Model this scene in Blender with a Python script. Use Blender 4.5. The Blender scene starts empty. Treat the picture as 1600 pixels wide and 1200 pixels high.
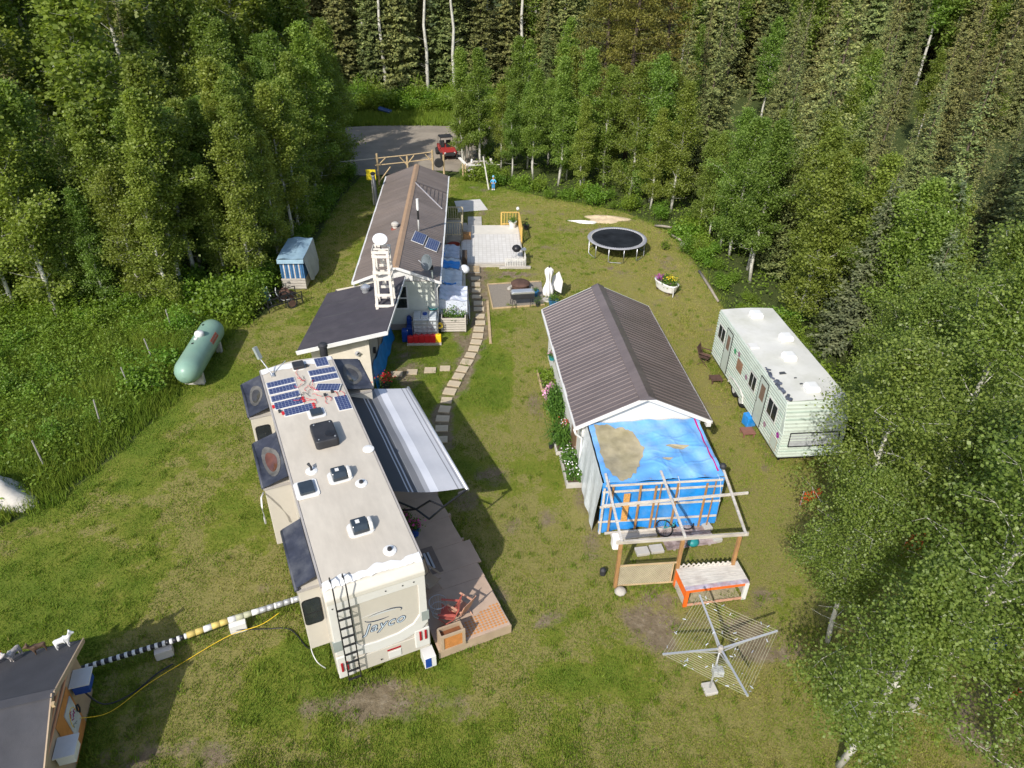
import bpy, bmesh, math, random
import numpy as np
from mathutils import Vector, Matrix, Euler

R = math.radians
sc = bpy.context.scene
COL = sc.collection
random.seed(7)
rng = np.random.default_rng(7)

# ------------------------------------------------------------------ camera
CAM_H = 16.8
cd = bpy.data.cameras.new('camera')
cam = bpy.data.objects.new('camera', cd)
COL.objects.link(cam)
cd.sensor_width = 36.0
cd.lens = 36.0 * 1109 / 1600
cd.clip_start = 0.1
cd.clip_end = 3000
cam.matrix_world = Matrix.Translation((0, 0, CAM_H)) @ Matrix.Rotation(R(90 - 33.4), 4, 'X') @ Matrix.Rotation(R(1.0), 4, 'Z')
sc.camera = cam

# ------------------------------------------------------------------ sky and sun
SUN_TRAVEL = Vector((0.52, 1.12, -1.0)).normalized()      # direction the light travels
sun_el = math.asin(-SUN_TRAVEL.z)
world = bpy.data.worlds.new('World')
sc.world = world
world.use_nodes = True
wn = world.node_tree.nodes
wl = world.node_tree.links
bg = wn['Background']
sky = wn.new('ShaderNodeTexSky')
sky.sky_type = 'NISHITA'
sky.sun_disc = False
sky.sun_elevation = sun_el
sky.sun_rotation = math.atan2(-SUN_TRAVEL.x, -SUN_TRAVEL.y)
sky.air_density = 1.0
sky.dust_density = 1.5
wl.new(sky.outputs[0], bg.inputs[0])
bg.inputs[1].default_value = 0.15
sd = bpy.data.lights.new('sun', 'SUN')
sd.energy = 3.8
sd.angle = R(0.6)
sd.color = (1.0, 0.96, 0.90)
so = bpy.data.objects.new('sun', sd)
so.rotation_euler = SUN_TRAVEL.to_track_quat('-Z', 'Y').to_euler()
so.location = (-20, -30, 60)
COL.objects.link(so)
sc.view_settings.view_transform = 'Standard'
sc.view_settings.look = 'None'
sc.view_settings.exposure = 0.37
sc.view_settings.gamma = 1.0
try:
    sc.view_settings.use_curve_mapping = False
except Exception:
    pass
sc.render.engine = 'CYCLES'
sc.cycles.max_bounces = 6
sc.cycles.diffuse_bounces = 3
sc.cycles.transmission_bounces = 4
sc.cycles.transparent_max_bounces = 6
sc.cycles.use_denoising = True

# ------------------------------------------------------------------ materials
MATS = {}

def _nodes(name):
    m = bpy.data.materials.new(name)
    m.use_nodes = True
    nt = m.node_tree
    return m, nt, nt.nodes, nt.links, nt.nodes['Principled BSDF']

def _mix(nt, fac, a, b, blend='MIX'):
    n = nt.nodes.new('ShaderNodeMix')
    n.data_type = 'RGBA'
    n.blend_type = blend
    for s, v in ((n.inputs[0], fac), (n.inputs[6], a), (n.inputs[7], b)):
        if hasattr(v, 'is_linked'):
            nt.links.new(v, s)
        else:
            s.default_value = (v if not isinstance(v, tuple) else (*v, 1)[:4])
    return n.outputs[2]

def _noise(nt, scale, detail=4, rough=0.55, coord='Object', vec_scale=None):
    tc = nt.nodes.new('ShaderNodeTexCoord')
    n = nt.nodes.new('ShaderNodeTexNoise')
    n.inputs['Scale'].default_value = scale
    n.inputs['Detail'].default_value = detail
    n.inputs['Roughness'].default_value = rough
    src = tc.outputs[coord]
    if vec_scale:
        mp = nt.nodes.new('ShaderNodeMapping')
        mp.inputs['Scale'].default_value = vec_scale
        nt.links.new(src, mp.inputs[0])
        src = mp.outputs[0]
    nt.links.new(src, n.inputs[0])
    return n.outputs[0]

def _ramp(nt, val, stops, interp='LINEAR'):
    r = nt.nodes.new('ShaderNodeValToRGB')
    r.color_ramp.interpolation = interp
    els = r.color_ramp.elements
    while len(els) < len(stops):
        els.new(0.5)
    for e, (p, c) in zip(els, stops):
        e.position = p
        e.color = (*c, 1) if len(c) == 3 else c
    nt.links.new(val, r.inputs[0])
    return r.outputs[0]

def M(name, color, rough=0.6, metal=0.0, var=0.15, scale=3.0, bump=0.0, bscale=40.0, dirt=None, dirt_amt=0.35,
      dirt_scale=1.2, spec=0.4, vec=None, coat=0.0, objvar=0.0):
    if name in MATS:
        return MATS[name]
    m, nt, N, L, b = _nodes(name)
    c0 = tuple(max(0, c * (1 - var)) for c in color)
    c1 = tuple(min(1, c * (1 + var)) for c in color)
    col = _ramp(nt, _noise(nt, scale, 5, vec_scale=vec), [(0.3, c0), (0.7, c1)])
    if dirt:
        fac = _ramp(nt, _noise(nt, dirt_scale, 6, 0.65), [(0.45, (0, 0, 0)), (0.72, (dirt_amt,) * 3)])
        col = _mix(nt, fac, col, dirt)
    if objvar:
        oi = N.new('ShaderNodeObjectInfo')
        mr = N.new('ShaderNodeMapRange')
        mr.inputs[3].default_value = 1 - objvar
        mr.inputs[4].default_value = 1 + objvar
        L.new(oi.outputs['Random'], mr.inputs[0])
        hs = N.new('ShaderNodeHueSaturation')
        L.new(mr.outputs[0], hs.inputs['Value'])
        L.new(col, hs.inputs['Color'])
        col = hs.outputs[0]
    L.new(col, b.inputs['Base Color'])
    b.inputs['Roughness'].default_value = rough
    b.inputs['Metallic'].default_value = metal
    b.inputs['Specular IOR Level'].default_value = spec
    b.inputs['Coat Weight'].default_value = coat
    if bump:
        bn = N.new('ShaderNodeBump')
        bn.inputs['Strength'].default_value = bump
        bn.inputs['Distance'].default_value = 0.02
        L.new(_noise(nt, bscale, 4, vec_scale=vec), bn.inputs['Height'])
        L.new(bn.outputs[0], b.inputs['Normal'])
    MATS[name] = m
    return m

def leaf_mat(name, lo, hi, trans=0.35, rough=0.5, rnd=0.35, attr=None, spec=0.35):
    m, nt, N, L, b = _nodes(name)
    oi = N.new('ShaderNodeObjectInfo')
    geo = N.new('ShaderNodeNewGeometry')
    col = _ramp(nt, geo.outputs['Random Per Island'], [(0.0, lo), (1.0, hi)])
    # tree to tree variation
    hs = N.new('ShaderNodeHueSaturation')
    mr = N.new('ShaderNodeMapRange')
    mr.inputs[3].default_value = 0.5 - 0.035 * rnd / 0.35
    mr.inputs[4].default_value = 0.5 + 0.02 * rnd / 0.35
    L.new(oi.outputs['Random'], mr.inputs[0])
    L.new(mr.outputs[0], hs.inputs['Hue'])
    mv = N.new('ShaderNodeMapRange')
    mv.inputs[3].default_value = 1 - rnd * 0.6
    mv.inputs[4].default_value = 1 + rnd * 0.6
    wn_ = N.new('ShaderNodeTexWhiteNoise')
    wn_.noise_dimensions = '1D'
    L.new(oi.outputs['Random'], wn_.inputs['W'])
    L.new(wn_.outputs['Value'], mv.inputs[0])
    L.new(mv.outputs[0], hs.inputs['Value'])
    L.new(col, hs.inputs['Color'])
    L.new(hs.outputs[0], b.inputs['Base Color'])
    b.inputs['Roughness'].default_value = rough
    b.inputs['Specular IOR Level'].default_value = spec
    tr = N.new('ShaderNodeBsdfTranslucent')
    hs2 = N.new('ShaderNodeHueSaturation')
    hs2.inputs['Saturation'].default_value = 1.1
    hs2.inputs['Value'].default_value = 1.3
    L.new(hs.outputs[0], hs2.inputs['Color'])
    L.new(hs2.outputs[0], tr.inputs[0])
    ms = N.new('ShaderNodeMixShader')
    ms.inputs[0].default_value = trans
    L.new(b.outputs[0], ms.inputs[1])
    L.new(tr.outputs[0], ms.inputs[2])
    L.new(ms.outputs[0], N['Material Output'].inputs[0])
    MATS[name] = m
    return m

WHITE = M('white_paint', (0.68, 0.67, 0.64), 0.5, var=0.05, dirt=(0.45, 0.43, 0.38), dirt_amt=0.25)
CREAM = M('cream_gelcoat', (0.52, 0.48, 0.41), 0.32, var=0.03, dirt=(0.5, 0.45, 0.36), dirt_amt=0.2, coat=0.2)
TPO = M('tan_roof_membrane', (0.53, 0.475, 0.39), 0.6, var=0.06, vec=(.6, 2.0, 1), dirt=(0.42, 0.37, 0.30), dirt_amt=0.4, dirt_scale=0.7, bump=0.1, bscale=12)
GELW = M('white_gelcoat', (0.63, 0.615, 0.57), 0.3, var=0.03, dirt=(0.5, 0.46, 0.39), dirt_amt=0.3, coat=0.2)
GREYC = M('grey_decal', (0.27, 0.30, 0.28), 0.4, var=0.1)
BLACK = M('black_metal', (0.018, 0.018, 0.02), 0.4, var=0.2)
BLKPL = M('black_plastic', (0.03, 0.03, 0.033), 0.55, var=0.25, bump=0.2)
NAVY = M('navy_slide_fabric', (0.036, 0.040, 0.058), 0.55, var=0.25, dirt=(0.16, 0.16, 0.15), dirt_amt=0.4, dirt_scale=1.5, bump=0.2, bscale=6)
RED = M('red_plastic', (0.55, 0.02, 0.025), 0.4, var=0.1)
DKRED = M('red_lens', (0.32, 0.012, 0.02), 0.25, var=0.05)
YELLOW = M('yellow_plastic', (0.85, 0.55, 0.02), 0.45, var=0.08)
BLUEP = M('blue_plastic', (0.012, 0.06, 0.30), 0.4, var=0.15)
TARP = M('blue_tarp', (0.015, 0.24, 0.66), 0.38, var=0.12, scale=5, bump=0.6, bscale=5, spec=0.5, dirt=(0.22, 0.40, 0.62), dirt_amt=0.5, dirt_scale=1.1)
TARPR = M('faded_tarp_painted_gloss', (0.13, 0.36, 0.72), 0.33, var=0.10, scale=3, bump=0.8, bscale=4, spec=0.55, dirt=(0.36, 0.55, 0.78), dirt_amt=0.6, dirt_scale=1.0)  # faded blue; glossy streaks painted in as paler colour, not dirt
TARP2 = M('faded_tarp', (0.42, 0.52, 0.62), 0.5, var=0.15, scale=4, bump=0.6, bscale=5, dirt=(0.30, 0.33, 0.33), dirt_amt=0.6)
PLAST = M('clear_sheeting', (0.60, 0.64, 0.66), 0.3, var=0.12, scale=5, bump=0.8, bscale=7, dirt=(0.40, 0.42, 0.40), dirt_amt=0.5)
WOODG = M('grey_timber', (0.46, 0.42, 0.36), 0.8, var=0.25, scale=2, vec=(1, 12, 12), bump=0.3, dirt=(0.2, 0.17, 0.14), dirt_amt=0.4)
WOODW = M('weathered_white_board', (0.58, 0.54, 0.48), 0.75, var=0.2, scale=2.5, vec=(1, 9, 9), bump=0.3, dirt=(0.28, 0.22, 0.19), dirt_amt=0.6, dirt_scale=2)
WOODP = M('brown_post', (0.36, 0.19, 0.07), 0.75, var=0.25, scale=4, vec=(8, 8, 1), bump=0.3, dirt=(0.2, 0.12, 0.07), dirt_amt=0.5)
WOODY = M('new_pine', (0.46, 0.34, 0.19), 0.7, var=0.18, scale=4, bump=0.2)
OSB = M('chipboard', (0.58, 0.30, 0.09), 0.75, var=0.3, scale=30)
DECKM = M('brown_deck_paint', (0.46, 0.335, 0.245), 0.65, var=0.1, scale=1.5, bump=0.15, dirt=(0.36, 0.26, 0.19), dirt_amt=0.4, dirt_scale=0.8, objvar=0.05)
TAN = M('tan_paint', (0.40, 0.30, 0.20), 0.7, var=0.1, dirt=(0.28, 0.20, 0.13), dirt_amt=0.35)
ORANGE = M('orange_paint', (0.78, 0.14, 0.015), 0.55, var=0.12, dirt=(0.6, 0.22, 0.1), dirt_amt=0.4)
ORWOOD = M('orange_stained_wood', (0.52, 0.22, 0.06), 0.65, var=0.15, scale=5, bump=0.15)
COPPER = M('copper_strip', (0.62, 0.30, 0.17), 0.5, var=0.12)
STEEL = M('galvanised_steel', (0.55, 0.56, 0.57), 0.35, 0.7, var=0.12, scale=8)
ALU = M('aluminium_tube', (0.62, 0.62, 0.63), 0.4, 0.5, var=0.08)
ROOFB = M('brown_metal_roofing', (0.140, 0.110, 0.100), 0.27, 0.1, objvar=0.09, var=0.16, scale=1.3, vec=(.35, 2.2, .35), spec=0.6, dirt=(0.22, 0.18, 0.17), dirt_amt=0.3, dirt_scale=0.6)
RIBW = M('roof_rib_edge', (0.52, 0.48, 0.47), 0.35, 0.3, var=0.06)
ROOFH = M('faded_brown_metal_roofing', (0.160, 0.128, 0.108), 0.55, 0.1, objvar=0.08, var=0.14, scale=1.3, vec=(.4, 1.8, .4), spec=0.5, dirt=(0.26, 0.22, 0.2), dirt_amt=0.35, dirt_scale=0.5)
CAPT = M('tan_ridge_cap', (0.40, 0.26, 0.16), 0.5, 0.1, var=0.08)
ROLL = M('black_rolled_roofing', (0.052, 0.047, 0.056), 0.85, var=0.12, scale=2, bump=0.25, bscale=90, dirt=(0.085, 0.075, 0.08), dirt_amt=0.5, dirt_scale=0.5)
SHING = M('charcoal_roofing_felt', (0.05, 0.05, 0.056), 0.85, var=0.15, scale=2, bump=0.3, bscale=90, dirt=(0.09, 0.085, 0.085), dirt_amt=0.5, dirt_scale=0.6)
SIDING = M('pale_green_siding', (0.58, 0.60, 0.52), 0.55, var=0.05, dirt=(0.42, 0.43, 0.36), dirt_amt=0.3)
STUCCO = M('cream_stucco', (0.64, 0.58, 0.47), 0.8, var=0.06, bump=0.25, bscale=60, dirt=(0.5, 0.44, 0.35), dirt_amt=0.3)
GREYW = M('grey_panel', (0.36, 0.33, 0.30), 0.75, var=0.1, bump=0.2)
GLASS = M('dark_window_glass', (0.022, 0.026, 0.03), 0.08, var=0.3, spec=0.8)
SMOKE = M('smoked_plastic', (0.03, 0.04, 0.05), 0.18, var=0.2, spec=0.7)
CELL = None
CONC = M('concrete', (0.48, 0.45, 0.40), 0.85, var=0.12, scale=3, bump=0.3, bscale=50, dirt=(0.33, 0.30, 0.26), dirt_amt=0.5)
SLAB = M('sandy_paving_slab', (0.50, 0.41, 0.28), 0.85, var=0.12, scale=4, bump=0.3, bscale=60, dirt=(0.33, 0.27, 0.18), dirt_amt=0.5)
RUGW = M('white_outdoor_rug', (0.68, 0.65, 0.60), 0.9, var=0.05, scale=10, dirt=(0.50, 0.47, 0.42), dirt_amt=0.5, dirt_scale=0.9, bump=0.2)
MINT = M('mint_aluminium_siding', (0.56, 0.62, 0.54), 0.45, 0.1, var=0.05, dirt=(0.42, 0.46, 0.38), dirt_amt=0.45, dirt_scale=1.6)
MINTD = M('faded_green_band', (0.43, 0.52, 0.44), 0.5, var=0.12)
TROOF = M('white_trailer_roof_coating', (0.62, 0.61, 0.56), 0.6, var=0.06, scale=1.0, dirt=(0.40, 0.40, 0.31), dirt_amt=0.6, dirt_scale=0.7, bump=0.2)
TANKG = M('pale_green_tank_enamel', (0.20, 0.325, 0.25), 0.38, var=0.06, dirt=(0.25, 0.33, 0.25), dirt_amt=0.4)
RUST = M('rust_iron', (0.10, 0.055, 0.04), 0.85, var=0.3, bump=0.4)
MATBLK = M('trampoline_mat', (0.020, 0.023, 0.027), 0.95, var=0.4, scale=1.2, spec=0.05)
GRAVEL = M('gravel_bed', (0.25, 0.215, 0.17), 0.95, var=0.35, scale=35, bump=1.0, bscale=40)
ROADM = M('gravel_road', (0.29, 0.245, 0.19), 0.95, var=0.18, scale=0.7, bump=0.8, bscale=14, dirt=(0.19, 0.165, 0.13), dirt_amt=0.6, dirt_scale=0.25)
SAND = M('sand', (0.55, 0.43, 0.28), 0.95, var=0.12, scale=6, bump=0.5, bscale=15)
SOIL = M('garden_soil', (0.10, 0.07, 0.045), 0.95, var=0.3, scale=12, bump=0.8, bscale=20)
STONE = M('grey_boulder', (0.42, 0.39, 0.34), 0.85, var=0.2, scale=3, bump=0.6, bscale=8)
COVER = M('grey_white_cover_sheet', (0.60, 0.56, 0.50), 0.6, var=0.12, scale=2, bump=0.5, bscale=4, dirt=(0.40, 0.36, 0.30), dirt_amt=0.5)
PINK = M('magenta_tape', (0.45, 0.01, 0.16), 0.5, var=0.1)
TYRE = M('tyre_rubber', (0.02, 0.02, 0.02), 0.85, var=0.2)
UTVR = M('red_body_panel', (0.30, 0.03, 0.025), 0.35, var=0.08)
SKIN = M('skin', (0.55, 0.33, 0.24), 0.5, var=0.05)
LBLUE = M('light_blue_cloth', (0.10, 0.42, 0.75), 0.85, var=0.1)
MBLUE = M('blue_cloth', (0.06, 0.28, 0.62), 0.85, var=0.1)
HAIR = M('blond_hair', (0.35, 0.27, 0.15), 0.8, var=0.2)
TEAL = M('teal_plastic', (0.02, 0.22, 0.22), 0.45, var=0.1)
PUDDLE = M('silt_pool', (0.36, 0.31, 0.20), 0.4, var=0.25, scale=3, bump=0.12, bscale=12, dirt=(0.24, 0.21, 0.105), dirt_amt=0.7, dirt_scale=1.3)
SEAL = M('white_sealant', (0.72, 0.71, 0.68), 0.5, var=0.04, bump=0.6, bscale=30)
SILV = M('silver_lid', (0.60, 0.60, 0.60), 0.3, 0.6, var=0.08)
CLOTHW = M('white_canvas', (0.74, 0.71, 0.68), 0.85, var=0.06, bump=0.3, bscale=8)
BIRCH = None

def bark_mat():
    m, nt, N, L, b = _nodes('aspen_bark')
    base = _ramp(nt, _noise(nt, 3, 4), [(0.3, (0.36, 0.34, 0.28)), (0.7, (0.62, 0.60, 0.52))])
    marks = _ramp(nt, _noise(nt, 3.5, 5, 0.7, vec_scale=(2, 2, 4)), [(0.60, (0, 0, 0)), (0.66, (0.85, 0.85, 0.85))])
    L.new(_mix(nt, marks, base, (0.06, 0.05, 0.045)), b.inputs['Base Color'])
    b.inputs['Roughness'].default_value = 0.75
    MATS['aspen_bark'] = m
    return m
BIRCH = bark_mat()
BARKD = M('conifer_bark', (0.10, 0.075, 0.055), 0.9, var=0.3, bump=0.5)

def panel_mat():
    m, nt, N, L, b = _nodes('photovoltaic_cells')
    tc = N.new('ShaderNodeTexCoord')
    br = N.new('ShaderNodeTexBrick')
    br.offset = 0.0
    br.inputs['Color1'].default_value = (0.022, 0.036, 0.115, 1)
    br.inputs['Color2'].default_value = (0.032, 0.048, 0.135, 1)
    br.inputs['Mortar'].default_value = (0.30, 0.33, 0.40, 1)
    br.inputs['Scale'].default_value = 1.0
    br.inputs['Mortar Size'].default_value = 0.005
    br.inputs['Brick Width'].default_value = 0.105
    br.inputs['Row Height'].default_value = 0.105
    L.new(tc.outputs['Object'], br.inputs['Vector'])
    L.new(br.outputs[0], b.inputs['Base Color'])
    b.inputs['Roughness'].default_value = 0.3
    b.inputs['Specular IOR Level'].default_value = 0.35
    return m
CELL = panel_mat()

def rug_mat():
    m, nt, N, L, b = _nodes('gridded_white_rug')
    tc = N.new('ShaderNodeTexCoord')
    br = N.new('ShaderNodeTexBrick')
    br.offset = 0.0
    br.inputs['Color1'].default_value = (0.60, 0.575, 0.53, 1)
    br.inputs['Color2'].default_value = (0.66, 0.635, 0.59, 1)
    br.inputs['Mortar'].default_value = (0.47, 0.44, 0.39, 1)
    br.inputs['Scale'].default_value = 1.0
    br.inputs['Mortar Size'].default_value = 0.012
    br.inputs['Brick Width'].default_value = 0.24
    br.inputs['Row Height'].default_value = 0.30
    L.new(tc.outputs['Object'], br.inputs['Vector'])
    f = _ramp(nt, _noise(nt, 0.8, 6, 0.65), [(0.4, (0, 0, 0)), (0.75, (0.45, 0.45, 0.45))])
    L.new(_mix(nt, f, br.outputs[0], (0.46, 0.43, 0.38)), b.inputs['Base Color'])
    b.inputs['Roughness'].default_value = 0.9
    MATS['gridded_white_rug'] = m
    return m
RUGG = rug_mat()

def stripe_mat(name, axis, stops, rough=0.8):
    """flat colour bands across a cloth, along one local axis (metres); stops: (end metre, colour)"""
    m, nt, N, L, b = _nodes(name)
    tc = N.new('ShaderNodeTexCoord')
    sp = N.new('ShaderNodeSeparateXYZ')
    L.new(tc.outputs['Object'], sp.inputs[0])
    a0, a1 = stops[0][0], stops[-1][0]
    mr = N.new('ShaderNodeMapRange')
    mr.inputs[1].default_value = a0
    mr.inputs[2].default_value = a1
    L.new(sp.outputs[axis], mr.inputs[0])
    st = [((p - a0) / (a1 - a0), c) for p, c in stops[:-1]]
    col = _ramp(nt, mr.outputs[0], st, 'CONSTANT')
    col = _mix(nt, 0.12, col, _noise(nt, 4, 4), 'MULTIPLY')
    L.new(col, b.inputs['Base Color'])
    b.inputs['Roughness'].default_value = rough
    return m

# ------------------------------------------------------------------ mesh helpers
class MB:
    def __init__(s):
        s.v = []
        s.f = []
    def add(s, vs, fs):
        o = len(s.v)
        s.v += [tuple(p) for p in vs]
        s.f += [tuple(i + o for i in f) for f in fs]
        return s
    def box(s, x0, x1, y0, y1, z0, z1):
        return s.add([(x0, y0, z0), (x1, y0, z0), (x1, y1, z0), (x0, y1, z0), (x0, y0, z1), (x1, y0, z1), (x1, y1, z1), (x0, y1, z1)],
                     [(0, 3, 2, 1), (4, 5, 6, 7), (0, 1, 5, 4), (1, 2, 6, 5), (2, 3, 7, 6), (3, 0, 4, 7)])
    def beam(s, p, q, w, h=None, up=(0, 0, 1)):
        h = h or w
        p, q = Vector(p), Vector(q)
        d = (q - p).normalized()
        u = Vector(up)
        if abs(d.dot(u)) > 0.98:
            u = Vector((0, 1, 0))
        r = d.cross(u).normalized() * (w / 2)
        t = r.cross(d).normalized() * (h / 2)
        return s.add([p - r - t, p + r - t, p + r + t, p - r + t, q - r - t, q + r - t, q + r + t, q - r + t],
                     [(0, 1, 2, 3), (7, 6, 5, 4), (0, 4, 5, 1), (1, 5, 6, 2), (2, 6, 7, 3), (3, 7, 4, 0)])
    def tube(s, pts, r, n=6, cap=True):
        pts = [Vector(p) for p in pts]
        rs = r if isinstance(r, (list, tuple)) else [r] * len(pts)
        vs, fs = [], []
        for i, p in enumerate(pts):
            d = (pts[min(i + 1, len(pts) - 1)] - pts[max(i - 1, 0)])
            d = d.normalized() if d.length > 1e-9 else Vector((0, 0, 1))
            u = Vector((0, 0, 1)) if abs(d.z) < 0.9 else Vector((1, 0, 0))
            a = d.cross(u).normalized()
            b = a.cross(d).normalized()
            for k in range(n):
                t = 2 * math.pi * k / n
                vs.append(p + a * (math.cos(t) * rs[i]) + b * (math.sin(t) * rs[i]))
        for i in range(len(pts) - 1):
            for k in range(n):
                fs.append((i * n + k, (i + 1) * n + k, (i + 1) * n + (k + 1) % n, i * n + (k + 1) % n))
        if cap:
            fs.append(tuple(range(n)))
            fs.append(tuple(reversed(range((len(pts) - 1) * n, len(pts) * n))))
        return s.add(vs, fs)
    def prism(s, poly, z0, z1):
        n = len(poly)
        vs = [(x, y, z0) for x, y in poly] + [(x, y, z1) for x, y in poly]
        fs = [tuple(reversed(range(n))), tuple(range(n, 2 * n))]
        fs += [(i, (i + 1) % n, n + (i + 1) % n, n + i) for i in range(n)]
        return s.add(vs, fs)
    def side(s, poly, y0, y1):
        """polygon in x-z, extruded along y"""
        n = len(poly)
        vs = [(x, y0, z) for x, z in poly] + [(x, y1, z) for x, z in poly]
        fs = [tuple(range(n)), tuple(reversed(range(n, 2 * n)))]
        fs += [(i, n + i, n + (i + 1) % n, (i + 1) % n) for i in range(n)]
        return s.add(vs, fs)
    def lathe(s, prof, n=20, c=(0, 0, 0), sx=1, sy=1, cap=True):
        vs, fs = [], []
        for r, z in prof:
            for k in range(n):
                t = 2 * math.pi * k / n
                vs.append((c[0] + r * sx * math.cos(t), c[1] + r * sy * math.sin(t), c[2] + z))
        for i in range(len(prof) - 1):
            for k in range(n):
                fs.append((i * n + k, i * n + (k + 1) % n, (i + 1) * n + (k + 1) % n, (i + 1) * n + k))
        if cap and prof[0][0] > 1e-4:
            fs.append(tuple(reversed(range(n))))
        if cap and prof[-1][0] > 1e-4:
            fs.append(tuple(range((len(prof) - 1) * n, len(prof) * n)))
        return s.add(vs, fs)
    def grid(s, fn, nu, nv):
        vs = [fn(i / nu, j / nv) for j in range(nv + 1) for i in range(nu + 1)]
        w = nu + 1
        fs = [(j * w + i, j * w + i + 1, (j + 1) * w + i + 1, (j + 1) * w + i) for j in range(nv) for i in range(nu)]
        return s.add(vs, fs)
    def build(s, name, mat, parent=None, loc=(0, 0, 0), rot=(0, 0, 0), smooth=False, bevel=0, seg=2, solid=0):
        me = bpy.data.meshes.new(name)
        me.from_pydata(s.v, [], s.f)
        me.update()
        if smooth:
            me.polygons.foreach_set('use_smooth', [True] * len(me.polygons))
        me.materials.append(mat)
        o = bpy.data.objects.new(name, me)
        o.location = loc
        o.rotation_euler = rot
        COL.objects.link(o)
        if parent:
            o.parent = parent
        if solid:
            md = o.modifiers.new('thickness', 'SOLIDIFY')
            md.thickness = solid
        if bevel:
            md = o.modifiers.new('bevel', 'BEVEL')
            md.width = bevel
            md.segments = seg
            md.limit_method = 'ANGLE'
            md.angle_limit = R(35)
        return o

def tag(o, label=None, cat=None, group=None, kind=None):
    if label: o['label'] = label
    if cat: o['category'] = cat
    if group: o['group'] = group
    if kind: o['kind'] = kind
    return o

def thing(name, label, cat, loc=(0, 0, 0), rz=0, group=None, kind=None):
    o = bpy.data.objects.new(name, None)
    o.empty_display_size = 0.3
    o.location = loc
    o.rotation_euler = (0, 0, rz)
    COL.objects.link(o)
    return tag(o, label, cat, group, kind)

def copy_tree(o, parent=None):
    c = o.copy()
    COL.objects.link(c)
    c.parent = parent
    for ch in list(o.children):
        copy_tree(ch, c)
    return c

def share(proto, parent, loc, rot=(0, 0, 0), scale=None):
    c = proto.copy()
    COL.objects.link(c)
    c.parent = parent
    c.location = loc
    c.rotation_euler = rot
    if scale:
        c.scale = scale
    return c

def np_mesh(name, V, F, mat, parent=None, attrs=None):
    """V (n,3) float, F (m,k) int"""
    me = bpy.data.meshes.new(name)
    n, (m, k) = len(V), F.shape
    me.vertices.add(n)
    me.vertices.foreach_set('co', np.ascontiguousarray(V, dtype=np.float32).ravel())
    me.loops.add(m * k)
    me.loops.foreach_set('vertex_index', np.ascontiguousarray(F, dtype=np.int32).ravel())
    me.polygons.add(m)
    me.polygons.foreach_set('loop_start', np.arange(0, m * k, k, dtype=np.int32))
    me.polygons.foreach_set('loop_total', np.full(m, k, dtype=np.int32))
    me.update(calc_edges=True)
    if attrs:
        for an, av in attrs.items():
            a = me.attributes.new(an, 'FLOAT', 'POINT')
            a.data.foreach_set('value', np.ascontiguousarray(av, dtype=np.float32))
    me.materials.append(mat)
    o = bpy.data.objects.new(name, me)
    COL.objects.link(o)
    if parent:
        o.parent = parent
    return o

def leaves(C, size, rg, up=0.55, aspect=0.8, var=0.35):
    """kite-shaped leaf faces at the points C: returns V, F"""
    n = len(C)
    nrm = rg.normal(size=(n, 3))
    nrm /= np.linalg.norm(nrm, axis=1)[:, None]
    nrm[:, 2] = np.abs(nrm[:, 2])
    nrm[:, 2] += up
    nrm /= np.linalg.norm(nrm, axis=1)[:, None]
    t = rg.normal(size=(n, 3))
    a = np.cross(nrm, t)
    a /= np.linalg.norm(a, axis=1)[:, None]
    b = np.cross(nrm, a)
    s = (size * (1 + var * rg.uniform(-1, 1, n)))[:, None]
    V = np.stack([C - a * s * 0.5, C - b * s * aspect * 0.5 + nrm * s * 0.06, C + a * s * 0.55, C + b * s * aspect * 0.5 + nrm * s * 0.06], 1)
    return V.reshape(-1, 3), np.arange(4 * n).reshape(n, 4)

# smooth value noise, for layout and for ground attributes
_NG = np.random.default_rng(3).uniform(-1, 1, (256, 256))
def vnoise(x, y):
    x = np.asarray(x, float); y = np.asarray(y, float)
    xi = np.floor(x).astype(int); yi = np.floor(y).astype(int)
    fx = x - xi; fy = y - yi
    fx = fx * fx * (3 - 2 * fx); fy = fy * fy * (3 - 2 * fy)
    g = lambda i, j: _NG[i & 255, j & 255]
    return (g(xi, yi) * (1 - fx) + g(xi + 1, yi) * fx) * (1 - fy) + (g(xi, yi + 1) * (1 - fx) + g(xi + 1, yi + 1) * fx) * fy
def fbm(x, y, o=4):
    s, a = 0, 1
    for k in range(o):
        s = s + a * vnoise(x * 2 ** k + 17 * k, y * 2 ** k + 31 * k)
        a *= 0.5
    return s / 1.9

def seg_dist(x, y, pts):
    d = np.full(np.shape(x), 1e9)
    for (ax, ay), (bx, by) in zip(pts[:-1], pts[1:]):
        dx, dy = bx - ax, by - ay
        t = np.clip(((x - ax) * dx + (y - ay) * dy) / (dx * dx + dy * dy + 1e-9), 0, 1)
        d = np.minimum(d, np.hypot(x - ax - t * dx, y - ay - t * dy))
    return d

def in_poly(x, y, poly):
    x = np.asarray(x, float); y = np.asarray(y, float)
    c = np.zeros(x.shape, bool)
    n = len(poly)
    for i in range(n):
        x0, y0 = poly[i]; x1, y1 = poly[i - 1]
        if y0 == y1:
            continue
        c ^= ((y0 > y) != (y1 > y)) & (x < (x1 - x0) * (y - y0) / (y1 - y0) + x0)
    return c

#==SPLIT==

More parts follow.
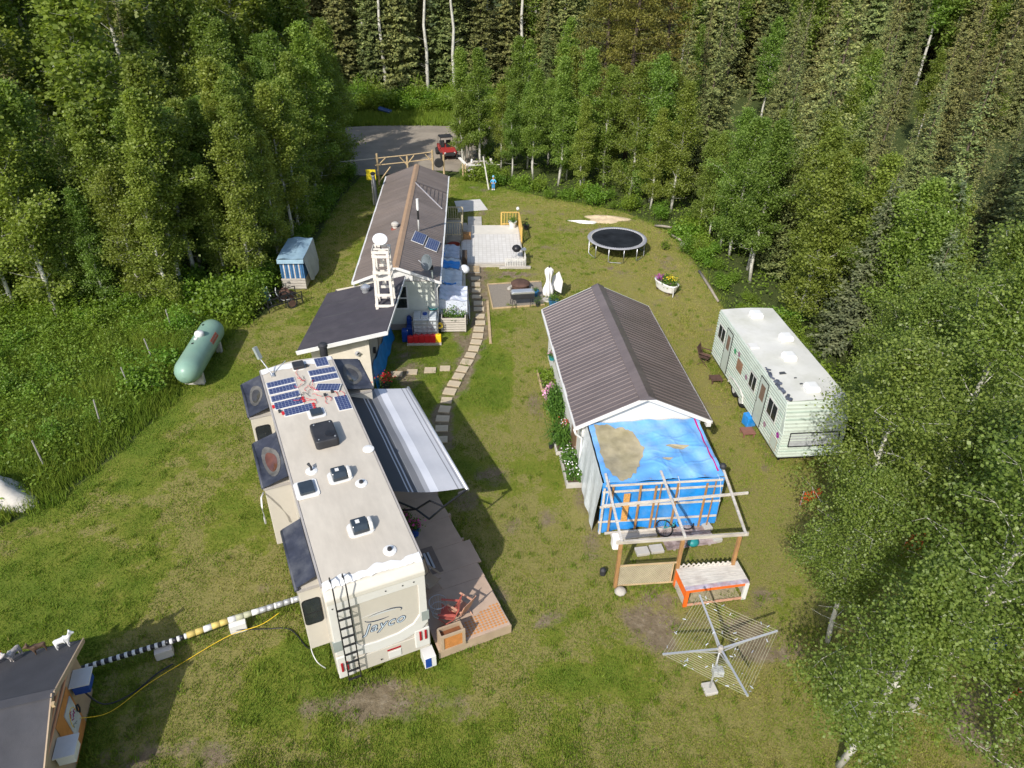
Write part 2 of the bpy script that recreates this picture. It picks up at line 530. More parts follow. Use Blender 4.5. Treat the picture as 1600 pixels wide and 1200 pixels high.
# ================================================================== GROUND
LAWN_L = [(-18.5, 13.0), (-16.6, 16.3), (-15.3, 17.9), (-14.4, 20.7), (-13.85, 24.1), (-13.2, 30.1), (-12.3, 31.5), (-12.1, 38.7), (-12.3, 48.9), (-11.8, 54.0)]
LAWN_R = [(-4.6, 54.2), (1.6, 50.2), (7.3, 47.2), (10.0, 43.8), (10.75, 37), (10.9, 33), (12.6, 29), (13.0, 22), (13.5, 17), (15.5, 12), (15.5, 4)]
LAWN = LAWN_L + LAWN_R + [(-18.5, 4)]
PATH = [(-2.25, 38.0), (-2.03, 35.6), (-1.8, 33.3), (-1.6, 31.9), (-1.65, 29.9), (-1.81, 28.4), (-2.2, 26.0), (-2.6, 24.4), (-2.8, 23.0), (-2.65, 21.4)]
DIRT_SPOTS = [  # x, y, rx, ry, strength: worn, bare places on the lawn
    (-2.9, 10.6, 1.9, 0.8, .85), (-4.6, 10.3, 0.9, 0.9, .8), (4.2, 13.2, 1.2, 1.3, .95), (6.8, 12.7, 1.5, .9, .8), (7.6, 13.8, .8, .8, .6),
    (2.6, 17.6, .5, 2.2, .75), (1.0, 23.6, .5, 1.4, .6), (0.6, 22.0, .8, .7, .55), (-0.6, 19.2, .8, 1.1, .6), (-1.5, 18.2, .7, .7, .6), (-.8, 36.6, 2.4, .6, .9),
    (8.1, 24.3, 1.1, .7, .7), (9.6, 26.5, 1.0, .9, .5), (5.0, 38.8, 2.2, 1.0, .55), (2.5, 40.5, 2.8, 1.2, .55), (6.5, 37.0, 1.4, .8, .5), (9.2, 38.5, 1.2, 2.0, .6), (8.2, 34.0, .9, .7, .6),
    (-2.0, 47.6, 1.6, 2.2, .6), (-2.5, 52.0, 1.3, 1.4, .55), (1.0, 46.8, 1.8, .9, .5), (4.6, 44.0, 2.4, 1.0, .6), (-8.7, 9.1, 1.1, .6, .75), (-7.3, 9.2, .9, .5, .8), (-9.2, 12.6, .6, .3, .4),
    (-7.3, 14.3, .8, .35, .45), (0.2, 17.0, .7, .6, .5), (-.2, 14.2, .4, .8, .55), (0.3, 12.7, .3, .5, .4), (3.2, 10.4, .6, .5, .4), (9.4, 21.2, .9, .9, .55), (8.7, 18.9, .7, .6, .5),
    (-3.5, 27.6, 1.3, 1.0, .55), (-4.6, 26.9, 1.0, 2.0, .75), (-2.4, 31.0, .55, 4.5, .8), (10.4, 40.0, .7, 4.0, .75), (7.6, 45.6, 1.8, .6, .55), (12.0, 10.2, 1.2, 1.6, .8), (12.7, 8.4, 1.5, 1.2, .8)]

def g_dirt(x, y):
    n = fbm(x * 0.9, y * 0.9) * .35 + fbm(x * 3.1 + 9, y * 3.1) * .22
    d = np.clip(1.35 - seg_dist(x, y, PATH) / 0.62, 0, 1) * .95
    for sx, sy, rx, ry, st in DIRT_SPOTS:
        q = np.hypot((x - sx) / rx, (y - sy) / ry)
        d = np.maximum(d, st * .82 * np.clip(1.5 - q, 0, 1))
    d = np.maximum(d, np.clip((fbm(x * .75 + 21, y * .75 + 4) - .30) * 1.7, 0, .62) * np.clip((x + 5) / 4, .35, 1))
    sp = np.clip(fbm(x * 2.2 + 33, y * 2.2 + 12) * 1.6 + .55, 0, 1)
    return np.clip(d * (.55 + .45 * sp) + n * np.clip(d * 3, 0.25, 1), 0, 1)

def g_dry(x, y):
    d = .44 + fbm(x * .35 + 5, y * .35 + 2) * .55 + fbm(x * 1.4, y * 1.4 + 8) * .35
    d += .38 * np.clip((x - 2.0) / 6, 0, 1) * np.clip((y - 15) / 15, 0, 1) + .15 * np.clip((x - 2) / 5, 0, 1)
    d += .10 * np.clip((x + 2) / 3, 0, 1)
    d -= .35 * ((x > -6) & (x < 0)) * np.clip((y - 21) / 3, 0, 1) * np.clip((32 - y) / 4, 0, 1)
    d -= .25 * np.clip((-10.5 - x) / 3, 0, 1)
    return np.clip(d, 0, 1)

def g_wood(x, y):
    ins = in_poly(x, y, LAWN)
    e = seg_dist(x, y, LAWN_L + LAWN_R)
    w = np.where(ins, np.clip(.12 - e * .2, 0, 1), np.clip(.5 + e * .8, 0, 1))
    return np.where(y < 8.5, 0, w)

def ground():
    xs = np.concatenate([np.linspace(-700, -60, 12), np.linspace(-45, -22, 14), np.arange(-21, 20.01, .22), np.linspace(22, 45, 14), np.linspace(60, 700, 12)])
    ys = np.concatenate([np.linspace(-200, 2, 10), np.arange(4, 56, .22), np.linspace(57, 110, 40), np.linspace(130, 1200, 14)])
    X, Y = np.meshgrid(xs, ys)
    x, y = X.ravel(), Y.ravel()
    z = np.where(in_poly(x, y, LAWN), fbm(x * .8, y * .8) * .02 - .02, -0.03)
    V = np.stack([x, y, z], 1)
    w = len(xs)
    i = np.arange(len(ys) - 1)[:, None] * w + np.arange(w - 1)[None]
    F = np.stack([i, i + 1, i + w + 1, i + w], -1).reshape(-1, 4)
    m, nt, N, L, b = _nodes('lawn_and_earth')
    def at(nm):
        a = N.new('ShaderNodeAttribute'); a.attribute_name = nm; return a.outputs['Fac']
    fine = _noise(nt, 9, 6, .7)
    vfine = _noise(nt, 55, 4, .7)
    mid = _noise(nt, 1.6, 5, .6)
    def addm(a, bb, k):
        mm = N.new('ShaderNodeMath'); mm.operation = 'MULTIPLY_ADD'
        L.new(a, mm.inputs[0]); mm.inputs[1].default_value = k
        if hasattr(bb, 'is_linked'): L.new(bb, mm.inputs[2])
        else: mm.inputs[2].default_value = bb
        return mm.outputs[0]
    dry = addm(fine, addm(mid, at('dry'), .7), .55)
    grass = _ramp(nt, dry, [(.50, (.115, .175, .018)), (.80, (.175, .210, .026)), (1.08, (.235, .235, .042)), (1.3, (.30, .255, .09))])
    for e_ in grass.node.color_ramp.elements: e_.position = min(1, e_.position * .75)
    sc_ = N.new('ShaderNodeMath'); sc_.operation = 'MULTIPLY'; sc_.inputs[1].default_value = .75
    L.new(dry, sc_.inputs[0]); L.new(sc_.outputs[0], grass.node.inputs[0])
    grass = _mix(nt, _ramp(nt, vfine, [(.3, (.0, .0, .0)), (.75, (.6, .6, .6))]), grass, (.120, .145, .022))
    earth = _ramp(nt, _noise(nt, 4, 7, .7), [(.3, (.145, .105, .068)), (.55, (.235, .18, .12)), (.75, (.36, .30, .22))])
    dd = addm(fine, at('dirt'), .5)
    dd = addm(vfine, dd, .3)
    col = _mix(nt, _ramp(nt, dd, [(.74, (0, 0, 0)), (1.12, (.92, .92, .92))]), grass, earth)
    wood = _ramp(nt, _noise(nt, 3, 6, .7), [(.3, (.040, .060, .016)), (.6, (.075, .095, .026)), (.8, (.12, .10, .05))])
    col = _mix(nt, _ramp(nt, addm(fine, at('wood'), .3), [(.35, (0, 0, 0)), (.75, (1, 1, 1))]), col, wood)
    L.new(col, b.inputs['Base Color'])
    b.inputs['Roughness'].default_value = .95
    b.inputs['Specular IOR Level'].default_value = .15
    bn = N.new('ShaderNodeBump'); bn.inputs['Strength'].default_value = .9; bn.inputs['Distance'].default_value = .06
    L.new(addm(vfine, fine, .6), bn.inputs['Height'])
    L.new(bn.outputs[0], b.inputs['Normal'])
    o = np_mesh('ground', V, F, m, attrs={'dirt': g_dirt(x, y), 'dry': g_dry(x, y), 'wood': g_wood(x, y)})
    o.data.polygons.foreach_set('use_smooth', [True] * len(o.data.polygons))
    tag(o, 'mown lawn with dry and bare patches and woodland floor beyond', kind='structure')
ground()

def grass_mat():
    m, nt, N, L, b = _nodes('grass_blades')
    a = N.new('ShaderNodeAttribute'); a.attribute_name = 'tone'
    col = _ramp(nt, a.outputs['Fac'], [(.0, (.130, .215, .020)), (.45, (.210, .275, .030)), (.75, (.285, .300, .050)), (1.0, (.38, .32, .115))])
    L.new(col, b.inputs['Base Color'])
    b.inputs['Roughness'].default_value = .6
    b.inputs['Specular IOR Level'].default_value = .25
    tr = N.new('ShaderNodeBsdfTranslucent')
    L.new(col, tr.inputs[0])
    ms = N.new('ShaderNodeMixShader'); ms.inputs[0].default_value = .3
    L.new(b.outputs[0], ms.inputs[1]); L.new(tr.outputs[0], ms.inputs[2])
    L.new(ms.outputs[0], N['Material Output'].inputs[0])
    return m
GRASSM = grass_mat()

def blades(name, x, y, h, w, tone, label, lean=.6, z0=-.02):
    n = len(x)
    a = rng.uniform(0, 2 * math.pi, n); ln = rng.uniform(0, lean, n) * h; la = rng.uniform(0, 2 * math.pi, n)
    base = np.stack([x, y, np.full(n, z0)], 1)
    side = np.stack([np.cos(a), np.sin(a), np.zeros(n)], 1) * (w / 2)[:, None]
    tip = base + np.stack([np.cos(la) * ln, np.sin(la) * ln, h], 1)
    V = np.stack([base - side, base + side, tip], 1).reshape(-1, 3)
    o = np_mesh(name, V, np.arange(3 * n).reshape(n, 3), GRASSM, attrs={'tone': np.repeat(tone, 3)})
    return tag(o, label, 'grass', kind='stuff')

def lawn_grass():
    n = 1150000
    # denser near the camera
    y = 8.6 + (rng.uniform(0, 1, n) ** 1.7) * 46
    x = rng.uniform(-18.5, 15.5, n)
    dirt = g_dirt(x, y)
    keep = in_poly(x, y, LAWN) & (dirt + rng.uniform(-.25, .25, n) < .5) & (seg_dist(x, y, PATH) > .42)
    keep &= ~((x > -1.5) & (x < 1.65) & (y > 32.3) & (y < 35.9))
    keep &= vnoise(x * 4, y * 4) * .5 + rng.uniform(-.4, .7, n) > 0
    x, y = x[keep], y[keep]
    tone = np.clip(g_dry(x, y) * .8 + rng.normal(0, .17, len(x)) + fbm(x * 2.3, y * 2.3) * .24, 0, 1)
    lush = np.clip(fbm(x * .7 + 40, y * .7) * 1.2 - .1, 0, 1)
    h = rng.uniform(.025, .055, len(x)) * (1 + lush * 1.2)
    blades('lawn_grass', x, y, h, np.full(len(x), .02) + y * .0007, tone, 'short mown grass over the whole yard')
lawn_grass()

# ================================================================== PLANTS
LEAF_A = leaf_mat('aspen_leaf', (.140, .212, .032), (.280, .370, .074), .52, .5, .28)
LEAF_N = leaf_mat('aspen_leaf_near', (.120, .182, .028), (.255, .322, .068), .47, .42, .12)
LEAF_S = leaf_mat('spruce_needle', (.070, .098, .026), (.260, .275, .085), .08, .6, .42)
LEAF_B = leaf_mat('blue_spruce_needle', (.080, .110, .050), (.20, .235, .11), .12, .6, .25)
LEAF_P = leaf_mat('pine_needle', (.105, .110, .016), (.21, .195, .034), .15, .6, .2)
LEAF_U = leaf_mat('undergrowth_leaf', (.105, .190, .016), (.225, .345, .042), .45, .5, .25)
LEAF_G = leaf_mat('garden_leaf', (.050, .120, .015), (.14, .25, .035), .35, .5, .1)
LEAF_F = leaf_mat('fern_leaf_yellow', (.12, .19, .015), (.22, .30, .03), .4, .5, .1)

def aspen(name, H, R0, cb, nl, size, seed, mat, label=None, bare=0):
    rg = np.random.default_rng(seed)
    t = thing(name, label or 'x', 'tree')
    tb = MB()
    k = 9
    wob = np.cumsum(rg.normal(0, .07, (k, 2)), 0) * H / 12
    wob[0] = 0
    tp = [Vector((wob[i][0], wob[i][1], H * .98 * i / (k - 1))) for i in range(k)]
    r0 = .0100 * H + .012
    tb.tube(tp, [r0 * (1 - .86 * i / (k - 1)) + .008 for i in range(k)], 7)
    def trunk(f):
        q = f * (k - 1); i = min(int(q), k - 2)
        return tp[i].lerp(tp[i + 1], q - i)
    clumps = []
    nlimb = int(H * 3.4)
    for i in range(nlimb):
        f = cb + (1 - cb) * (i + rg.uniform(0, 1)) / nlimb
        u = (f - cb) / (1 - cb)
        L_ = R0 * (math.sin(math.pi * min(1, .22 + u * .80)) ** .75 + .06) * rg.uniform(.65, 1.25)
        az = i * 2.4 + rg.normal(0, .4)
        el = R(26 + 42 * u + rg.normal(0, 10))
        p = trunk(min(f, .985)); d = Vector((math.cos(az) * math.cos(el), math.sin(az) * math.cos(el), math.sin(el)))
        pts = [p]
        for s_ in range(4):
            d = (d + Vector((rg.normal(0, .15), rg.normal(0, .15), .10 - .06 * s_))).normalized()
            pts.append(pts[-1] + d * L_ / 4)
        tb.tube(pts, [.011 + .009 * L_, .010 + .006 * L_, .011, .008, .004], 4, cap=False)
        for s_ in (1, 2, 3, 4):
            w_ = [0, .12, .75, 1.0, 1.0][s_]
            if rg.uniform() < w_:
                clumps.append((*pts[s_], .17 + .13 * L_ * .5, w_))
            for q_ in range(2 if s_ > 1 else 1):
                a2 = rg.uniform(0, 2 * math.pi)
                l2 = L_ * rg.uniform(.18, .42)
                e = pts[s_] + Vector((math.cos(a2) * l2, math.sin(a2) * l2, rg.uniform(-.1, .45) * l2))
                tb.tube([pts[s_], e], [.009, .004], 3, cap=False)
                clumps.append((*e, .13 + .12 * L_ * .5, .8))
    for i in range(int(bare)):
        f = rg.uniform(.12, cb + .15)
        az = rg.uniform(0, 6.28)
        p = trunk(f); d = Vector((math.cos(az), math.sin(az), rg.uniform(-.1, .5)))
        l_ = rg.uniform(.4, 1.3)
        tb.tube([p, p + d * l_ * .5, p + d * l_ + Vector((0, 0, .1))], [.014, .01, .004], 4, cap=False)
    C = np.array(clumps)
    pr = C[:, 4] * C[:, 3] ** 1.2
    idx = rg.choice(len(C), nl, p=pr / pr.sum())
    off = rg.normal(size=(nl, 3)) * C[idx, 3][:, None] * np.array([1, 1, .75])
    V, F = leaves(C[idx, :3] + off, size, rg, .45, .9)
    tb.build('trunk', BIRCH, t, smooth=True)
    np_mesh('crown', V, F, mat, t)
    return t

def spruce(name, H, R0, seed, mat, dens=1.0, size=.30, pw=.85):
    """boreal spruce: drooping boughs at irregular heights, each a fan of short needle sprays"""
    rg = np.random.default_rng(seed)
    t = thing(name, 'x', 'tree')
    MB().tube([(0, 0, 0), (0, 0, H * .5), (0, 0, H)], [.010 * H, .005 * H, .006], 7).build('trunk', BARKD, t, smooth=True)
    P, D, S = [], [], []
    nb = int(H * 46 * dens)
    fz = 1 - rg.uniform(0, 1, nb) ** .72 * .96
    az_ = rg.uniform(0, 2 * math.pi, nb)
    lob = rg.uniform(0, 6.28, 3)
    for f, az in zip(fz, az_):
        z = f * H
        prof = (1 - f) ** pw * (1 + .12 * math.sin(3 * az + lob[0] + f * 9) + .10 * math.sin(f * 31 + lob[1]))
        L_ = (R0 * prof + .08) * rg.uniform(.62, 1.12)
        droop = rg.uniform(.15, .6) * (1 - f * .8) - .55 * f ** 3
        nseg = max(2, int(L_ / .13))
        s = (np.arange(nseg) + rg.uniform(0, 1, nseg)) / nseg
        r = L_ * s
        zz = z - droop * r + .28 * r * s * (1 - f) + rg.normal(0, .04, nseg)
        px = np.cos(az) * r; py = np.sin(az) * r
        for sd_ in (-1, 1, 0):
            a2 = az + sd_ * R(50) + rg.normal(0, .3, nseg)
            P.append(np.stack([px, py, zz], 1) + rg.normal(0, .03, (nseg, 3)))
            D.append(np.stack([np.cos(a2), np.sin(a2), rg.normal(-.15, .35, nseg)], 1))
            S.append(size * (.6 + .55 * (1 - s)) * (.6 + .5 * (1 - f)) * rg.uniform(.7, 1.2, nseg))
    P = np.concatenate(P); D = np.concatenate(D); S = np.concatenate(S)
    D /= np.linalg.norm(D, axis=1)[:, None]
    out_ = P * np.array([1, 1, 0]); out_ /= (np.linalg.norm(out_, axis=1)[:, None] + .05)
    sdv = np.cross(D, rg.normal(0, .38, D.shape) + out_ * .85 + np.array([0, 0, .6]))
    sdv /= np.linalg.norm(sdv, axis=1)[:, None]
    w = (S * .24)[:, None]
    e = P + D * S[:, None]
    mdl = P + D * S[:, None] * .45
    V = np.stack([P - sdv * w * .3, mdl + sdv * w, e, mdl - sdv * w], 1).reshape(-1, 3)
    np_mesh('crown', V, np.arange(len(V)).reshape(-1, 4), mat, t)
    return t

def pine(name, H, seed):
    rg = np.random.default_rng(seed)
    t = thing(name, 'x', 'tree')
    tb = MB().tube([(0, 0, 0), (.2, .1, H * .5), (0, 0, H)], [.014 * H, .009 * H, .02], 7)
    cl = []
    for i in range(70):
        f = .2 + .79 * (i + rg.uniform()) / 70
        L_ = (1 - f) ** .6 * 3.0 * rg.uniform(.5, 1.1) + .3
        az = i * 2.4
        e = Vector((math.cos(az) * L_, math.sin(az) * L_, f * H + L_ * rg.uniform(-.05, .3)))
        tb.tube([(0, 0, f * H), e], [.035, .01], 4, cap=False)
        for s in (.45, .7, .9, 1.0):
            cl.append((e.x * s, e.y * s, f * H + (e.z - f * H) * s))
    tb.build('trunk', BARKD, t, smooth=True)
    C = np.array(cl)
    idx = rg.choice(len(C), 24000)
    V, F = leaves(C[idx] + rg.normal(size=(24000, 3)) * np.array([.28, .28, .17]), .17, rg, .3, .35)
    np_mesh('crown', V, F, LEAF_P, t)
    return t

def shrub(name, r, h, n, size, seed, mat, label='x'):
    rg = np.random.default_rng(seed)
    t = thing(name, label, 'shrub')
    tb = MB()
    cl = []
    for i in range(11):
        az = rg.uniform(0, 6.28); rr = r * math.sqrt(rg.uniform(.02, 1)) * .75
        e = Vector((math.cos(az) * rr, math.sin(az) * rr, h * rg.uniform(.45, .95) * (1 - .4 * rr / r)))
        tb.tube([(e.x * .15, e.y * .15, -.05), e * .6, e], [.016, .012, .005], 4, cap=False)
        for s in (.5, .75, 1.0):
            cl.append((e.x * s, e.y * s, e.z * s))
    tb.build('stem', BARKD, t)
    C = np.array(cl)
    idx = rg.choice(len(C), n)
    P = C[idx] + rg.normal(size=(n, 3)) * r * np.array([.26, .26, .17])
    P[:, 2] = np.maximum(P[:, 2], .03)
    V, F = leaves(P, size, rg, .5, .8)
    np_mesh('foliage', V, F, mat, t)
    return t

def spread(proto, spots, label, group, fresh):
    """first spot moves the prototype itself when it is still unused, then copies it"""
    for (x, y, s, a) in spots:
        if fresh.get(proto.name):
            o = copy_tree(proto)
        else:
            o = proto; fresh[proto.name] = True
        o.location = (x, y, -.03); o.rotation_euler = (0, 0, a); o.scale = (s, s, s * random.uniform(.95, 1.08))
        tag(o, label, None, group)
FRESH = {}

A_far = [aspen('aspen_tree', 13.0, (1.5, 1.75, 1.3, 1.9)[i], (.30, .22, .4, .26)[i], 8500, .19, 11 + i, LEAF_A, bare=6) for i in range(4)]
A_mid = [aspen('aspen_tree', 10.0, (1.3, 1.65, 1.1, 1.45, 1.25)[i], (.08, .05, .14, .10, .22)[i], 17000, .11, 21 + i, LEAF_A, bare=5) for i in range(5)]
A_tall = [aspen('aspen_tree', 19.0, 2.1, .55, 6000, .24, 31 + i, LEAF_A, bare=12) for i in range(2)]
S_mid = [spruce('spruce_tree', 13.5, (1.75, 2.1, 1.5)[i], 41 + i, LEAF_S, 1.0, .23) for i in range(3)]
S_far = [spruce('spruce_tree', 18.0, 2.5, 45 + i, LEAF_S, .55, .48) for i in range(2)]
S_blue = spruce('spruce_tree', 8.0, 1.6, 49, LEAF_B, 1.0, .24)
PINE = pine('pine_tree', 15.0, 5)

#== forests: spots are drawn inside polygons of the real ground, nearest to the yard first
def scatter(poly, n, dmin, seed, bias=None):
    rg = np.random.default_rng(seed)
    xs = [p[0] for p in poly]; ys = [p[1] for p in poly]
    out = []
    for _ in range(n * 60):
        x, y = rg.uniform(min(xs), max(xs)), rg.uniform(min(ys), max(ys))
        if not in_poly(np.array([x]), np.array([y]), poly)[0]:
            continue
        if bias and rg.uniform() > bias(x, y):
            continue
        if any((x - a) ** 2 + (y - b) ** 2 < dmin * dmin for a, b in out):
            continue
        out.append((x, y))
        if len(out) >= n:
            break
    return out

def plant(spots, protos, smin, smax, label, group, seed):
    rg = random.Random(seed)
    for x, y in spots:
        spread(rg.choice(protos), [(x, y, rg.uniform(smin, smax), rg.uniform(0, 6.28))], label, group, FRESH)

LG = 'aspens of the wood on the left'
L_EDGE = [(-13.6, 32.5), (-13.2, 36), (-13.2, 41), (-13.4, 48), (-13.0, 55), (-16.5, 57), (-19, 48), (-19.5, 40), (-20, 35), (-26, 31.5), (-24, 29.5), (-17, 31)]
plant(scatter(L_EDGE, 62, 1.2, 1), A_mid, .62, 1.15, 'leafy young aspen along the edge of the left-hand wood', LG, 1)
L_DEEP = [(-19.5, 40), (-19, 48), (-16.5, 57), (-16, 64), (-24, 74), (-60, 74), (-48, 45), (-30, 31), (-26, 32)]
plant(scatter(L_DEEP, 60, 2.1, 2, lambda x, y: 1 if x > -36 else .4), A_far, .7, 1.25, 'taller aspen deep inside the left-hand wood', LG, 2)
plant(scatter(L_DEEP, 16, 3.6, 3), S_mid, .8, 1.1, 'dark narrow spruce among the aspens of the left-hand wood', 'spruces of the wood on the left', 3)
plant([(-24.0, 47), (-19.5, 54), (-33, 52)], A_tall, .95, 1.1, 'tall aspen with bare white trunk rising above the left-hand wood', LG, 4)

RG_ = 'aspens of the wood on the right'
R_EDGE = [(-5.0, 57.0), (-3.5, 56.4), (2.2, 52.2), (8.2, 49.2), (11.6, 45), (12.6, 38), (12.8, 33.5), (14.2, 29.5), (15.6, 25.0), (17.6, 21), (21, 21), (19.5, 27), (17, 34), (15.5, 41), (15, 46), (9.5, 54), (3, 58), (-3.5, 61)]
plant([(-4.3, 56.7), (-3.6, 58.3)] + scatter(R_EDGE, 58, 1.35, 5), A_mid, .5, .92, 'leafy young aspen along the edge of the right-hand wood', RG_, 5)
R_DEEP = [(-3, 62), (3, 58.5), (9.5, 54.5), (15.5, 46.5), (16, 41), (18, 34), (20, 27), (22, 20), (34, 20), (60, 55), (62, 80), (-2, 80)]
plant(scatter(R_DEEP, 30, 2.6, 6, lambda x, y: 1 if x < 14 else .6), A_far, .45, .75, 'taller aspen standing deep inside the right-hand wood', RG_, 6)
plant([(16.2, 38.5), (17.6, 41), (15.6, 44.2), (18.6, 36.2), (19.5, 31.5), (21.2, 28.2), (17.2, 47), (13.2, 51), (20.5, 38), (15.3, 36.8), (14.9, 40.4), (14.4, 46.6), (16.9, 33.6), (18.4, 29.6), (20.1, 25.6), (11.6, 52.8), (22.8, 31), (24.2, 27.5), (26, 32), (27.5, 36), (29.5, 33), (25.2, 36.8), (28.5, 40), (31.5, 37.5), (23, 41), (31, 42.5), (33.5, 40), (22.5, 34.5), (26.8, 29)] + scatter(R_DEEP, 38, 3.8, 7, lambda x, y: np.clip((x - 2) / 14, .12, 1) * (1 if x < 40 else .4)), S_mid, .6, 1.25, 'narrow olive spruce in the right-hand wood', 'spruces of the wood on the right', 7)
plant([(15.9, 24.6), (17.3, 27.2), (15.4, 28.6), (18.8, 24.0), (16.6, 31.6), (17.2, 21.6)], [S_blue], .8, 1.15, 'small pale blue-green spruce behind the mint trailer', 'small spruces behind the trailer', 8)
plant([(8.6, 56.5), (11.2, 59.5), (6.8, 60)], [PINE], .92, 1.1, 'yellow-green pine towering behind the trampoline', 'pines behind the trampoline', 9)

BACKR = [(4, 81), (60, 81), (80, 112), (4, 112)]
plant(scatter(BACKR, 34, 3.0, 15), A_far, .9, 1.25, 'aspen high up in the wood behind the trampoline', 'aspens of the far right wood', 15)
plant(scatter(BACKR, 50, 2.6, 16), S_far, .8, 1.1, 'spruce high up in the wood behind the trampoline', 'spruces of the far right wood', 16)
BACK = [(-46, 86), (-20, 79), (-2, 81), (62, 81), (80, 100), (70, 125), (-60, 125)]
plant(scatter(BACK, 30, 3.4, 10, lambda x, y: 1 if y < 100 else .5), A_far, 1.0, 1.4, 'aspen in the far wood beyond the gravel road', 'aspens beyond the road', 10)
plant(scatter([(-28, 80), (4, 81), (4, 90), (-28, 90)], 26, 2.2, 14), S_far, .8, 1.1, 'dark spruce at the edge of the wood facing the gravel road', 'spruces facing the road', 14)
plant(scatter(BACK, 60, 3.0, 11, lambda x, y: 1 if y < 100 else .5), S_far, .85, 1.15, 'dark spruce in the far wood beyond the gravel road', 'spruces beyond the road', 11)
plant([(-9.5, 81.0), (-6.8, 80.5), (-14.2, 81.5), (.5, 84), (-3.6, 83.5), (5, 86)], A_tall, .95, 1.15, 'tall bare-trunked aspen at the edge of the far wood', 'tall trunks beyond the road', 12)

# aspens standing close in on the right, each seen from above
A_near = [aspen('aspen_tree', 9.2, 1.9, .20, 29000, .074, 61 + i, LEAF_N, bare=9) for i in range(3)]
NEAR = [(10.0, 15.0, 0, .94, 'aspen whose white forked trunk shows below the near end of the mint trailer'),
        (10.3, 10.7, 1, .98, 'aspen with leaning white trunk at the right edge beyond the clothes airer'),
        (7.95, 9.2, 2, .80, 'low aspen at the bottom edge right of the clothes airer'),
        (12.9, 19.3, 1, .80, 'aspen overhanging the near corner of the mint trailer'),
        (13.4, 16.4, 2, 1.0, 'aspen at the right edge behind the white forked trunk'),
        (13.0, 13.0, 0, .95, 'aspen between the leaning trunk and the right picture edge'),
        (8.95, 12.7, 1, .66, 'small aspen nearest to the right arm of the clothes airer'),
        (11.2, 8.2, 0, .80, 'aspen in the bottom right corner of the yard'),
        (14.8, 19.6, 0, .98, 'aspen at the right edge level with the trailer'),
        (13.4, 21.9, 2, .80, 'aspen tucked behind the near end of the trailer roof'),
        (11.6, 13.2, 2, .85, 'aspen in the thick of the trees right of the forked trunk')]
for i, (x, y, k, s, lab) in enumerate(NEAR):
    spread(A_near[k], [(x, y, s, i * 1.9)], lab, 'aspens close in on the right', FRESH)

# shrubs and undergrowth
SH = [shrub('shrub', (1.0, .8, 1.2, .7)[i], (1.5, 2.0, 1.1, 1.6)[i], 1900, (.12, .09, .14, .10)[i], 71 + i, LEAF_U) for i in range(4)]
def along(pts, n, off, jit, seed):
    rg = np.random.default_rng(seed)
    P = np.array(pts, float); d = np.hypot(*np.diff(P, axis=0).T); c = np.concatenate([[0], np.cumsum(d)])
    out = []
    for s in np.linspace(0, c[-1], n):
        i = min(np.searchsorted(c, s, 'right') - 1, len(d) - 1)
        f = (s - c[i]) / d[i]; p = P[i] * (1 - f) + P[i + 1] * f
        t = (P[i + 1] - P[i]) / d[i]
        out.append((p[0] + -t[1] * off + rg.normal(0, jit), p[1] + t[0] * off + rg.normal(0, jit)))
    return out
plant(scatter([(-14.0, 30.8), (-13.4, 33), (-24, 34.5), (-29, 33), (-25, 30.6)], 34, .9, 44), SH, .8, 1.4, 'green shrub at the foot of the left-hand wood above the field', 'shrubs at the foot of the left wood', 26)
plant(along(LAWN_L[5:], 38, .9, .3, 1), SH, .6, 1.1, 'green shrub under the trees along the left side of the lawn', 'shrubs on the left side', 21)
plant(along(LAWN_R[:7], 54, .85, .5, 2), SH, .3, 1.05, 'green shrub under the trees along the right side of the lawn', 'shrubs on the right side', 22)
plant(scatter([(-22, 73.5), (0, 75), (0, 81), (-22, 80)], 70, 1.0, 33), SH, .9, 1.7, 'bright green shrub on the far bank of the road', 'shrubs beyond the road', 23)
plant(scatter([(-15.4, 21.5), (-14.9, 27), (-14.2, 31), (-25, 31), (-27, 24), (-20, 19)], 62, .95, 24), SH, .5, 1.0, 'bright green shrub in the overgrown field by the tank', 'shrubs in the overgrown field', 24)
plant(along([(12.9, 30.5), (13.2, 27), (13.4, 24), (14.5, 21.5), (15.5, 18)], 16, -.6, .4, 4), SH, .7, 1.2, 'green shrub crowding the far side of the mint trailer', 'shrubs behind the trailer', 25)

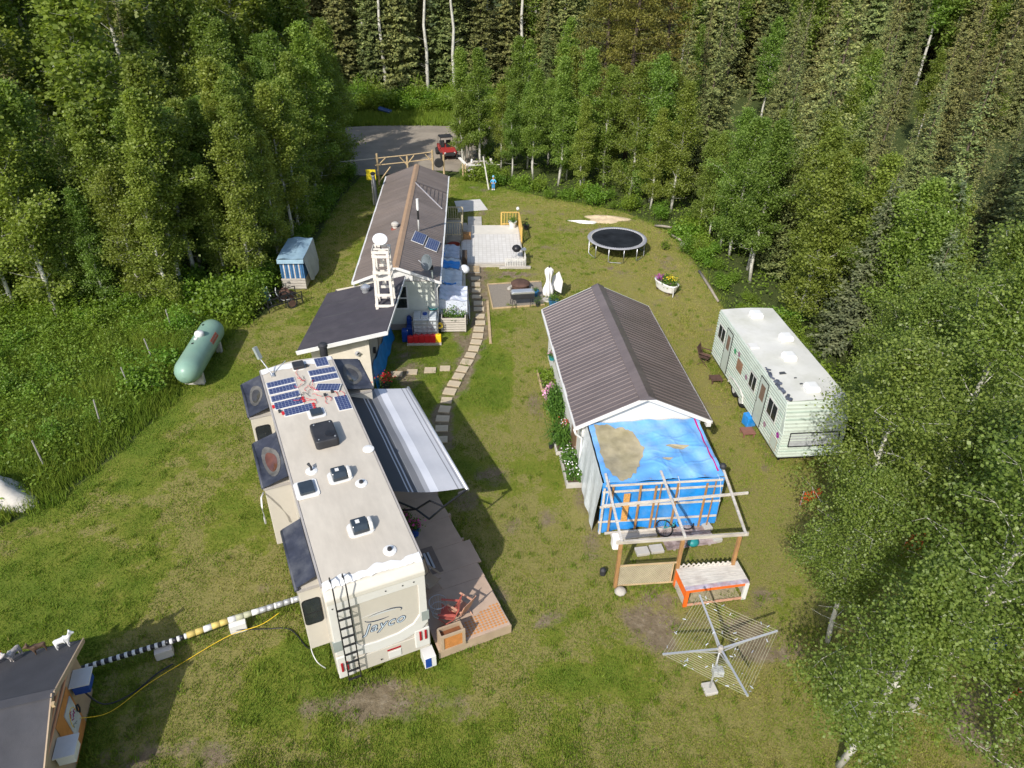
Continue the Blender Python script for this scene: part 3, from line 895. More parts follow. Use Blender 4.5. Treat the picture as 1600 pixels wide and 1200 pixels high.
def undergrowth():
    # overgrown field on the left: tall grass and weeds
    n = 130000
    x = rng.uniform(-27, -13.0, n); y = rng.uniform(14.5, 33, n)
    e = seg_dist(x, y, LAWN_L)
    sd_ = np.where(in_poly(x, y, LAWN), -e, e) + fbm(x * 1.3, y * 1.3) * .35 + fbm(x * 4, y * 4) * .25 + rng.uniform(-.15, .15, n)
    k = (sd_ > .0) & (x < -12.6) & (y > 15 + (-14 - x) * .2)
    x, y, e = x[k], y[k], sd_[k]
    h = (np.clip(.22 + e * .45, 0, .95) + fbm(x * .9, y * .9) * .25).clip(.2, 1.25) * rng.uniform(.55, 1.1, len(x))
    tone = np.clip(.28 + fbm(x * .8 + 3, y * .8) * .3 + rng.normal(0, .13, len(x)), 0, 1)
    blades('tall_grass', x, y, h, np.full(len(x), .035), tone, 'tall unmown grass in the field left of the lawn', .75)
    n = 90000
    x = rng.uniform(-27, -13.2, n); y = rng.uniform(16, 33, n)
    e = seg_dist(x, y, LAWN_L)
    k = (~in_poly(x, y, LAWN)) & (e > .7) & (fbm(x * .7 + 60, y * .7) + rng.uniform(-.3, .3, n) > -.25)
    x, y, e = x[k], y[k], e[k]
    top = (.35 + e * .12 + fbm(x * 1.1 + 8, y * 1.1) * .45).clip(.15, 1.6)
    z = top * rng.uniform(.35, 1.05, len(x))
    V, F = leaves(np.stack([x, y, z], 1), .11, rng, .8, .6)
    tag(np_mesh('weeds', V, F, LEAF_U), 'leafy weeds filling the field left of the lawn', 'weeds', kind='stuff')
    # floor of the woods
    n = 150000
    x = rng.uniform(-40, 44, n); y = 12 + rng.uniform(0, 1, n) ** 1.1 * 66
    e = seg_dist(x, y, LAWN_L + LAWN_R)
    road = (y > 53.5) & (y < 73) & (x < -2.5)
    k = (~in_poly(x, y, LAWN)) & ~road & (e < np.where(x > 8, 26, 14)) & ((x > 11) | (y > 31)) & (fbm(x * .6, y * .6 + 70) + rng.uniform(-.4, .4, n) > -.2)
    x, y = x[k], y[k]
    z = (.3 + fbm(x * 1.1 + 8, y * 1.1) * .5).clip(.05, 1.2) * rng.uniform(.3, 1.1, len(x))
    V, F = leaves(np.stack([x, y, z], 1), .16, rng, .8, .6)
    tag(np_mesh('woodland_undergrowth', V, F, LEAF_U), 'leafy undergrowth on the floor of the woods', 'undergrowth', kind='stuff')
    # long grass on the road verge
    n = 26000
    x = rng.uniform(-24, 6, n); y = rng.uniform(70.5, 75.5, n) + x * .08
    blades('verge_grass', x, y, rng.uniform(.25, .7, n), np.full(n, .07), np.clip(.25 + rng.normal(0, .12, n), 0, 1), 'long grass on the far verge of the gravel road', .7)
undergrowth()

def edge_grass():
    # longer grass the mower leaves against walls, wheels, posts and beds
    lines = [([(-4.4, 10.9), (-8.7, 20.2)], .45), ([(-4.3, 10.9), (-1.9, 11.8)], .25), ([(-1.75, 11.9), (.05, 12.95)], .2), ([(.05, 12.95), (-.9, 15.1), (-2.7, 18.4)], .2),
             ([(2.3, 19.7), (1.4, 28.0)], .5), ([(1.4, 28.1), (6.0, 28.7)], .3), ([(6.75, 20.1), (5.9, 28.5)], .35), ([(3.0, 14.4), (6.9, 14.8)], .25), ([(4.9, 13.9), (6.9, 14.2)], .2),
             ([(9.7, 20.3), (9.0, 27.6)], .35), ([(9.7, 20.2), (12.0, 20.4)], .35), ([(-7.3, 29.8), (-8.2, 45.7)], .4), ([(-8.3, 24.9), (-8.4, 29.8)], .3), ([(-10.6, 10.9), (-9.5, 7.4)], .3),
             ([(-11.0, 11.3), (-6.0, 13.6)], .22), ([(-14.1, 24.0), (-13.0, 28.6)], .6), ([(10.9, 33.0), (10.0, 43.8), (7.3, 47.2), (1.6, 50.2), (-4.6, 54.2)], .7), ([(-2.5, 30.0), (-3.3, 37.5)], .2)]
    X, Y = [], []
    for pts, w in lines:
        P = np.array(pts)
        L_ = np.hypot(*np.diff(P, axis=0).T)
        m_ = int(L_.sum() * 420)
        seg = rng.choice(len(L_), m_, p=L_ / L_.sum())
        f = rng.uniform(0, 1, m_)
        p = P[seg] * (1 - f[:, None]) + P[seg + 1] * f[:, None] + rng.normal(0, w * .55, (m_, 2))
        X.append(p[:, 0]); Y.append(p[:, 1])
    x, y = np.concatenate(X), np.concatenate(Y)
    k = (fbm(x * 1.7 + 7, y * 1.7) + rng.uniform(-.5, .5, len(x)) > -.1) & (seg_dist(x, y, PATH) > .5)
    x, y = x[k], y[k]
    # clumps and weeds out on the open lawn
    nc = 1500
    cx, cy = rng.uniform(-16, 12, nc), 8.6 + rng.uniform(0, 1, nc) ** 1.4 * 40
    ok = in_poly(cx, cy, LAWN) & (fbm(cx * .5 + 3, cy * .5 + 50) > -.1)
    cx, cy = cx[ok], cy[ok]
    q = np.repeat(np.arange(len(cx)), 34)
    x = np.concatenate([x, cx[q] + rng.normal(0, .07, len(q))]); y = np.concatenate([y, cy[q] + rng.normal(0, .07, len(q))])
    h = rng.uniform(.05, .16, len(x))
    tone = np.clip(.25 + rng.normal(0, .18, len(x)) + fbm(x, y) * .25, 0, 1)
    blades('uncut_grass', x, y, h, np.full(len(x), .024), tone, 'longer uncut grass and weed tufts along walls and edges', .9)
edge_grass()

# ================================================================== ROAD
def road():
    def fn(u, v):
        x = -30 + 27.5 * u
        y0 = 54.6 + .12 * (x + 12) + .5 * math.sin(x * .7); y1 = 69.5 + .12 * (x + 12) + .4 * math.sin(x * .5 + 1)
        return (x, y0 + (y1 - y0) * v, .012 + .05 * math.sin(v * math.pi))
    o = MB().grid(fn, 40, 10).build('gravel_road', ROADM, smooth=True)
    tag(o, 'wide gravel road and turning place behind the mobile home', kind='structure')
road()

# ================================================================== FIFTH-WHEEL TRAILER (local x: rear to front, y: to its left side)
RVX, RVY, RVA = -3.15, 11.41, R(114.7)
rv = thing('fifth_wheel_trailer', 'long cream fifth-wheel camper with solar panels on its roof and a striped awning', 'camper', (RVX, RVY, 0), RVA)
def rvw(x, y, z=0):
    return (RVX + x * math.cos(RVA) - y * math.sin(RVA), RVY + x * math.sin(RVA) + y * math.cos(RVA), z)
body = MB().side([(0.02, .62), (0, 1.0), (0.0, 3.45), (0.10, 3.70), (0.25, 3.76), (10.2, 3.76), (10.5, 3.70), (10.85, 3.35), (11.05, 2.7), (10.9, 1.95), (8.1, 1.9), (7.95, .6)], -1.22, 1.22).build('body', CREAM, rv, bevel=.06, seg=3)
def crown_roof(u, v):
    y = -1.17 + 2.34 * v
    x = .22 + 10.1 * u + (.18 * (1 - (y / 1.17) ** 2) if u > .99 else 0)
    return (x, y, 3.775 + .035 * (1 - (y / 1.17) ** 2) + .004 * math.sin(x * 3 + y * 5))
roof = MB().grid(crown_roof, 40, 10).build('roof', TPO, rv, smooth=True)
MB().box(.2, 10.35, -1.235, -1.185, 3.70, 3.775).build('gutter', GREYW, rv)
MB().box(.2, 10.35, 1.185, 1.235, 3.70, 3.775).build('gutter', GREYW, rv)
# white sealant brushed along the rear and front roof edges
def sealer(x0, x1, seed, rag):
    mb = MB()
    rs = random.Random(seed)
    n = 34
    p1_, p2_ = rs.uniform(0, 6), rs.uniform(0, 6)
    a = [x0 + rag * (math.sin(k * .45 + p1_) + .6 * math.sin(k * 1.1 + p2_)) + rs.uniform(-.2, .2) * rag for k in range(n + 1)]
    b = [x1 + rs.uniform(-1, 1) * rag * .4 for _ in range(n + 1)]
    def fn(u, v):
        i = round(u * n)
        y = -1.19 + 2.38 * u
        x = a[i] * (1 - v) + b[i] * v
        z = 3.79 + .037 * (1 - (y / 1.19) ** 2)
        if x < .25: z -= (.25 - x) ** 2 * 2.0 + .0
        return (x, y, z)
    return mb.grid(fn, n, 4)
sealer(.30, .08, 3, .05).build('rear_sealant', SEAL, roof, smooth=True)
sealer(10.05, 10.36, 4, .04).build('front_sealant', SEAL, roof, smooth=True)
def rnd_rect(cx, cy, sx, sy, r=.08, n=4):
    out = []
    for (qx, qy, a0) in ((1, 1, 0), (-1, 1, 90), (-1, -1, 180), (1, -1, 270)):
        for k in range(n + 1):
            a = R(a0 + 90 * k / n)
            out.append((cx + qx * (sx / 2 - r) + r * math.cos(a), cy + qy * (sy / 2 - r) + r * math.sin(a)))
    return out
# solar panels, flat and flexible: (x0,x1,y0,y1, red tabs)
PAN = [(9.08, 9.44, .22, 1.15), (8.66, 9.04, .22, 1.15), (8.20, 8.58, .21, 1.14), (7.74, 8.16, .20, 1.10), (7.25, 7.68, -.04, .88),
       (9.76, 10.36, -1.04, -.58), (9.24, 9.62, -1.17, -.25), (8.82, 9.19, -1.16, -.25), (6.92, 7.76, -1.16, -.72)]
def solar(cx, cy, sx, sy, rz, z, parent, frame_w=.025, tilt=(0, 0), matf=WHITE):
    base = MB().box(-sx / 2, sx / 2, -sy / 2, sy / 2, 0, .022).build('solar_panel', matf, parent, (cx, cy, z), (tilt[0], tilt[1], rz))
    MB().box(-sx / 2 + frame_w, sx / 2 - frame_w, -sy / 2 + frame_w, sy / 2 - frame_w, .023, .028).build('cell_sheet', CELL, base)
    return base
def rz_(y):
    return 3.785 + .035 * (1 - (y / 1.17) ** 2)
for i, (x0, x1, y0, y1) in enumerate(PAN):
    cy = (y0 + y1) / 2
    p = solar((x0 + x1) / 2, cy, x1 - x0, y1 - y0, 0, rz_(abs(cy) + .2 if abs(cy) > .3 else 0) - .004, rv, tilt=(-.03 * cy * 1.3, 0))
    if i in (3, 4):
        for k in (-1, 0, 1):
            MB().box(-.03 + k * .12, .05 + k * .12, -(y1 - y0) / 2 - .05, -(y1 - y0) / 2 + .03, .029, .036).build('red_tape', RED, p)
        MB().box(-.10, .08, (y1 - y0) / 2 - .02, (y1 - y0) / 2 + .06, .029, .036).build('red_tape', RED, p)
solar(8.345, -.68, .46, .80, R(-23), 3.82, rv, tilt=(.0, .03))
# loose wiring between the panels
wr = random.Random(5)
for k in range(26):
    x, y = wr.uniform(7.6, 9.9), wr.uniform(-.25, .2)
    if k > 16: x, y = wr.uniform(7.75, 8.1), wr.uniform(-1.0, .1)
    pts = []
    a = wr.uniform(0, 6.28)
    for s in range(7):
        pts.append((x, y, rz_(y) + .025 + wr.uniform(0, .02)))
        a += wr.uniform(-1.1, 1.1)
        x += math.cos(a) * .075; y += math.sin(a) * .06
    MB().tube(pts, .008, 4).build('cable', RED if k % 3 else BLACK, roof)
for (x, y) in ((7.6, .98), (8.05, -.75), (7.95, -.5), (9.95, -.3)):
    MB().box(x - .05, x + .05, y - .04, y + .04, 3.80, 3.87).build('junction_box', BLKPL, roof)
def hatch(x, y, sx, sy, flange=.12, lid=SMOKE, h=.09):
    f = MB().prism(rnd_rect(x, y, sx + flange, sy + flange, .09), 3.80, 3.828).build('roof_vent', SEAL, rv)
    MB().prism(rnd_rect(x, y, sx, sy, .04), 3.829, 3.829 + h).build('lid', lid, f, bevel=.025)
    return f
hatch(10.02, -.03, .40, .38, .04, BLKPL, .12)
hatch(7.06, -.05, .34, .36, .18)
hatch(3.66, .89, .50, .40, .22)
def air_cover(x, y):
    f = MB().prism(rnd_rect(x, y, .52, .66, .14), 3.80, 3.84).build('vent_cover', SEAL, rv)
    MB().side([(-.22, 0), (-.22, .12), (-.14, .24), (.14, .24), (.22, .12), (.22, 0)], -.20, .20).build('hood', SMOKE, f, (x, y + .02, 3.841), bevel=.03)
    MB().side([(-.2, 0), (-.2, .10), (-.12, .21), (.12, .21), (.2, .10), (.2, 0)], -.11, .0).build('hood_end', GELW, f, (x, y - .19, 3.841), bevel=.03)
    MB().box(-.06, .06, -.05, .05, 0, .01).build('sticker', WHITE, f, (x, y + .06, 4.083))
air_cover(3.82, -.05); air_cover(1.64, -.08)
ac = MB().prism(rnd_rect(0, 0, 1.0, .68, .09), 0, .30).build('air_conditioner', BLKPL, rv, (5.70, -.03, 3.80), bevel=.05, seg=3)
MB().lathe([(.15, 0), (.15, .012), (.04, .02), (.04, .03), (0, .03)], 18).build('fan_grille', BLACK, ac, (-.2, -.14, .302))
for (x, y) in ((-.38, .22), (.38, .22), (-.38, -.25), (.38, -.25)):
    MB().lathe([(.025, 0), (.02, .012), (0, .014)], 8).build('bolt', STEEL, ac, (x, y, .30))
for (x, y, k) in ((4.38, .62, 1), (3.33, -.52, 0), (.64, -.55, 0), (4.72, -1.08, 2)):
    f = MB().lathe([(.17, 0), (.165, .015), (.09, .035), (0, .04)], 16, sx=1.1).build('plumbing_flange', SEAL, rv, (x, y, 3.80))
    if k == 1:
        MB().tube([(0, 0, .02), (0, 0, .16)], [.035, .03], 8).tube([(.0, 0, .15), (.12, .05, .19)], [.03, .045], 8).build('vent_pipe', BLKPL, f)
    elif k == 0:
        MB().lathe([(.055, .03), (.06, .06), (.05, .10), (0, .11)], 12).build('vent_cap', BLKPL, f)
# raised television antenna
an = MB().box(-.12, .08, -.06, .06, 0, .05).build('television_antenna', STEEL, rv, (9.84, .87, 3.80))
MB().tube([(0, 0, .04), (.35, .30, .62)], .02, 6).build('mast', ALU, an)
MB().beam((.30, .26, .55), (.42, .36, .95), .14, .10).build('antenna_head', GREYC, an)
MB().tube([(0, 0, .04), (.75, -.55, .02)], .012, 5).build('strut', ALU, an)
# slide-out rooms on the left
def slide(x0, x1, side, depth, ztop, zbot, topper, window, puddle=None):
    s = 1 if side > 0 else -1
    y0, y1 = sorted((s * 1.20, s * depth))
    so_ = MB().box(x0, x1, y0, y1, zbot, ztop).build('slide_out', CREAM, rv, bevel=.02)
    MB().box(x0 - .03, x0 + .0, y0 + .02, y1 + .03, ztop - .05, ztop + .02).build('trim', GREYW, so_)
    yo = s * (depth + .02)
    MB().tube([(x0 - .02, yo, ztop + .04), (x1 + .02, yo, ztop + .04)], .055, 10).build('roller_tube', NAVY, so_, smooth=True)
    t0, t1 = topper
    def fn(u, v):
        x = t0 + (t1 - t0) * u
        y = s * (1.225 + (depth + .02 - 1.225) * v)
        sag = .14 * math.sin(math.pi * u) ** 1.3 * math.sin(math.pi * v) ** .8 if puddle else .03 * math.sin(math.pi * u) * math.sin(math.pi * v)
        return (x, y, ztop + .30 - .21 * v - sag)
    tp = MB().grid(fn, 24, 12).build('topper_awning', NAVY, so_, smooth=True)
    MB().beam((t0, s * 1.23, ztop + .31), (t1, s * 1.23, ztop + .31), .03, .05).build('awning_rail', BLACK, so_)
    if puddle:
        px, py, rx, ry, m = puddle
        rs = random.Random(int(px * 10))
        wob = [1 + .10 * math.sin(2 * math.pi * k_ / 18 * 2 + px) + .07 * math.sin(2 * math.pi * k_ / 18 * 3 + 2 * px) for k_ in range(18)]
        def disc(k, dz, mat_, nm):
            vs_, fs_ = [], []
            for rr_ in (.02, .35, .7, 1.0):
                for i_ in range(18):
                    a_ = 2 * math.pi * i_ / 18
                    qx, qy = px + rx * k * rr_ * wob[i_] * math.cos(a_), s * py + ry * k * rr_ * wob[i_] * math.sin(a_)
                    u_, v_ = (qx - t0) / (t1 - t0), (qy * s - 1.225) / (depth + .02 - 1.225)
                    q_ = fn(min(.99, max(.01, u_)), min(.98, max(.02, v_)))
                    vs_.append((q_[0], q_[1], q_[2] + dz))
            for j_ in range(3):
                for i_ in range(18):
                    i2 = (i_ + 1) % 18
                    fs_.append((j_ * 18 + i_, (j_ + 1) * 18 + i_, (j_ + 1) * 18 + i2, j_ * 18 + i2))
            MB().add(vs_, fs_).build(nm, mat_, tp, smooth=True)
        disc(1.55, .010, SILT, 'silt_ring')
        disc(1.0, .018, m, 'rain_puddle')
    if window:
        wy, wz = (y0 + y1) / 2 + .02, zbot + .62 * (ztop - zbot)
        ww, wh = min(.42, (y1 - y0) - .12), .85
        fr = rnd_rect(wy, wz, ww + .06, wh + .06, .10)
        MB().add([(x0 - .012, a, b) for a, b in fr] + [(x0 + .01, a, b) for a, b in fr], [tuple(range(len(fr)))] + [(i, (i + 1) % len(fr), len(fr) + (i + 1) % len(fr), len(fr) + i) for i in range(len(fr))]).build('window_frame', BLACK, so_)
        gl = rnd_rect(wy, wz, ww, wh, .08)
        MB().add([(x0 - .016, a, b) for a, b in gl], [tuple(range(len(gl)))]).build('pane', GLASS, so_)
        MB().box(x0 - .022, x0 - .017, wy - ww / 2, wy + ww / 2, wz - .06, wz - .03).build('glazing_bar', BLACK, so_)
    return so_
SILT = M('dried_silt', (.115, .110, .100), .9, var=.35, scale=4)
PUD1 = M('murky_rain_water', (.055, .05, .045), .12, var=.3, spec=.7)
PUD2 = M('brown_rain_water', (.13, .05, .03), .12, var=.35, spec=.7)
slide(8.50, 10.45, 1, 1.86, 3.22, 1.0, (8.42, 10.5), True, (9.55, 1.53, .36, .14, PUD1))
slide(4.85, 6.95, 1, 1.93, 3.22, 1.0, (4.78, 7.0), False, (5.85, 1.57, .50, .15, PUD2))
slide(.80, 2.90, 1, 1.72, 3.22, 1.0, (.82, 2.94), True)
slide(8.55, 10.5, -1, 2.15, 3.22, 1.0, (8.5, 10.6), False, (9.6, 1.72, .45, .20, PUD1))
MB().tube([(4.85, 1.97, 3.1), (4.65, 2.06, 3.1), (4.45, 2.10, 2.95), (4.30, 2.10, 2.65), (4.28, 2.10, 2.45)], .025, 8).build('drain_spout', WHITE, rv, smooth=True)
# rear cap: mouldings, lamps, ladder and lettering; the rear wall is the local plane x = 0
def rear_ring(outer, inner, x0, x1):
    n = len(outer)
    vs = [(x0, a, b) for a, b in outer] + [(x0, a, b) for a, b in inner] + [(x1, a, b) for a, b in outer] + [(x1, a, b) for a, b in inner]
    fs = []
    for i in range(n):
        j = (i + 1) % n
        fs += [(i, j, n + j, n + i), (2 * n + j, 2 * n + i, 3 * n + i, 3 * n + j), (i, 2 * n + i, 2 * n + j, j), (n + j, 3 * n + j, 3 * n + i, n + i)]
    return MB().add(vs, fs)
outer = [(1.19, 3.40), (1.19, 2.6), (1.19, 1.55), (.8, 1.28), (.2, 1.17), (-.5, 1.22), (-1.0, 1.40), (-1.19, 1.62), (-1.19, 2.6), (-1.19, 3.40)]
inner = [(.66, 3.10), (.66, 2.6), (.66, 1.72), (.55, 1.56), (.15, 1.52), (-.4, 1.56), (-.80, 1.72), (-.98, 1.98), (-1.0, 2.6), (-1.0, 3.10)]
rear_ring(outer, inner, -.055, .01).build('rear_moulding', GELW, rv, bevel=.018)
MB().box(-.02, .01, -1.0, .66, 1.5, 3.1).build('rear_panel', CREAM, rv)
MB().side([(-.07, 3.36), (-.07, 3.52), (.06, 3.70), (.2, 3.74), (.2, 3.36)], -1.21, 1.21).build('rear_cap', M('pale_cap_gelcoat', (.60, .565, .49), .35, var=.04, coat=.2), rv, bevel=.03, seg=3)
for yy in (1.08, -.62, -.9, -.2):
    MB().lathe([(.022, 0), (.015, .012), (0, .014)], 8).build('marker_screw', BLACK, rv, (-.062, yy, 3.22 if yy > 0 else 3.25), (0, -math.pi / 2, 0))
MB().box(-.04, .0, -1.205, 1.205, .60, 1.16).build('lower_skirt', CREAM, rv, bevel=.03)
MB().box(-.065, .0, -1.21, -.80, .72, 1.42).build('corner_panel', GELW, rv, bevel=.03)
MB().box(-.065, .0, .80, 1.21, .60, 1.42).build('corner_panel', GELW, rv, bevel=.03)
MB().box(-.062, .0, -1.222, -1.03, 1.72, 2.06).build('grey_decal_patch', GREYC, rv)
MB().box(-.062, .0, 1.0, 1.222, 1.66, 2.02).build('grey_decal_patch', GREYC, rv)
for yy in (1.10, .97, -.95, -1.09):
    MB().box(-.10, -.06, yy - .03, yy + .03, .88 if yy > 0 else 1.02, 1.20 if yy > 0 else 1.36).build('tail_lamp', DKRED, rv, bevel=.012)
MB().box(-.055, -.04, -.42, -.06, 1.00, 1.05).build('brake_light', DKRED, rv)
MB().box(-.06, -.04, -.42, -.08, .70, .95).build('number_plate_holder', GELW, rv, bevel=.01)
MB().lathe([(.02, 0), (.02, .02)], 8).build('latch', BLACK, rv, (-.06, .12, .80), (0, -math.pi / 2, 0))
lad = MB().build('rear_ladder', BLACK, rv)
for yy in (1.00, .70):
    MB().tube([(-.17, yy, .55), (-.21, yy, .7), (-.21, yy, 3.55), (-.16, yy, 3.95), (.02, yy, 4.03), (.2, yy, 3.98), (.26, yy, 3.80)], .017, 8).build('rail', BLACK, lad, smooth=True)
    for zz in (.95, 2.95):
        MB().tube([(-.21, yy, zz), (-.04, yy, zz)], .012, 6).build('bracket', BLACK, lad)
for k in range(9):
    zz = .66 + k * .325
    MB().box(-.235, -.185, .70, 1.00, zz - .012, zz + .012).build('rung', BLACK, lad)
lad.data.materials.clear(); lad.data.materials.append(BLACK)
LOGO_D = M('dark_blue_lettering', (.030, .05, .09), .4, var=.05)
LOGO_L = M('pale_blue_lettering', (.52, .60, .66), .35, var=.05)
def text(s, size, mat, name, parent, mw, ext=.003, shear=0, offset=0, align='LEFT'):
    c = bpy.data.curves.new(name, 'FONT')
    c.body = s; c.size = size; c.extrude = ext; c.shear = shear; c.offset = offset; c.align_x = align; c.space_character = 1.12
    c.materials.append(mat)
    t0_ = bpy.data.objects.new(name, c)
    me = bpy.data.meshes.new_from_object(t0_)
    bpy.data.objects.remove(t0_)
    o = bpy.data.objects.new(name, me)
    COL.objects.link(o)
    o.parent = parent
    o.matrix_local = mw
    return o
# text faces backwards (-x): its x axis runs along -y
def rear_m(y, z, x, rot=0):
    return Matrix.Translation((x, y, z)) @ Matrix(((0, 0, -1, 0), (-1, 0, 0, 0), (0, 1, 0, 0), (0, 0, 0, 1))) @ Matrix.Rotation(rot, 4, 'Z')
text('Jayco', .44, LOGO_D, 'lettering', rv, rear_m(.44, 1.93, -.026), .003, .35, .012)
text('Jayco', .44, LOGO_L, 'lettering_fill', rv, rear_m(.44, 1.93, -.031), .003, .35, -.006)
def arc_ribbon(cy, cz, ry, rz2, a0, a1, w0, w1, x, mat, name):
    mb = MB()
    n = 22
    vs, fs = [], []
    for i in range(n + 1):
        f = i / n
        a = R(a0 + (a1 - a0) * f)
        w = (w0 + (w1 - w0) * f) * (math.sin(math.pi * min(1, max(.04, f))) * .8 + .2)
        for q in (-.5, .5):
            vs.append((x, cy - (ry + w * q) * math.cos(a), cz + (rz2 + w * q) * math.sin(a)))
    for i in range(n):
        fs.append((2 * i, 2 * i + 1, 2 * i + 3, 2 * i + 2))
    return mb.add(vs, fs).build(name, mat, rv)
arc_ribbon(-.10, 2.42, .45, .13, -25, 150, .055, .02, -.027, LOGO_D, 'bird_emblem')
arc_ribbon(-.02, 2.40, .40, .13, 175, 300, .03, .05, -.027, LOGO_D, 'bird_emblem_tail')
arc_ribbon(-.02, 2.52, .52, .05, 60, 185, .04, .03, -.028, GELW, 'bird_emblem_wing')
arc_ribbon(-.06, 2.44, .38, .06, 20, 165, .025, .02, -.028, LOGO_L, 'bird_emblem_stroke')
# running gear, front legs, hitch
for s in (-1, 1):
    for xx in (3.3, 4.2):
        w = MB().lathe([(.20, -.11), (.36, -.10), (.38, -.05), (.38, .05), (.36, .10), (.20, .11)], 22).build('wheel', TYRE, rv, (xx, s * 1.02, .38), (R(90), 0, 0), smooth=True)
        MB().lathe([(.0, .112), (.19, .112), (.205, .09)], 18).build('rim', STEEL, w, (0, 0, 0), (0 if s < 0 else math.pi, 0, 0))
    MB().beam((8.4, s * .85, .0), (8.4, s * .85, 1.9), .09).build('landing_leg', BLACK, rv)
    MB().beam((.5, s * .75, .0), (.5, s * .75, .65), .07).build('stabiliser', BLACK, rv)
MB().box(.1, 7.9, -1.15, 1.15, .45, .62).build('chassis', BLACK, rv)
# right side: door and windows under the awning
MB().box(5.0, 5.75, -1.245, -1.215, .75, 2.75).build('entry_door', GELW, rv, bevel=.01)
for x0, x1 in ((6.3, 7.4), (1.5, 2.6), (3.6, 4.6)):
    MB().box(x0, x1, -1.24, -1.215, 1.9, 2.6).build('side_window', GLASS, rv, bevel=.01)
# awning: cloth, roller, arms
AW0, AW1 = 3.40, 9.22
g = lambda v: (v, v, v * 1.03)
AWN = stripe_mat('striped_awning_cloth', 1, [(-3.62, g(.52)), (-3.52, g(.30)), (-3.47, g(.55)), (-3.36, g(.26)), (-3.32, g(.56)), (-2.98, g(.55)), (-2.74, g(.74)), (-2.48, g(.40)), (-2.33, g(.20)), (-2.12, g(.30)), (-2.10, g(.09)), (-1.98, g(.50)), (-1.93, g(.08)), (-1.86, g(.50)), (-1.82, g(.065)), (-1.2, g(.06))])
aw = MB()
def awf(u, v):
    x = AW0 + (AW1 - AW0) * u
    return (x, -1.25 - 2.33 * v, 3.22 - .72 * v - .09 * math.sin(math.pi * v) - .016 * math.sin(u * 23 + v * 2) * math.sin(math.pi * v) - .012 * math.sin(u * 7 + 5 * v))
awc = aw.grid(awf, 60, 20).build('awning', AWN, rv, smooth=True)
MB().tube([(AW0 - .08, -3.60, 2.48), (AW1 + .08, -3.60, 2.48)], .055, 10).build('roller_tube', ALU, awc, smooth=True)
for xx in (AW0 - .06, AW1 + .06):
    s = -1 if xx < 5 else 1
    MB().tube([(xx - s * .0, -3.60, 2.48), (xx, -3.3, 2.42)], .045, 8).build('end_cap', BLKPL, awc)
    if s < 0:
        # folding scissor arm at the near end
        pA, pB, pC, pD, pE = (xx + .02, -1.27, 2.5), (3.12, -1.93, 2.5), (2.59, -2.15, 2.5), (3.30, -2.41, 2.5), (2.90, -2.69, 2.5)
        for p_, q_ in ((pB, pC), (pB, pD), (pC, pE), (pD, pE)):
            MB().beam(p_, q_, .035, .05).build('scissor_arm', BLACK, awc)
        MB().beam((xx + .02, -1.27, 2.45), pB, .03, .05).build('scissor_arm', BLACK, awc)
        MB().beam((xx + .02, -1.27, 2.95), pB, .03, .05).build('scissor_arm', BLACK, awc)
        MB().beam(pE, (xx, -3.58, 2.47), .04, .06).build('support_arm', BLACK, awc)
    else:
        MB().beam((xx, -1.27, 1.6), (xx, -3.58, 2.46), .04, .06).build('support_arm', BLACK, awc)
# front stovepipe-like black exhaust beside the front
MB().lathe([(.14, 0), (.14, .9), (.17, .92), (.17, 1.0), (.1, 1.05), (0, 1.06)], 14, (10.9, -1.05, 3.0)).build('black_vent_stack', BLKPL, rv, smooth=False)

# ------------------------------------------------------------------ deck beside the camper
deck = thing('wooden_deck', 'brown painted wooden deck along the right side of the camper', 'deck', (RVX, RVY, 0), RVA)
def dpanel(poly, z0=.30, z1=.35, m=DECKM):
    return MB().prism(poly, z0, z1).build('deck_panel', m, deck, bevel=.006)
DX = [-.08, .62, 1.22, 1.82, 2.40]
for a, b in zip(DX[:-1], DX[1:]):
    dpanel([(a + .004, -1.40), (b - .004, -1.40), (b - .004, -3.50), (a + .004, -3.52)])
dpanel([(2.40, -1.40), (3.38, -1.40), (3.38, -3.64), (2.40, -3.64)])
for a, b in ((3.385, 4.60), (4.605, 5.82), (5.825, 7.0)):
    dpanel([(a, -1.40), (b, -1.40), (b, -3.38), (a, -3.42)])
MB().box(-.09, 2.4, -3.535, -3.515, .02, .30).build('rim_board', DECKM, deck)
MB().box(-.105, -.085, -3.53, -1.4, .02, .34).build('rim_board', TAN, deck)
MB().box(2.4, 7.0, -3.40, -3.38, .02, .295).build('rim_board', DECKM, deck)
for xx in (.0, 1.2, 2.3, 3.5, 4.7, 6.0):
    MB().box(xx, xx + .09, -3.5, -1.45, 0, .30).build('joist', DECKM, deck)
# diamond-patterned tiles in the outer near corner
lat = MB()
for i in range(9):
    for j in range(12):
        x0, y0 = .0 + i * .085, -3.48 + j * .105
        if i * .085 > .75 - j * .03: continue
        lat.prism([(x0, y0 + .045), (x0 + .036, y0), (x0 + .072, y0 + .045), (x0 + .036, y0 + .09)], .352, .358)
tag(lat.build('diamond_inlay', ORWOOD, deck), kind='stuff')
bx = thing('lattice_planter_box', 'tan wooden box with orange lattice front at the near end of the deck', 'planter', rvw(.06, -1.80, .355), RVA)
for (x0, x1, y0, y1) in ((.10, .15, -.34, .34), (-.2, .099, -.34, -.29), (-.2, .099, .29, .34)):
    MB().box(x0, x1, y0, y1, .0, .52).build('side_panel', TAN, bx)
for (y0, y1, z0, z1) in ((-.34, -.26, 0, .62), (.26, .34, 0, .62), (-.26, .26, .54, .62), (-.26, .26, 0, .07)):
    MB().box(-.25, -.201, y0, y1, z0, z1).build('frame_board', TAN, bx)
MB().box(-.19, .09, -.28, .28, .02, .40).build('soil_fill', M('dark_orange_liner', (.22, .08, .03), .7), bx)
lt = MB()
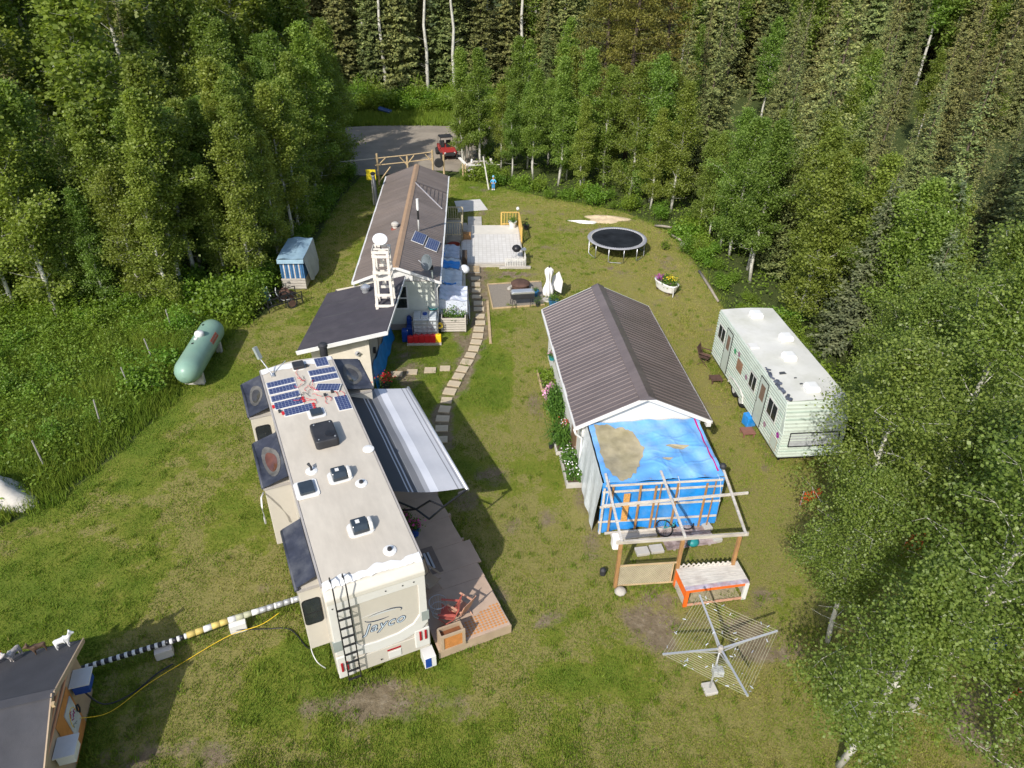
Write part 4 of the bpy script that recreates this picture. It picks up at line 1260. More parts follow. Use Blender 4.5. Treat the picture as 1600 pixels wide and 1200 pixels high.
for k in range(-16, 17):
    for sg_ in (1, -1):
        c0 = k * .05
        pts_ = []
        for (yy, zz) in ((-.26, None), (.26, None)):
            zz = .30 + sg_ * (yy - c0)
            pts_.append((yy, zz))
        (ya, za), (yb, zb_) = pts_
        def cl_z(yy, zz):
            z2 = min(.54, max(.07, zz)); return (yy + (z2 - zz) * sg_, z2)
        (ya, za), (yb, zb_) = cl_z(ya, za), cl_z(yb, zb_)
        if yb - ya > .03:
            lt.beam((-.222 + .006 * sg_, ya, za), (-.222 + .006 * sg_, yb, zb_), .008, .018)
tag(lt.build('lattice', ORWOOD, bx), kind='stuff')
bk = thing('wire_basket', 'round wire fire basket on the deck beside the camper', 'basket', rvw(1.05, -1.80, .355), RVA)
for zz, rr in ((.02, .17), (.25, .21), (.5, .25)):
    MB().tube([(rr * math.cos(a), rr * math.sin(a), zz) for a in [2 * math.pi * k / 20 for k in range(21)]], .010, 5).build('hoop', STEEL, bk)
for k in range(18):
    a = 2 * math.pi * k / 18
    MB().tube([(.17 * math.cos(a), .17 * math.sin(a), .02), (.25 * math.cos(a), .25 * math.sin(a), .5)], .004, 4).build('wire', STEEL, bk)
def folding_chair(name, label, pos, rz, seatm, framem, group=None):
    c = thing(name, label, 'chair', pos, rz, group)
    MB().grid(lambda u, v: (-.22 + .44 * u, -.2 + .42 * v, .40 - .05 * math.sin(math.pi * u)), 8, 4).build('seat', seatm, c, solid=.012)
    MB().grid(lambda u, v: (-.22 + .44 * u, .22 + .14 * v, .42 + .45 * v - .0 * u), 6, 6).build('backrest', seatm, c, solid=.012)
    for s in (-1, 1):
        MB().tube([(s * .25, -.24, 0), (s * .25, .2, .42), (s * .25, .38, .90)], .013, 6).build('leg', framem, c)
        MB().tube([(s * .25, .25, 0), (s * .25, -.22, .42)], .013, 6).build('leg', framem, c)
        MB().beam((s * .26, -.22, .60), (s * .26, .28, .62), .05, .025).build('armrest', framem, c)
    return c
FADR = M('faded_red_paint', (.42, .10, .075), .6, var=.2)
WOODC = M('peach_timber', (.55, .30, .20), .7, var=.15)
folding_chair('deck_chair', 'red slatted deck chair behind the lattice planter box', rvw(.68, -1.95, .355), RVA + R(150), FADR, FADR)
folding_chair('deck_chair', 'pale wooden deck chair next to the red one on the deck', rvw(.72, -2.32, .355), RVA + R(120), WOODC, WOODC)
folding_chair('deck_chair', 'brown deck chair tight against the camper wall', rvw(1.95, -1.85, .355), RVA + R(-60), TAN, TAN)
mat_ = MB().box(-.55, .55, -.45, .45, 0, .010).build('door_mat', M('taupe_mat', (.20, .15, .12), .9), None, rvw(3.02, -2.0, .354), (0, 0, RVA))
tag(mat_, 'large taupe floor mat on the deck under the striped rug', 'mat')
rg_ = MB().box(-.34, .34, -.25, .25, 0, .012).build('striped_rug', stripe_mat('striped_rug_weave', 1, [(-.25, g(.5)), (-.19, g(.05)), (-.14, g(.55)), (-.07, g(.10)), (-.01, g(.5)), (.05, g(.05)), (.12, g(.5)), (.18, g(.1)), (.25, g(.1))]), None, rvw(3.02, -2.02, .366), (0, 0, RVA))
tag(rg_, 'small blue-grey striped rug on the deck mat', 'rug')
def flower_pot(name, label, pos, r, h, potm, leafm, blooms, seed, lr=None, n=500, cat='flower pot'):
    rg0 = np.random.default_rng(seed)
    t = thing(name, label, cat, pos)
    MB().lathe([(r * .7, 0), (r, h), (r * 1.06, h), (r * 1.06, h * .93), (r * .9, h * .92), (0, h * .9)], 18).build('pot', potm, t, smooth=False)
    lr = lr or r * 1.2
    P = rg0.normal(size=(n, 3)) * np.array([lr * .5, lr * .5, lr * .35]) + np.array([0, 0, h + lr * .35])
    V, F = leaves(P, r * .28, rg0)
    np_mesh('foliage', V, F, leafm, t)
    for i, bm in enumerate(blooms):
        P = rg0.normal(size=(70, 3)) * np.array([lr * .5, lr * .5, lr * .25]) + np.array([0, 0, h + lr * .62])
        V, F = leaves(P, r * .35, rg0, 1.0)
        np_mesh('blossom', V, F, bm, t)
    return t
FPINK = M('pink_petals', (.72, .08, .35), .6, var=.2); FRED = M('red_petals', (.55, .01, .02), .6, var=.2); FLIL = M('lilac_pink_petals', (.72, .35, .52), .6, var=.2)
FPUR = M('purple_petals', (.35, .02, .28), .6, var=.2); FYEL = M('yellow_petals', (.80, .60, .03), .6, var=.2); FWHT = M('white_petals', (.75, .72, .70), .6, var=.1)
flower_pot('flower_pot', 'blue pot of pink flowers on the deck near the awning arm', rvw(4.25, -2.1, .355), .20, .36, BLUEP, LEAF_G, [FPINK], 3)
flower_pot('flower_pot', 'black pot of pink flowers on the deck tucked against the camper', rvw(4.80, -1.95, .355), .18, .32, BLKPL, LEAF_G, [FPINK], 4)
step = MB().box(-.2, .2, -.16, .16, 0, .42).build('painted_box', WHITE, None, rvw(-.05, -1.12, 0), (0, 0, RVA), bevel=.01)
tag(step, 'white crate with blue side under the rear right corner of the camper', 'crate')
MB().box(-.212, -.2, -.02, .14, .05, .40).build('blue_face', BLUEP, step)

# ------------------------------------------------------------------ drain pipe to the orange shed, blocks and cords
pp = [(-11.05, 11.20), (-9.01, 12.07), (-7.69, 12.76), (-6.0, 13.50), (-4.6, 14.1)]
pipe = thing('insulated_pipe', 'long wrapped pipe running from the orange shed to the camper', 'pipe', (0, 0, 0))
BANDY = M('yellow_wrap', (.55, .42, .12), .6, var=.15); BANDG = M('pale_green_wrap', (.42, .42, .28), .6, var=.15); BANDS = M('silver_wrap', (.42, .42, .42), .4, .4, var=.2)
def pz(t):
    P_ = [Vector((*p, .34 + .03 * i)) for i, p in enumerate(pp)]
    d_ = [0]
    for a, b in zip(P_[:-1], P_[1:]): d_.append(d_[-1] + (b - a).length)
    s = t * d_[-1]
    for i in range(len(d_) - 1):
        if s <= d_[i + 1] or i == len(d_) - 2:
            return P_[i].lerp(P_[i + 1], (s - d_[i]) / (d_[i + 1] - d_[i]))
n = 76
t = 0.0
pr = random.Random(8)
while t < .999:
    if t < .37: w_, m_ = (.014, BLACK) if int(t / .0001) % 2 and False else (.013, BLACK)
    k = len([c for c in pipe.children])
    if t < .36:
        m_ = WHITE if k % 2 else BLACK
        w_ = .010 if k % 2 else .016
        r_ = .075 if k % 2 else .07
    elif t < .50: m_ = BANDY if k % 3 else WHITE; w_ = .03; r_ = .088
    elif t < .62: m_ = BANDG if k % 3 else WHITE; w_ = .03; r_ = .085
    elif t < .80: m_ = BANDS if k % 3 else WHITE; w_ = .028 if k % 3 else .010; r_ = .085
    else: m_ = BLKPL if k % 4 == 1 else BANDS; w_ = .03; r_ = .08
    e_ = min(1, t + w_)
    MB().tube([pz(t), pz(e_ + .0008)], r_, 10).build('wrap_band', m_, pipe, smooth=True)
    t = e_
for i, (tt, m_) in enumerate(((.275, CONC), (.545, WHITE))):
    p = pz(tt)
    o = MB().box(-.22, .22, -.10, .14, 0, p.z - .08).build('support_block', m_, None, (p.x + .04, p.y - .10, 0), (0, 0, R(24)), bevel=.01)
    tag(o, ('grey concrete block propping the pipe near the orange shed', 'white block propping the middle of the pipe')[i], 'block')
def cord(name, label, pts, r, m):
    P_ = [Vector(p) for p in pts]
    out = []
    for i in range(len(P_) - 1):
        a, b, c, d_ = P_[max(0, i - 1)], P_[i], P_[i + 1], P_[min(len(P_) - 1, i + 2)]
        for k in range(8):
            u = k / 8
            out.append(.5 * ((2 * b) + (-a + c) * u + (2 * a - 5 * b + 4 * c - d_) * u * u + (-a + 3 * b - 3 * c + d_) * u ** 3))
    out.append(P_[-1])
    return tag(MB().tube(out, r, 5).build(name, m, smooth=True), label, 'cord')
cord('extension_cord', 'yellow extension cord lying from the orange shed to the pipe', [(-10.3, 9.75, .5), (-9.9, 10.2, .05), (-9.3, 11.0, .03), (-8.6, 11.7, .03), (-7.7, 12.45, .1), (-6.9, 12.75, .2), (-6.45, 13.1, .3)], .009, YELLOW)
cord('black_hose', 'black hose looping from the white box on the orange shed over the grass', [(-10.45, 10.35, .7), (-10.0, 10.25, .3), (-9.6, 10.7, .04), (-9.2, 11.3, .03), (-8.9, 11.6, .03)], .022, BLACK)
cord('sewer_hose', 'thin black cable curving over the grass to the camper slide', [(-7.6, 12.6, .15), (-6.8, 12.75, .03), (-6.1, 12.75, .03), (-5.5, 12.2, .03), (-5.25, 11.9, .4)], .016, BLACK)
cord('white_cable', 'pale cable hanging by the rear slide of the camper', [(-5.1, 11.9, 1.2), (-5.2, 11.8, .6), (-5.0, 11.5, .4), (-4.8, 11.5, .1)], .014, WHITE)

# ================================================================== ORANGE SHED, lower left (local x: outwards through the gable, y: to the far eave)
shed = thing('orange_shed', 'tan shed with orange trim and dark felt roof in the lower left corner', 'shed', (-10.66, 10.86, 0), R(17))
SW, SL, EZ, RZ_ = 3.8, 4.5, 1.72, 2.46
MB().add([(0, -.05, 0), (0, -SW, 0), (0, -SW, EZ), (0, -SW / 2, RZ_ - .06), (0, -.05, EZ), (-SL, -.05, 0), (-SL, -SW, 0), (-SL, -SW, EZ), (-SL, -SW / 2, RZ_ - .06), (-SL, -.05, EZ)],
         [(0, 1, 2, 3, 4), (9, 8, 7, 6, 5), (0, 4, 9, 5), (1, 6, 7, 2), (0, 5, 6, 1)]).build('wall', TAN, shed)
def slope(ya, za, yb, zb, x0, x1, name):
    return MB().add([(x0, ya, za), (x1, ya, za), (x1, yb, zb), (x0, yb, zb), (x0, ya, za + .05), (x1, ya, za + .05), (x1, yb, zb + .05), (x0, yb, zb + .05)],
                    [(3, 2, 1, 0), (4, 5, 6, 7), (0, 1, 5, 4), (1, 2, 6, 5), (2, 3, 7, 6), (3, 0, 4, 7)])
slope(.12, EZ - .02, -SW / 2, RZ_, -SL - .2, .24, 'r').build('roof_slope', SHING, shed)
slope(-SW / 2 - .002, RZ_, -SW - .15, EZ - .02, -SL - .2, .20, 'r').build('roof_slope', SHING, shed)
MB().beam((-SL - .2, -SW / 2, RZ_ + .055), (.25, -SW / 2, RZ_ + .055), .22, .012).build('ridge_strip', SHING, shed)
MB().beam((.25, .12, EZ + .01), (.25, -SW / 2, RZ_ + .03), .03, .12).build('barge_board', TAN, shed)
MB().beam((.21, -SW - .15, EZ + .01), (.21, -SW / 2, RZ_ + .03), .03, .12).build('barge_board', TAN, shed)
MB().beam((.03, -.62, 1.72), (.03, -SW + .95, 1.62), .03, .06).build('copper_trim', COPPER, shed)
MB().beam((.03, -1.0, 1.95), (.03, -SW + 1.2, 1.80), .03, .05).build('copper_trim', COPPER, shed)
MB().box(.005, .014, -2.05, -.98, .03, 1.52).build('orange_panel', ORWOOD, shed)
qp = MB().box(.016, .034, -1.62, -1.08, .40, 1.28).build('painted_sign', M('pale_grey_sign', (.52, .54, .55), .6), shed)
MG = M('magenta_sign_paint', (.32, .03, .16), .6)
qr = random.Random(4)
for k in range(7):
    y, z = -1.34 + qr.uniform(-.14, .18), 1.08 - .07 * k + qr.uniform(-.04, .04)
    MB().tube([(.042, y, z), (.042, y - qr.uniform(.03, .09), z + qr.uniform(-.08, .08)), (.042, y - .07, z + qr.uniform(-.1, .1))], .014, 4).build('painted_motif', MG if k < 5 else GREYC, qp)
MB().tube([(.040, -1.35 + .20 * math.cos(a), .80 + .30 * math.sin(a)) for a in [2 * math.pi * k / 24 for k in range(14)]], .008, 4).build('painted_ring', YELLOW, qp)
for i, (yy, zz) in enumerate(((-.72, 1.38), (-2.45, 1.33))):
    b_ = MB().box(0, .44, -.26, .26, 0, .03).build('white_hood', WHITE, shed, (.02, yy, zz))
    MB().box(.04, .38, -.21, .21, -.32, -.001).build('hood_box', WHITE if i else BLUEP, b_)
MB().tube([(.04, -.98, .80), (.08, -1.05, .72), (.10, -1.15, .70), (.08, -1.18, .80), (.04, -1.05, .86)], .02, 6).build('hook', BLACK, shed)
MB().box(.25, .31, -2.2, -2.12, 2.42, 2.52).build('ridge_block', WOODY, shed)
# little animal sculptures standing on the far eave of the shed
def critter(label, lx, ly, s, m, horns=True, rz=0, upright=False):
    c, sn = math.cos(R(17)), math.sin(R(17))
    z = EZ + .05 + (.12 - ly) / (SW / 2 + .12) * (RZ_ - EZ)
    o = thing('goat_figurine', label, 'figurine', (-10.66 + lx * c - ly * sn, 10.86 + lx * sn + ly * c, z - .01), R(17) + rz)
    mb = bmesh.new()
    me = bpy.data.meshes.new('body')
    J = [(-.13, 0, .25), (.0, 0, .26), (.14, 0, .27), (.21, 0, .36), (.25, 0, .42), (.34, 0, .40), (-.18, 0, .30)]
    E_ = [(0, 1), (1, 2), (2, 3), (3, 4), (4, 5), (0, 6)]
    rad = [.07, .075, .065, .045, .045, .022, .015]
    for (x, y) in ((-.13, .045), (-.13, -.045), (.13, .045), (.13, -.045)):
        i = len(J)
        J += [(x, y, .17), (x - .01, y, .10), (x, y, .0)]
        rad += [.03, .02, .018]
        E_ += [(0 if x < 0 else 2, i), (i, i + 1), (i + 1, i + 2)]
    for yy in (-.03, .03):
        J.append((.22, yy * 2.2, .49)); rad.append(.012); E_.append((4, len(J) - 1))
    me.from_pydata([tuple(q * s for q in p) for p in J], E_, [])
    b_ = bpy.data.objects.new('body', me); COL.objects.link(b_); b_.parent = o
    me.materials.append(m)
    md = b_.modifiers.new('skin', 'SKIN')
    for i, sv in enumerate(me.skin_vertices[0].data):
        sv.radius = (rad[i] * s, rad[i] * s); sv.use_root = (i == 1)
    b_.modifiers.new('sub', 'SUBSURF').levels = 1
    b_.modifiers['sub'].render_levels = 2
    return o
critter('white goat figurine at the far corner of the dark shed roof', -.12, -.06, .95, WHITE, rz=R(10))
critter('brown goat figurine on the dark shed roof left of the white one', -.62, -.05, .85, M('brown_metal', (.10, .06, .035), .6), rz=R(200))
critter('grey and white goat figurine with raised horns on the shed roof', -1.12, -.10, .95, M('grey_white_paint', (.40, .36, .33), .7, var=.6, scale=9), rz=R(240))
critter('orange figurine at the left picture edge on the shed roof', -1.52, -.10, .95, M('orange_enamel', (.75, .25, .02), .5), rz=R(250))

# ================================================================== GARAGE with ribbed metal roof (local: x right, y back)
GX, GY, GA = 4.575, 19.68, R(6)
gar = thing('garage', 'white garage with ribbed brown metal roof in the middle of the yard', 'garage', (GX, GY, 0), GA)
def gw(x, y, z=0):
    return (GX + x * math.cos(GA) - y * math.sin(GA), GY + x * math.sin(GA) + y * math.cos(GA), z)
GL = 8.7
MB().box(-2.10, 2.10, .25, GL - .3, 0, 2.28).build('wall', WHITE, gar)
MB().add([(-2.1, .25, 2.281), (2.1, .25, 2.281), (0, .25, 3.28), (-2.1, GL - .3, 2.281), (2.1, GL - .3, 2.281), (0, GL - .3, 3.28)], [(0, 1, 2), (5, 4, 3), (0, 2, 5, 3), (1, 4, 5, 2)]).build('gable', WHITE, gar)
def ribbed(sign, halfw, length, ze, zr, pitch, name, mat, parent, rib_h=.030, rib_w=.05, sheet=4, thick=.02):
    """one roof slope laid in overlapping metal sheets, each with standing ribs from ridge to eave"""
    n = round(length / pitch)
    pitch = length / n
    ex = sign * halfw
    def q(x, y, dz):
        return (x, y, zr + (ze - zr) * abs(x) / halfw + dz)
    i = 0
    k = 0
    while i < n:
        j = min(n, i + sheet)
        y0, y1 = i * pitch, j * pitch
        lift = .004 * (k % 2)
        ey = ex + sign * (.012 * math.sin(k * 2.3))
        mb = MB()
        mb.add([q(0, y0, lift), q(ey, y0, lift), q(ey, y1, lift), q(0, y1, lift), q(0, y0, thick + lift), q(ey, y0, thick + lift), q(ey, y1, thick + lift), q(0, y1, thick + lift)],
               [(0, 1, 2, 3), (7, 6, 5, 4), (0, 4, 5, 1), (1, 5, 6, 2), (2, 6, 7, 3), (3, 7, 4, 0)] if sign > 0 else [(3, 2, 1, 0), (4, 5, 6, 7), (1, 5, 4, 0), (2, 6, 5, 1), (3, 7, 6, 2), (0, 4, 7, 3)])
        for r_ in range(i, j):
            y = r_ * pitch + rib_w * .6
            a, b = rib_w * .5, rib_w * .22
            t_ = thick + lift
            mb.add([q(0, y - a, t_), q(0, y - b, t_ + rib_h), q(0, y + b, t_ + rib_h), q(0, y + a, t_), q(ey, y - a, t_), q(ey, y - b, t_ + rib_h), q(ey, y + b, t_ + rib_h), q(ey, y + a, t_)],
                   [(0, 1, 5, 4), (1, 2, 6, 5), (2, 3, 7, 6), (4, 5, 6, 7), (3, 2, 1, 0)])
        mb.build('roof_sheet', mat, parent)
        i = j
        k += 1
ribbed(-1, 2.38, GL, 2.26, 3.38, .2285, 'roof_slope', ROOFB, gar, .024, .046)
ribbed(1, 2.38, GL, 2.26, 3.38, .2285, 'roof_slope', ROOFB, gar, .024, .046)
rc = MB()
rc.add([(-.28, -.03, 3.31), (0, -.03, 3.455), (.28, -.03, 3.31), (-.28, GL + .03, 3.31), (0, GL + .03, 3.455), (.28, GL + .03, 3.31), (-.28, -.03, 3.29), (.28, -.03, 3.29), (-.28, GL + .03, 3.29), (.28, GL + .03, 3.29)],
       [(0, 1, 4, 3), (1, 2, 5, 4), (0, 6, 7, 2, 1), (3, 4, 5, 9, 8), (6, 0, 3, 8), (2, 7, 9, 5)]).build('ridge_cap', ROOFB, gar)
for s in (-1, 1):
    for yy in (0.0, GL):
        MB().beam((s * 2.40, yy, 2.20), (0, yy, 3.33), .03, .14).build('barge_board', WHITE if s < 0 or yy > 0 else WHITE, gar)
    MB().box(*sorted((s * 2.36, s * 2.44)), .0, GL, 2.14, 2.25).build('gutter', WHITE if s < 0 else GREYW, gar)
MB().tube([(-2.42, .05, 2.15), (-2.35, .1, 1.9), (-2.13, .12, 1.7), (-2.13, .12, .25), (-2.3, .0, .12)], .045, 8).build('downpipe', WHITE, gar, smooth=True)
MB().box(2.2, 2.36, -.08, .12, 2.08, 2.24).build('corner_bracket', WHITE, gar)
MB().box(-2.125, -2.10, 1.0, 1.9, .1, 2.1).build('door', M('brown_door', (.20, .12, .07), .6), gar)
MB().box(-2.13, -2.10, 5.0, 6.2, 1.0, 1.9).build('window', GLASS, gar)
MB().box(-1.9, -1.5, .21, .25, .05, .32).build('foundation_vent', CONC, gar)

# ------------------------------------------------------------------ tarpaulin lean-to on its front
lean = thing('tarpaulin_lean_to', 'lean-to covered in bright blue tarpaulin on the front of the garage', 'lean-to', (GX, GY, 0), GA)
def pool(x, y):
    return math.exp(-(((x + 1.05) / .75) ** 2 + ((y + 1.3) / 1.15) ** 2) * 1.2)
CRE = []
_cr = random.Random(21)
for _ in range(26):
    CRE.append((_cr.uniform(-1.9, 1.9), _cr.uniform(-2.6, .2), _cr.choice((_cr.uniform(-.5, .2), _cr.uniform(1.2, 1.9), _cr.uniform(-.3, .3))), _cr.uniform(.3, 1.1), _cr.uniform(.012, .035)))
def crease(x, y):
    z = 0
    for (a, b, th, l, h) in CRE:
        dx, dy = x - a, y - b
        t_ = dx * math.cos(th) + dy * math.sin(th); d_ = -dx * math.sin(th) + dy * math.cos(th) + .06 * math.sin(t_ * 4)
        z += .7 * h * math.exp(-(d_ / .035) ** 2) * math.exp(-(t_ / l) ** 2)
    return z
def tarp_roof(u, v):
    x = -1.93 + 3.86 * u
    y = .20 - 2.87 * v
    z = 2.28 - .20 * v - .16 * pool(x, y) + .022 * math.sin(x * 7 + y * 2.5) * (.5 + u) * (1 - pool(x, y)) + .018 * math.sin(y * 9 - x * 3) + crease(x, y) * (1 - .8 * pool(x, y)) - .07 * math.exp(-(((x - .9) / .5) ** 2 + ((y + 1.2) / .5) ** 2))
    return (x, y, z)
tr_ = MB().grid(tarp_roof, 110, 84).build('tarp_roof', TARPR, lean, smooth=True)
ctl = [(-1.72, .02), (-1.2, .06), (-.69, -.18), (-.38, -.65), (-.30, -1.13), (-.45, -1.6), (-.72, -2.02), (-.95, -2.45), (-1.3, -2.60), (-1.62, -2.42), (-1.74, -1.7), (-1.78, -.8)]
pl = []
NP = 72
_pr = random.Random(77)
for k in range(NP):
    q = k * len(ctl) / NP; i = int(q); f = q - i
    a_, b_ = ctl[i % len(ctl)], ctl[(i + 1) % len(ctl)]
    x_, y_ = a_[0] * (1 - f) + b_[0] * f, a_[1] * (1 - f) + b_[1] * f
    w_ = 1 + .05 * math.sin(k * .55) + .04 * math.sin(k * 1.3 + 1) + _pr.uniform(-.03, .03)
    pl.append((-1.05 + (x_ + 1.05) * w_, -1.25 + (y_ + 1.25) * w_))
pl = [(max(-1.86, x), min(.14, max(-2.62, y))) for x, y in pl]
def zt(x, y):
    return tarp_roof((x + 1.93) / 3.86, (.20 - y) / 2.87)[2]
pm = MB()
cx, cy = -1.05, -1.25
rings = [(0,), ]
vs = [(cx, cy, zt(cx, cy) + .02)]
for f in (.14, .28, .42, .56, .7, .84, .93, 1.0):
    for (x, y) in pl:
        xx, yy = cx + (x - cx) * f, cy + (y - cy) * f
        vs.append((xx, yy, zt(xx, yy) + .02))
fs = [(0, 1 + i, 1 + (i + 1) % NP) for i in range(NP)]
for r_ in range(7):
    for i in range(NP):
        j = (i + 1) % NP
        fs.append((1 + r_ * NP + i, 1 + (r_ + 1) * NP + i, 1 + (r_ + 1) * NP + j, 1 + r_ * NP + j))
pm.add(vs, fs).build('silt_pool', PUDDLE, tr_, smooth=True)
for (x0, y0, rx, ry) in ((.85, -1.15, .36, .10), (.35, -1.75, .16, .06)):
    poly = [(x0 + rx * math.cos(a) * (1 + .3 * math.sin(3 * a)), y0 + ry * math.sin(a)) for a in [2 * math.pi * k / 14 for k in range(14)]]
    MB().add([(x, y, zt(x, y) + .012) for x, y in poly], [tuple(range(14))]).build('debris_patch', PUDDLE, tr_)
for k in range(9):
    x_ = -1.75 + k * .44
    MB().lathe([(.016, 0), (.028, .004), (.016, .008)], 10, cap=False).build('eyelet', STEEL, tr_, (x_, -2.58, zt(x_, -2.58) + .004))
for (x_, dx) in ((-1.75, -.1), (.45, .05), (1.75, .12)):
    MB().tube([(x_, -2.58, zt(x_, -2.58) + .01), (x_ + dx * .3, -2.80, 2.02), (x_ + dx, -2.88, 1.2)], .008, 5).build('rope', CLOTHW, tr_)
def tape(u, v):
    y = .12 - 2.55 * v
    x = 1.80 + .02 * math.sin(v * 7) + (.05 + .01 * math.sin(v * 20)) * (u - .5)
    return (x, y, zt(min(x, 1.92), y) + .018)
MB().grid(tape, 2, 26).build('magenta_strip', PINK, tr_)
def tarp_front(u, v):
    x = -1.98 + 3.92 * u
    return (x, -2.69 - .05 * v + .03 * math.sin(x * 8) * (.3 + v) + .02 * math.sin(v * 9 + x * 2), 2.07 - (2.02 + .04 * math.sin(x * 2.3)) * v)
MB().grid(tarp_front, 60, 24).build('tarp_front', TARP, lean, smooth=True)
def plast_side(u, v):
    y = .22 - 2.9 * u
    return (-1.98 - .20 * v - (.022 * math.sin(y * 9 + v * 3) + .02 * math.sin(y * 4.3 + 1)) * v, y, 2.26 - .2 * u - (1.95 + .1 * u) * v)
MB().grid(plast_side, 44, 16).build('plastic_side', PLAST, lean, smooth=True)
MB().grid(lambda u, v: (1.96 + .04 * math.sin(u * 20) * v, .22 - 2.9 * u, 2.24 - .2 * u - 1.95 * v), 40, 12).build('tarp_side', TARP2, lean, smooth=True)
for z_, x0, x1 in ((1.78, -1.98, 1.9), (1.15, -2.02, 1.92), (.50, -2.02, 1.9), (2.04, -1.9, 1.85)):
    MB().beam((x0, -2.78, z_), (x1, -2.80, z_ + .02), .03, .07).build('batten', WOODW, lean)
for i, x_ in enumerate((-1.95, -1.68, -.80, -.30, -.14, .40, 1.35, 1.62)):
    MB().beam((x_, -2.835, .02), (x_ + .02, -2.80, 2.0 if i % 3 else 1.95), .07 if i not in (4, 7) else .04, .02, (0, 1, 0)).build('upright', WOODP if i else WOODW, lean)
MB().box(-1.30, -1.10, -2.85, -2.83, .55, 1.72).build('chipboard_strip', OSB, lean)
MB().beam((-1.8, -2.90, .10), (.6, -2.86, .14), .03, .09).build('batten', WOODW, lean)

# ------------------------------------------------------------------ pergola frame
per = thing('pergola_frame', 'open timber pergola frame in front of the blue tarpaulin', 'pergola', (GX, GY, 0), GA)
for x_ in (-1.92, -.10, 1.60):
    MB().box(x_ - .05, x_ + .05, -5.10, -5.0, 0, 1.86).build('post', WOODP, per, bevel=.006)
MB().beam((-2.05, -5.05, 1.92), (1.85, -5.02, 1.92), .05, .12).build('front_beam', WOODG, per)
MB().beam((-2.2, -3.62, 2.0), (2.45, -3.40, 2.0), .05, .08).build('cross_beam', WOODW, per)
for (x0, x1) in ((-1.82, -1.93), (-.03, -.07), (2.0, 1.72)):
    MB().beam((x0, -2.30, 2.12), (x1, -5.12, 2.02), .07, .05).build('rafter', WOODW, per)
MB().box(-2.13, -1.9, -5.0, -4.72, 1.55, 2.0).build('corner_cloth', CLOTHW, per, bevel=.04)
lamp = MB().lathe([(.10, 0), (.11, .10), (.06, .16), (0, .17)], 12).build('lamp', BLKPL, per, (1.98, -2.35, 2.16))
def lattice_panel(x0, x1, z0, z1, step, y, m, w=.022):
    mb = MB()
    W_, H_ = x1 - x0, z1 - z0
    k = -H_
    while k < W_:
        for s in (1, -1):
            a, b = max(0, k), min(W_, k + H_)
            if b - a > .03:
                if s > 0: p, q_ = (x0 + a, y, z0 + (a - k)), (x0 + b, y, z0 + (b - k))
                else: p, q_ = (x0 + a, y + .012, z1 - (a - k)), (x0 + b, y + .012, z1 - (b - k))
                mb.beam(p, q_, w, .008, (0, 1, 0))
        k += step
    return mb
lp = lattice_panel(-1.86, -.22, .12, .92, .075, -5.05, WOODY, .021).build('lattice', M('pale_lattice', (.44, .38, .26), .8, var=.15), per)
tag(lp, kind='stuff')
lp = lattice_panel(-.04, 1.54, .35, .85, .15, -5.06, WOODW, .045).build('lattice', WOODW, per)
tag(lp, kind='stuff')
for z_ in (.10, .94):
    MB().beam((-1.87, -5.05, z_), (-.15, -5.05, z_), .03, .05).build('rail', WOODY, per)
MB().beam((-.24, -5.05, .1), (-.24, -5.05, .92), .04, .04).build('rail', WOODY, per)
# clutter on the ground beneath the pergola
def slab(label, x, y, sx, sy, h, rz, m, name='concrete_slab', cat='slab', z=0):
    o = MB().box(-sx / 2, sx / 2, -sy / 2, sy / 2, 0, h).build(name, m, None, gw(x, y, z), (0, 0, GA + rz), bevel=.008)
    return tag(o, label, cat)
slab('long grey paving slab under the pergola, foot of the tarpaulin', -.85, -3.02, 1.5, .30, .10, R(4), WOODG, 'timber_plank', 'plank')
slab('pale concrete slab under the pergola, left of two', -.75, -3.72, .42, .32, .10, R(4), CONC)
slab('pale concrete slab under the pergola, right of two', -.27, -3.66, .42, .32, .10, R(4), CONC)
slab('upper pale block at the right end under the pergola', 1.62, -2.75, .28, .50, .14, R(12), CONC, 'concrete_block', 'block')
slab('lower pale block at the right end under the pergola', 1.78, -3.40, .30, .26, .14, R(12), CONC, 'concrete_block', 'block')
PALM = M('burnt_paint_boards', (.30, .22, .20), .8, var=.5, scale=4, dirt=(.5, .44, .42), dirt_amt=.7, dirt_scale=4)
pal = thing('board_platform', 'stained low board platform beneath the bicycle under the pergola', 'platform', gw(.85, -3.15, 0), GA + R(6))
for k in range(7):
    MB().box(-.85, .85, -.52 + k * .15, -.39 + k * .15, .05, .08).build('board', PALM, pal)
for xx in (-.6, .6):
    MB().box(xx - .04, xx + .04, -.52, .52, 0, .049).build('bearer', WOODG, pal)
# bicycle leaning on the platform
bic = thing('bicycle', 'teal and black bicycle lying under the pergola by the blue tarpaulin', 'bicycle', gw(.62, -3.08, .12), GA + R(20))
bic.rotation_euler = (R(-62), 0, GA + R(18))
for x_ in (-.42, .42):
    w = MB().tube([(x_ + .28 * math.cos(a), 0, .28 + .28 * math.sin(a)) for a in [2 * math.pi * k / 22 for k in range(23)]], .024, 6, cap=False).build('wheel', TYRE, bic)
    for k in range(8):
        a = math.pi * k / 8
        MB().tube([(x_ + .27 * math.cos(a), 0, .28 + .27 * math.sin(a)), (x_ - .27 * math.cos(a), 0, .28 - .27 * math.sin(a))], .004, 3).build('spoke', STEEL, w)
fr = [((-.42, 0, .28), (-.05, 0, .26)), ((-.05, 0, .26), (-.18, 0, .62)), ((-.18, 0, .62), (.26, 0, .60)), ((.26, 0, .60), (-.05, 0, .26)), ((-.42, 0, .28), (-.18, 0, .58)), ((.42, 0, .28), (.25, 0, .70))]
for p_, q_ in fr:
    MB().tube([p_, q_], .018, 6).build('frame_tube', TEAL, bic)
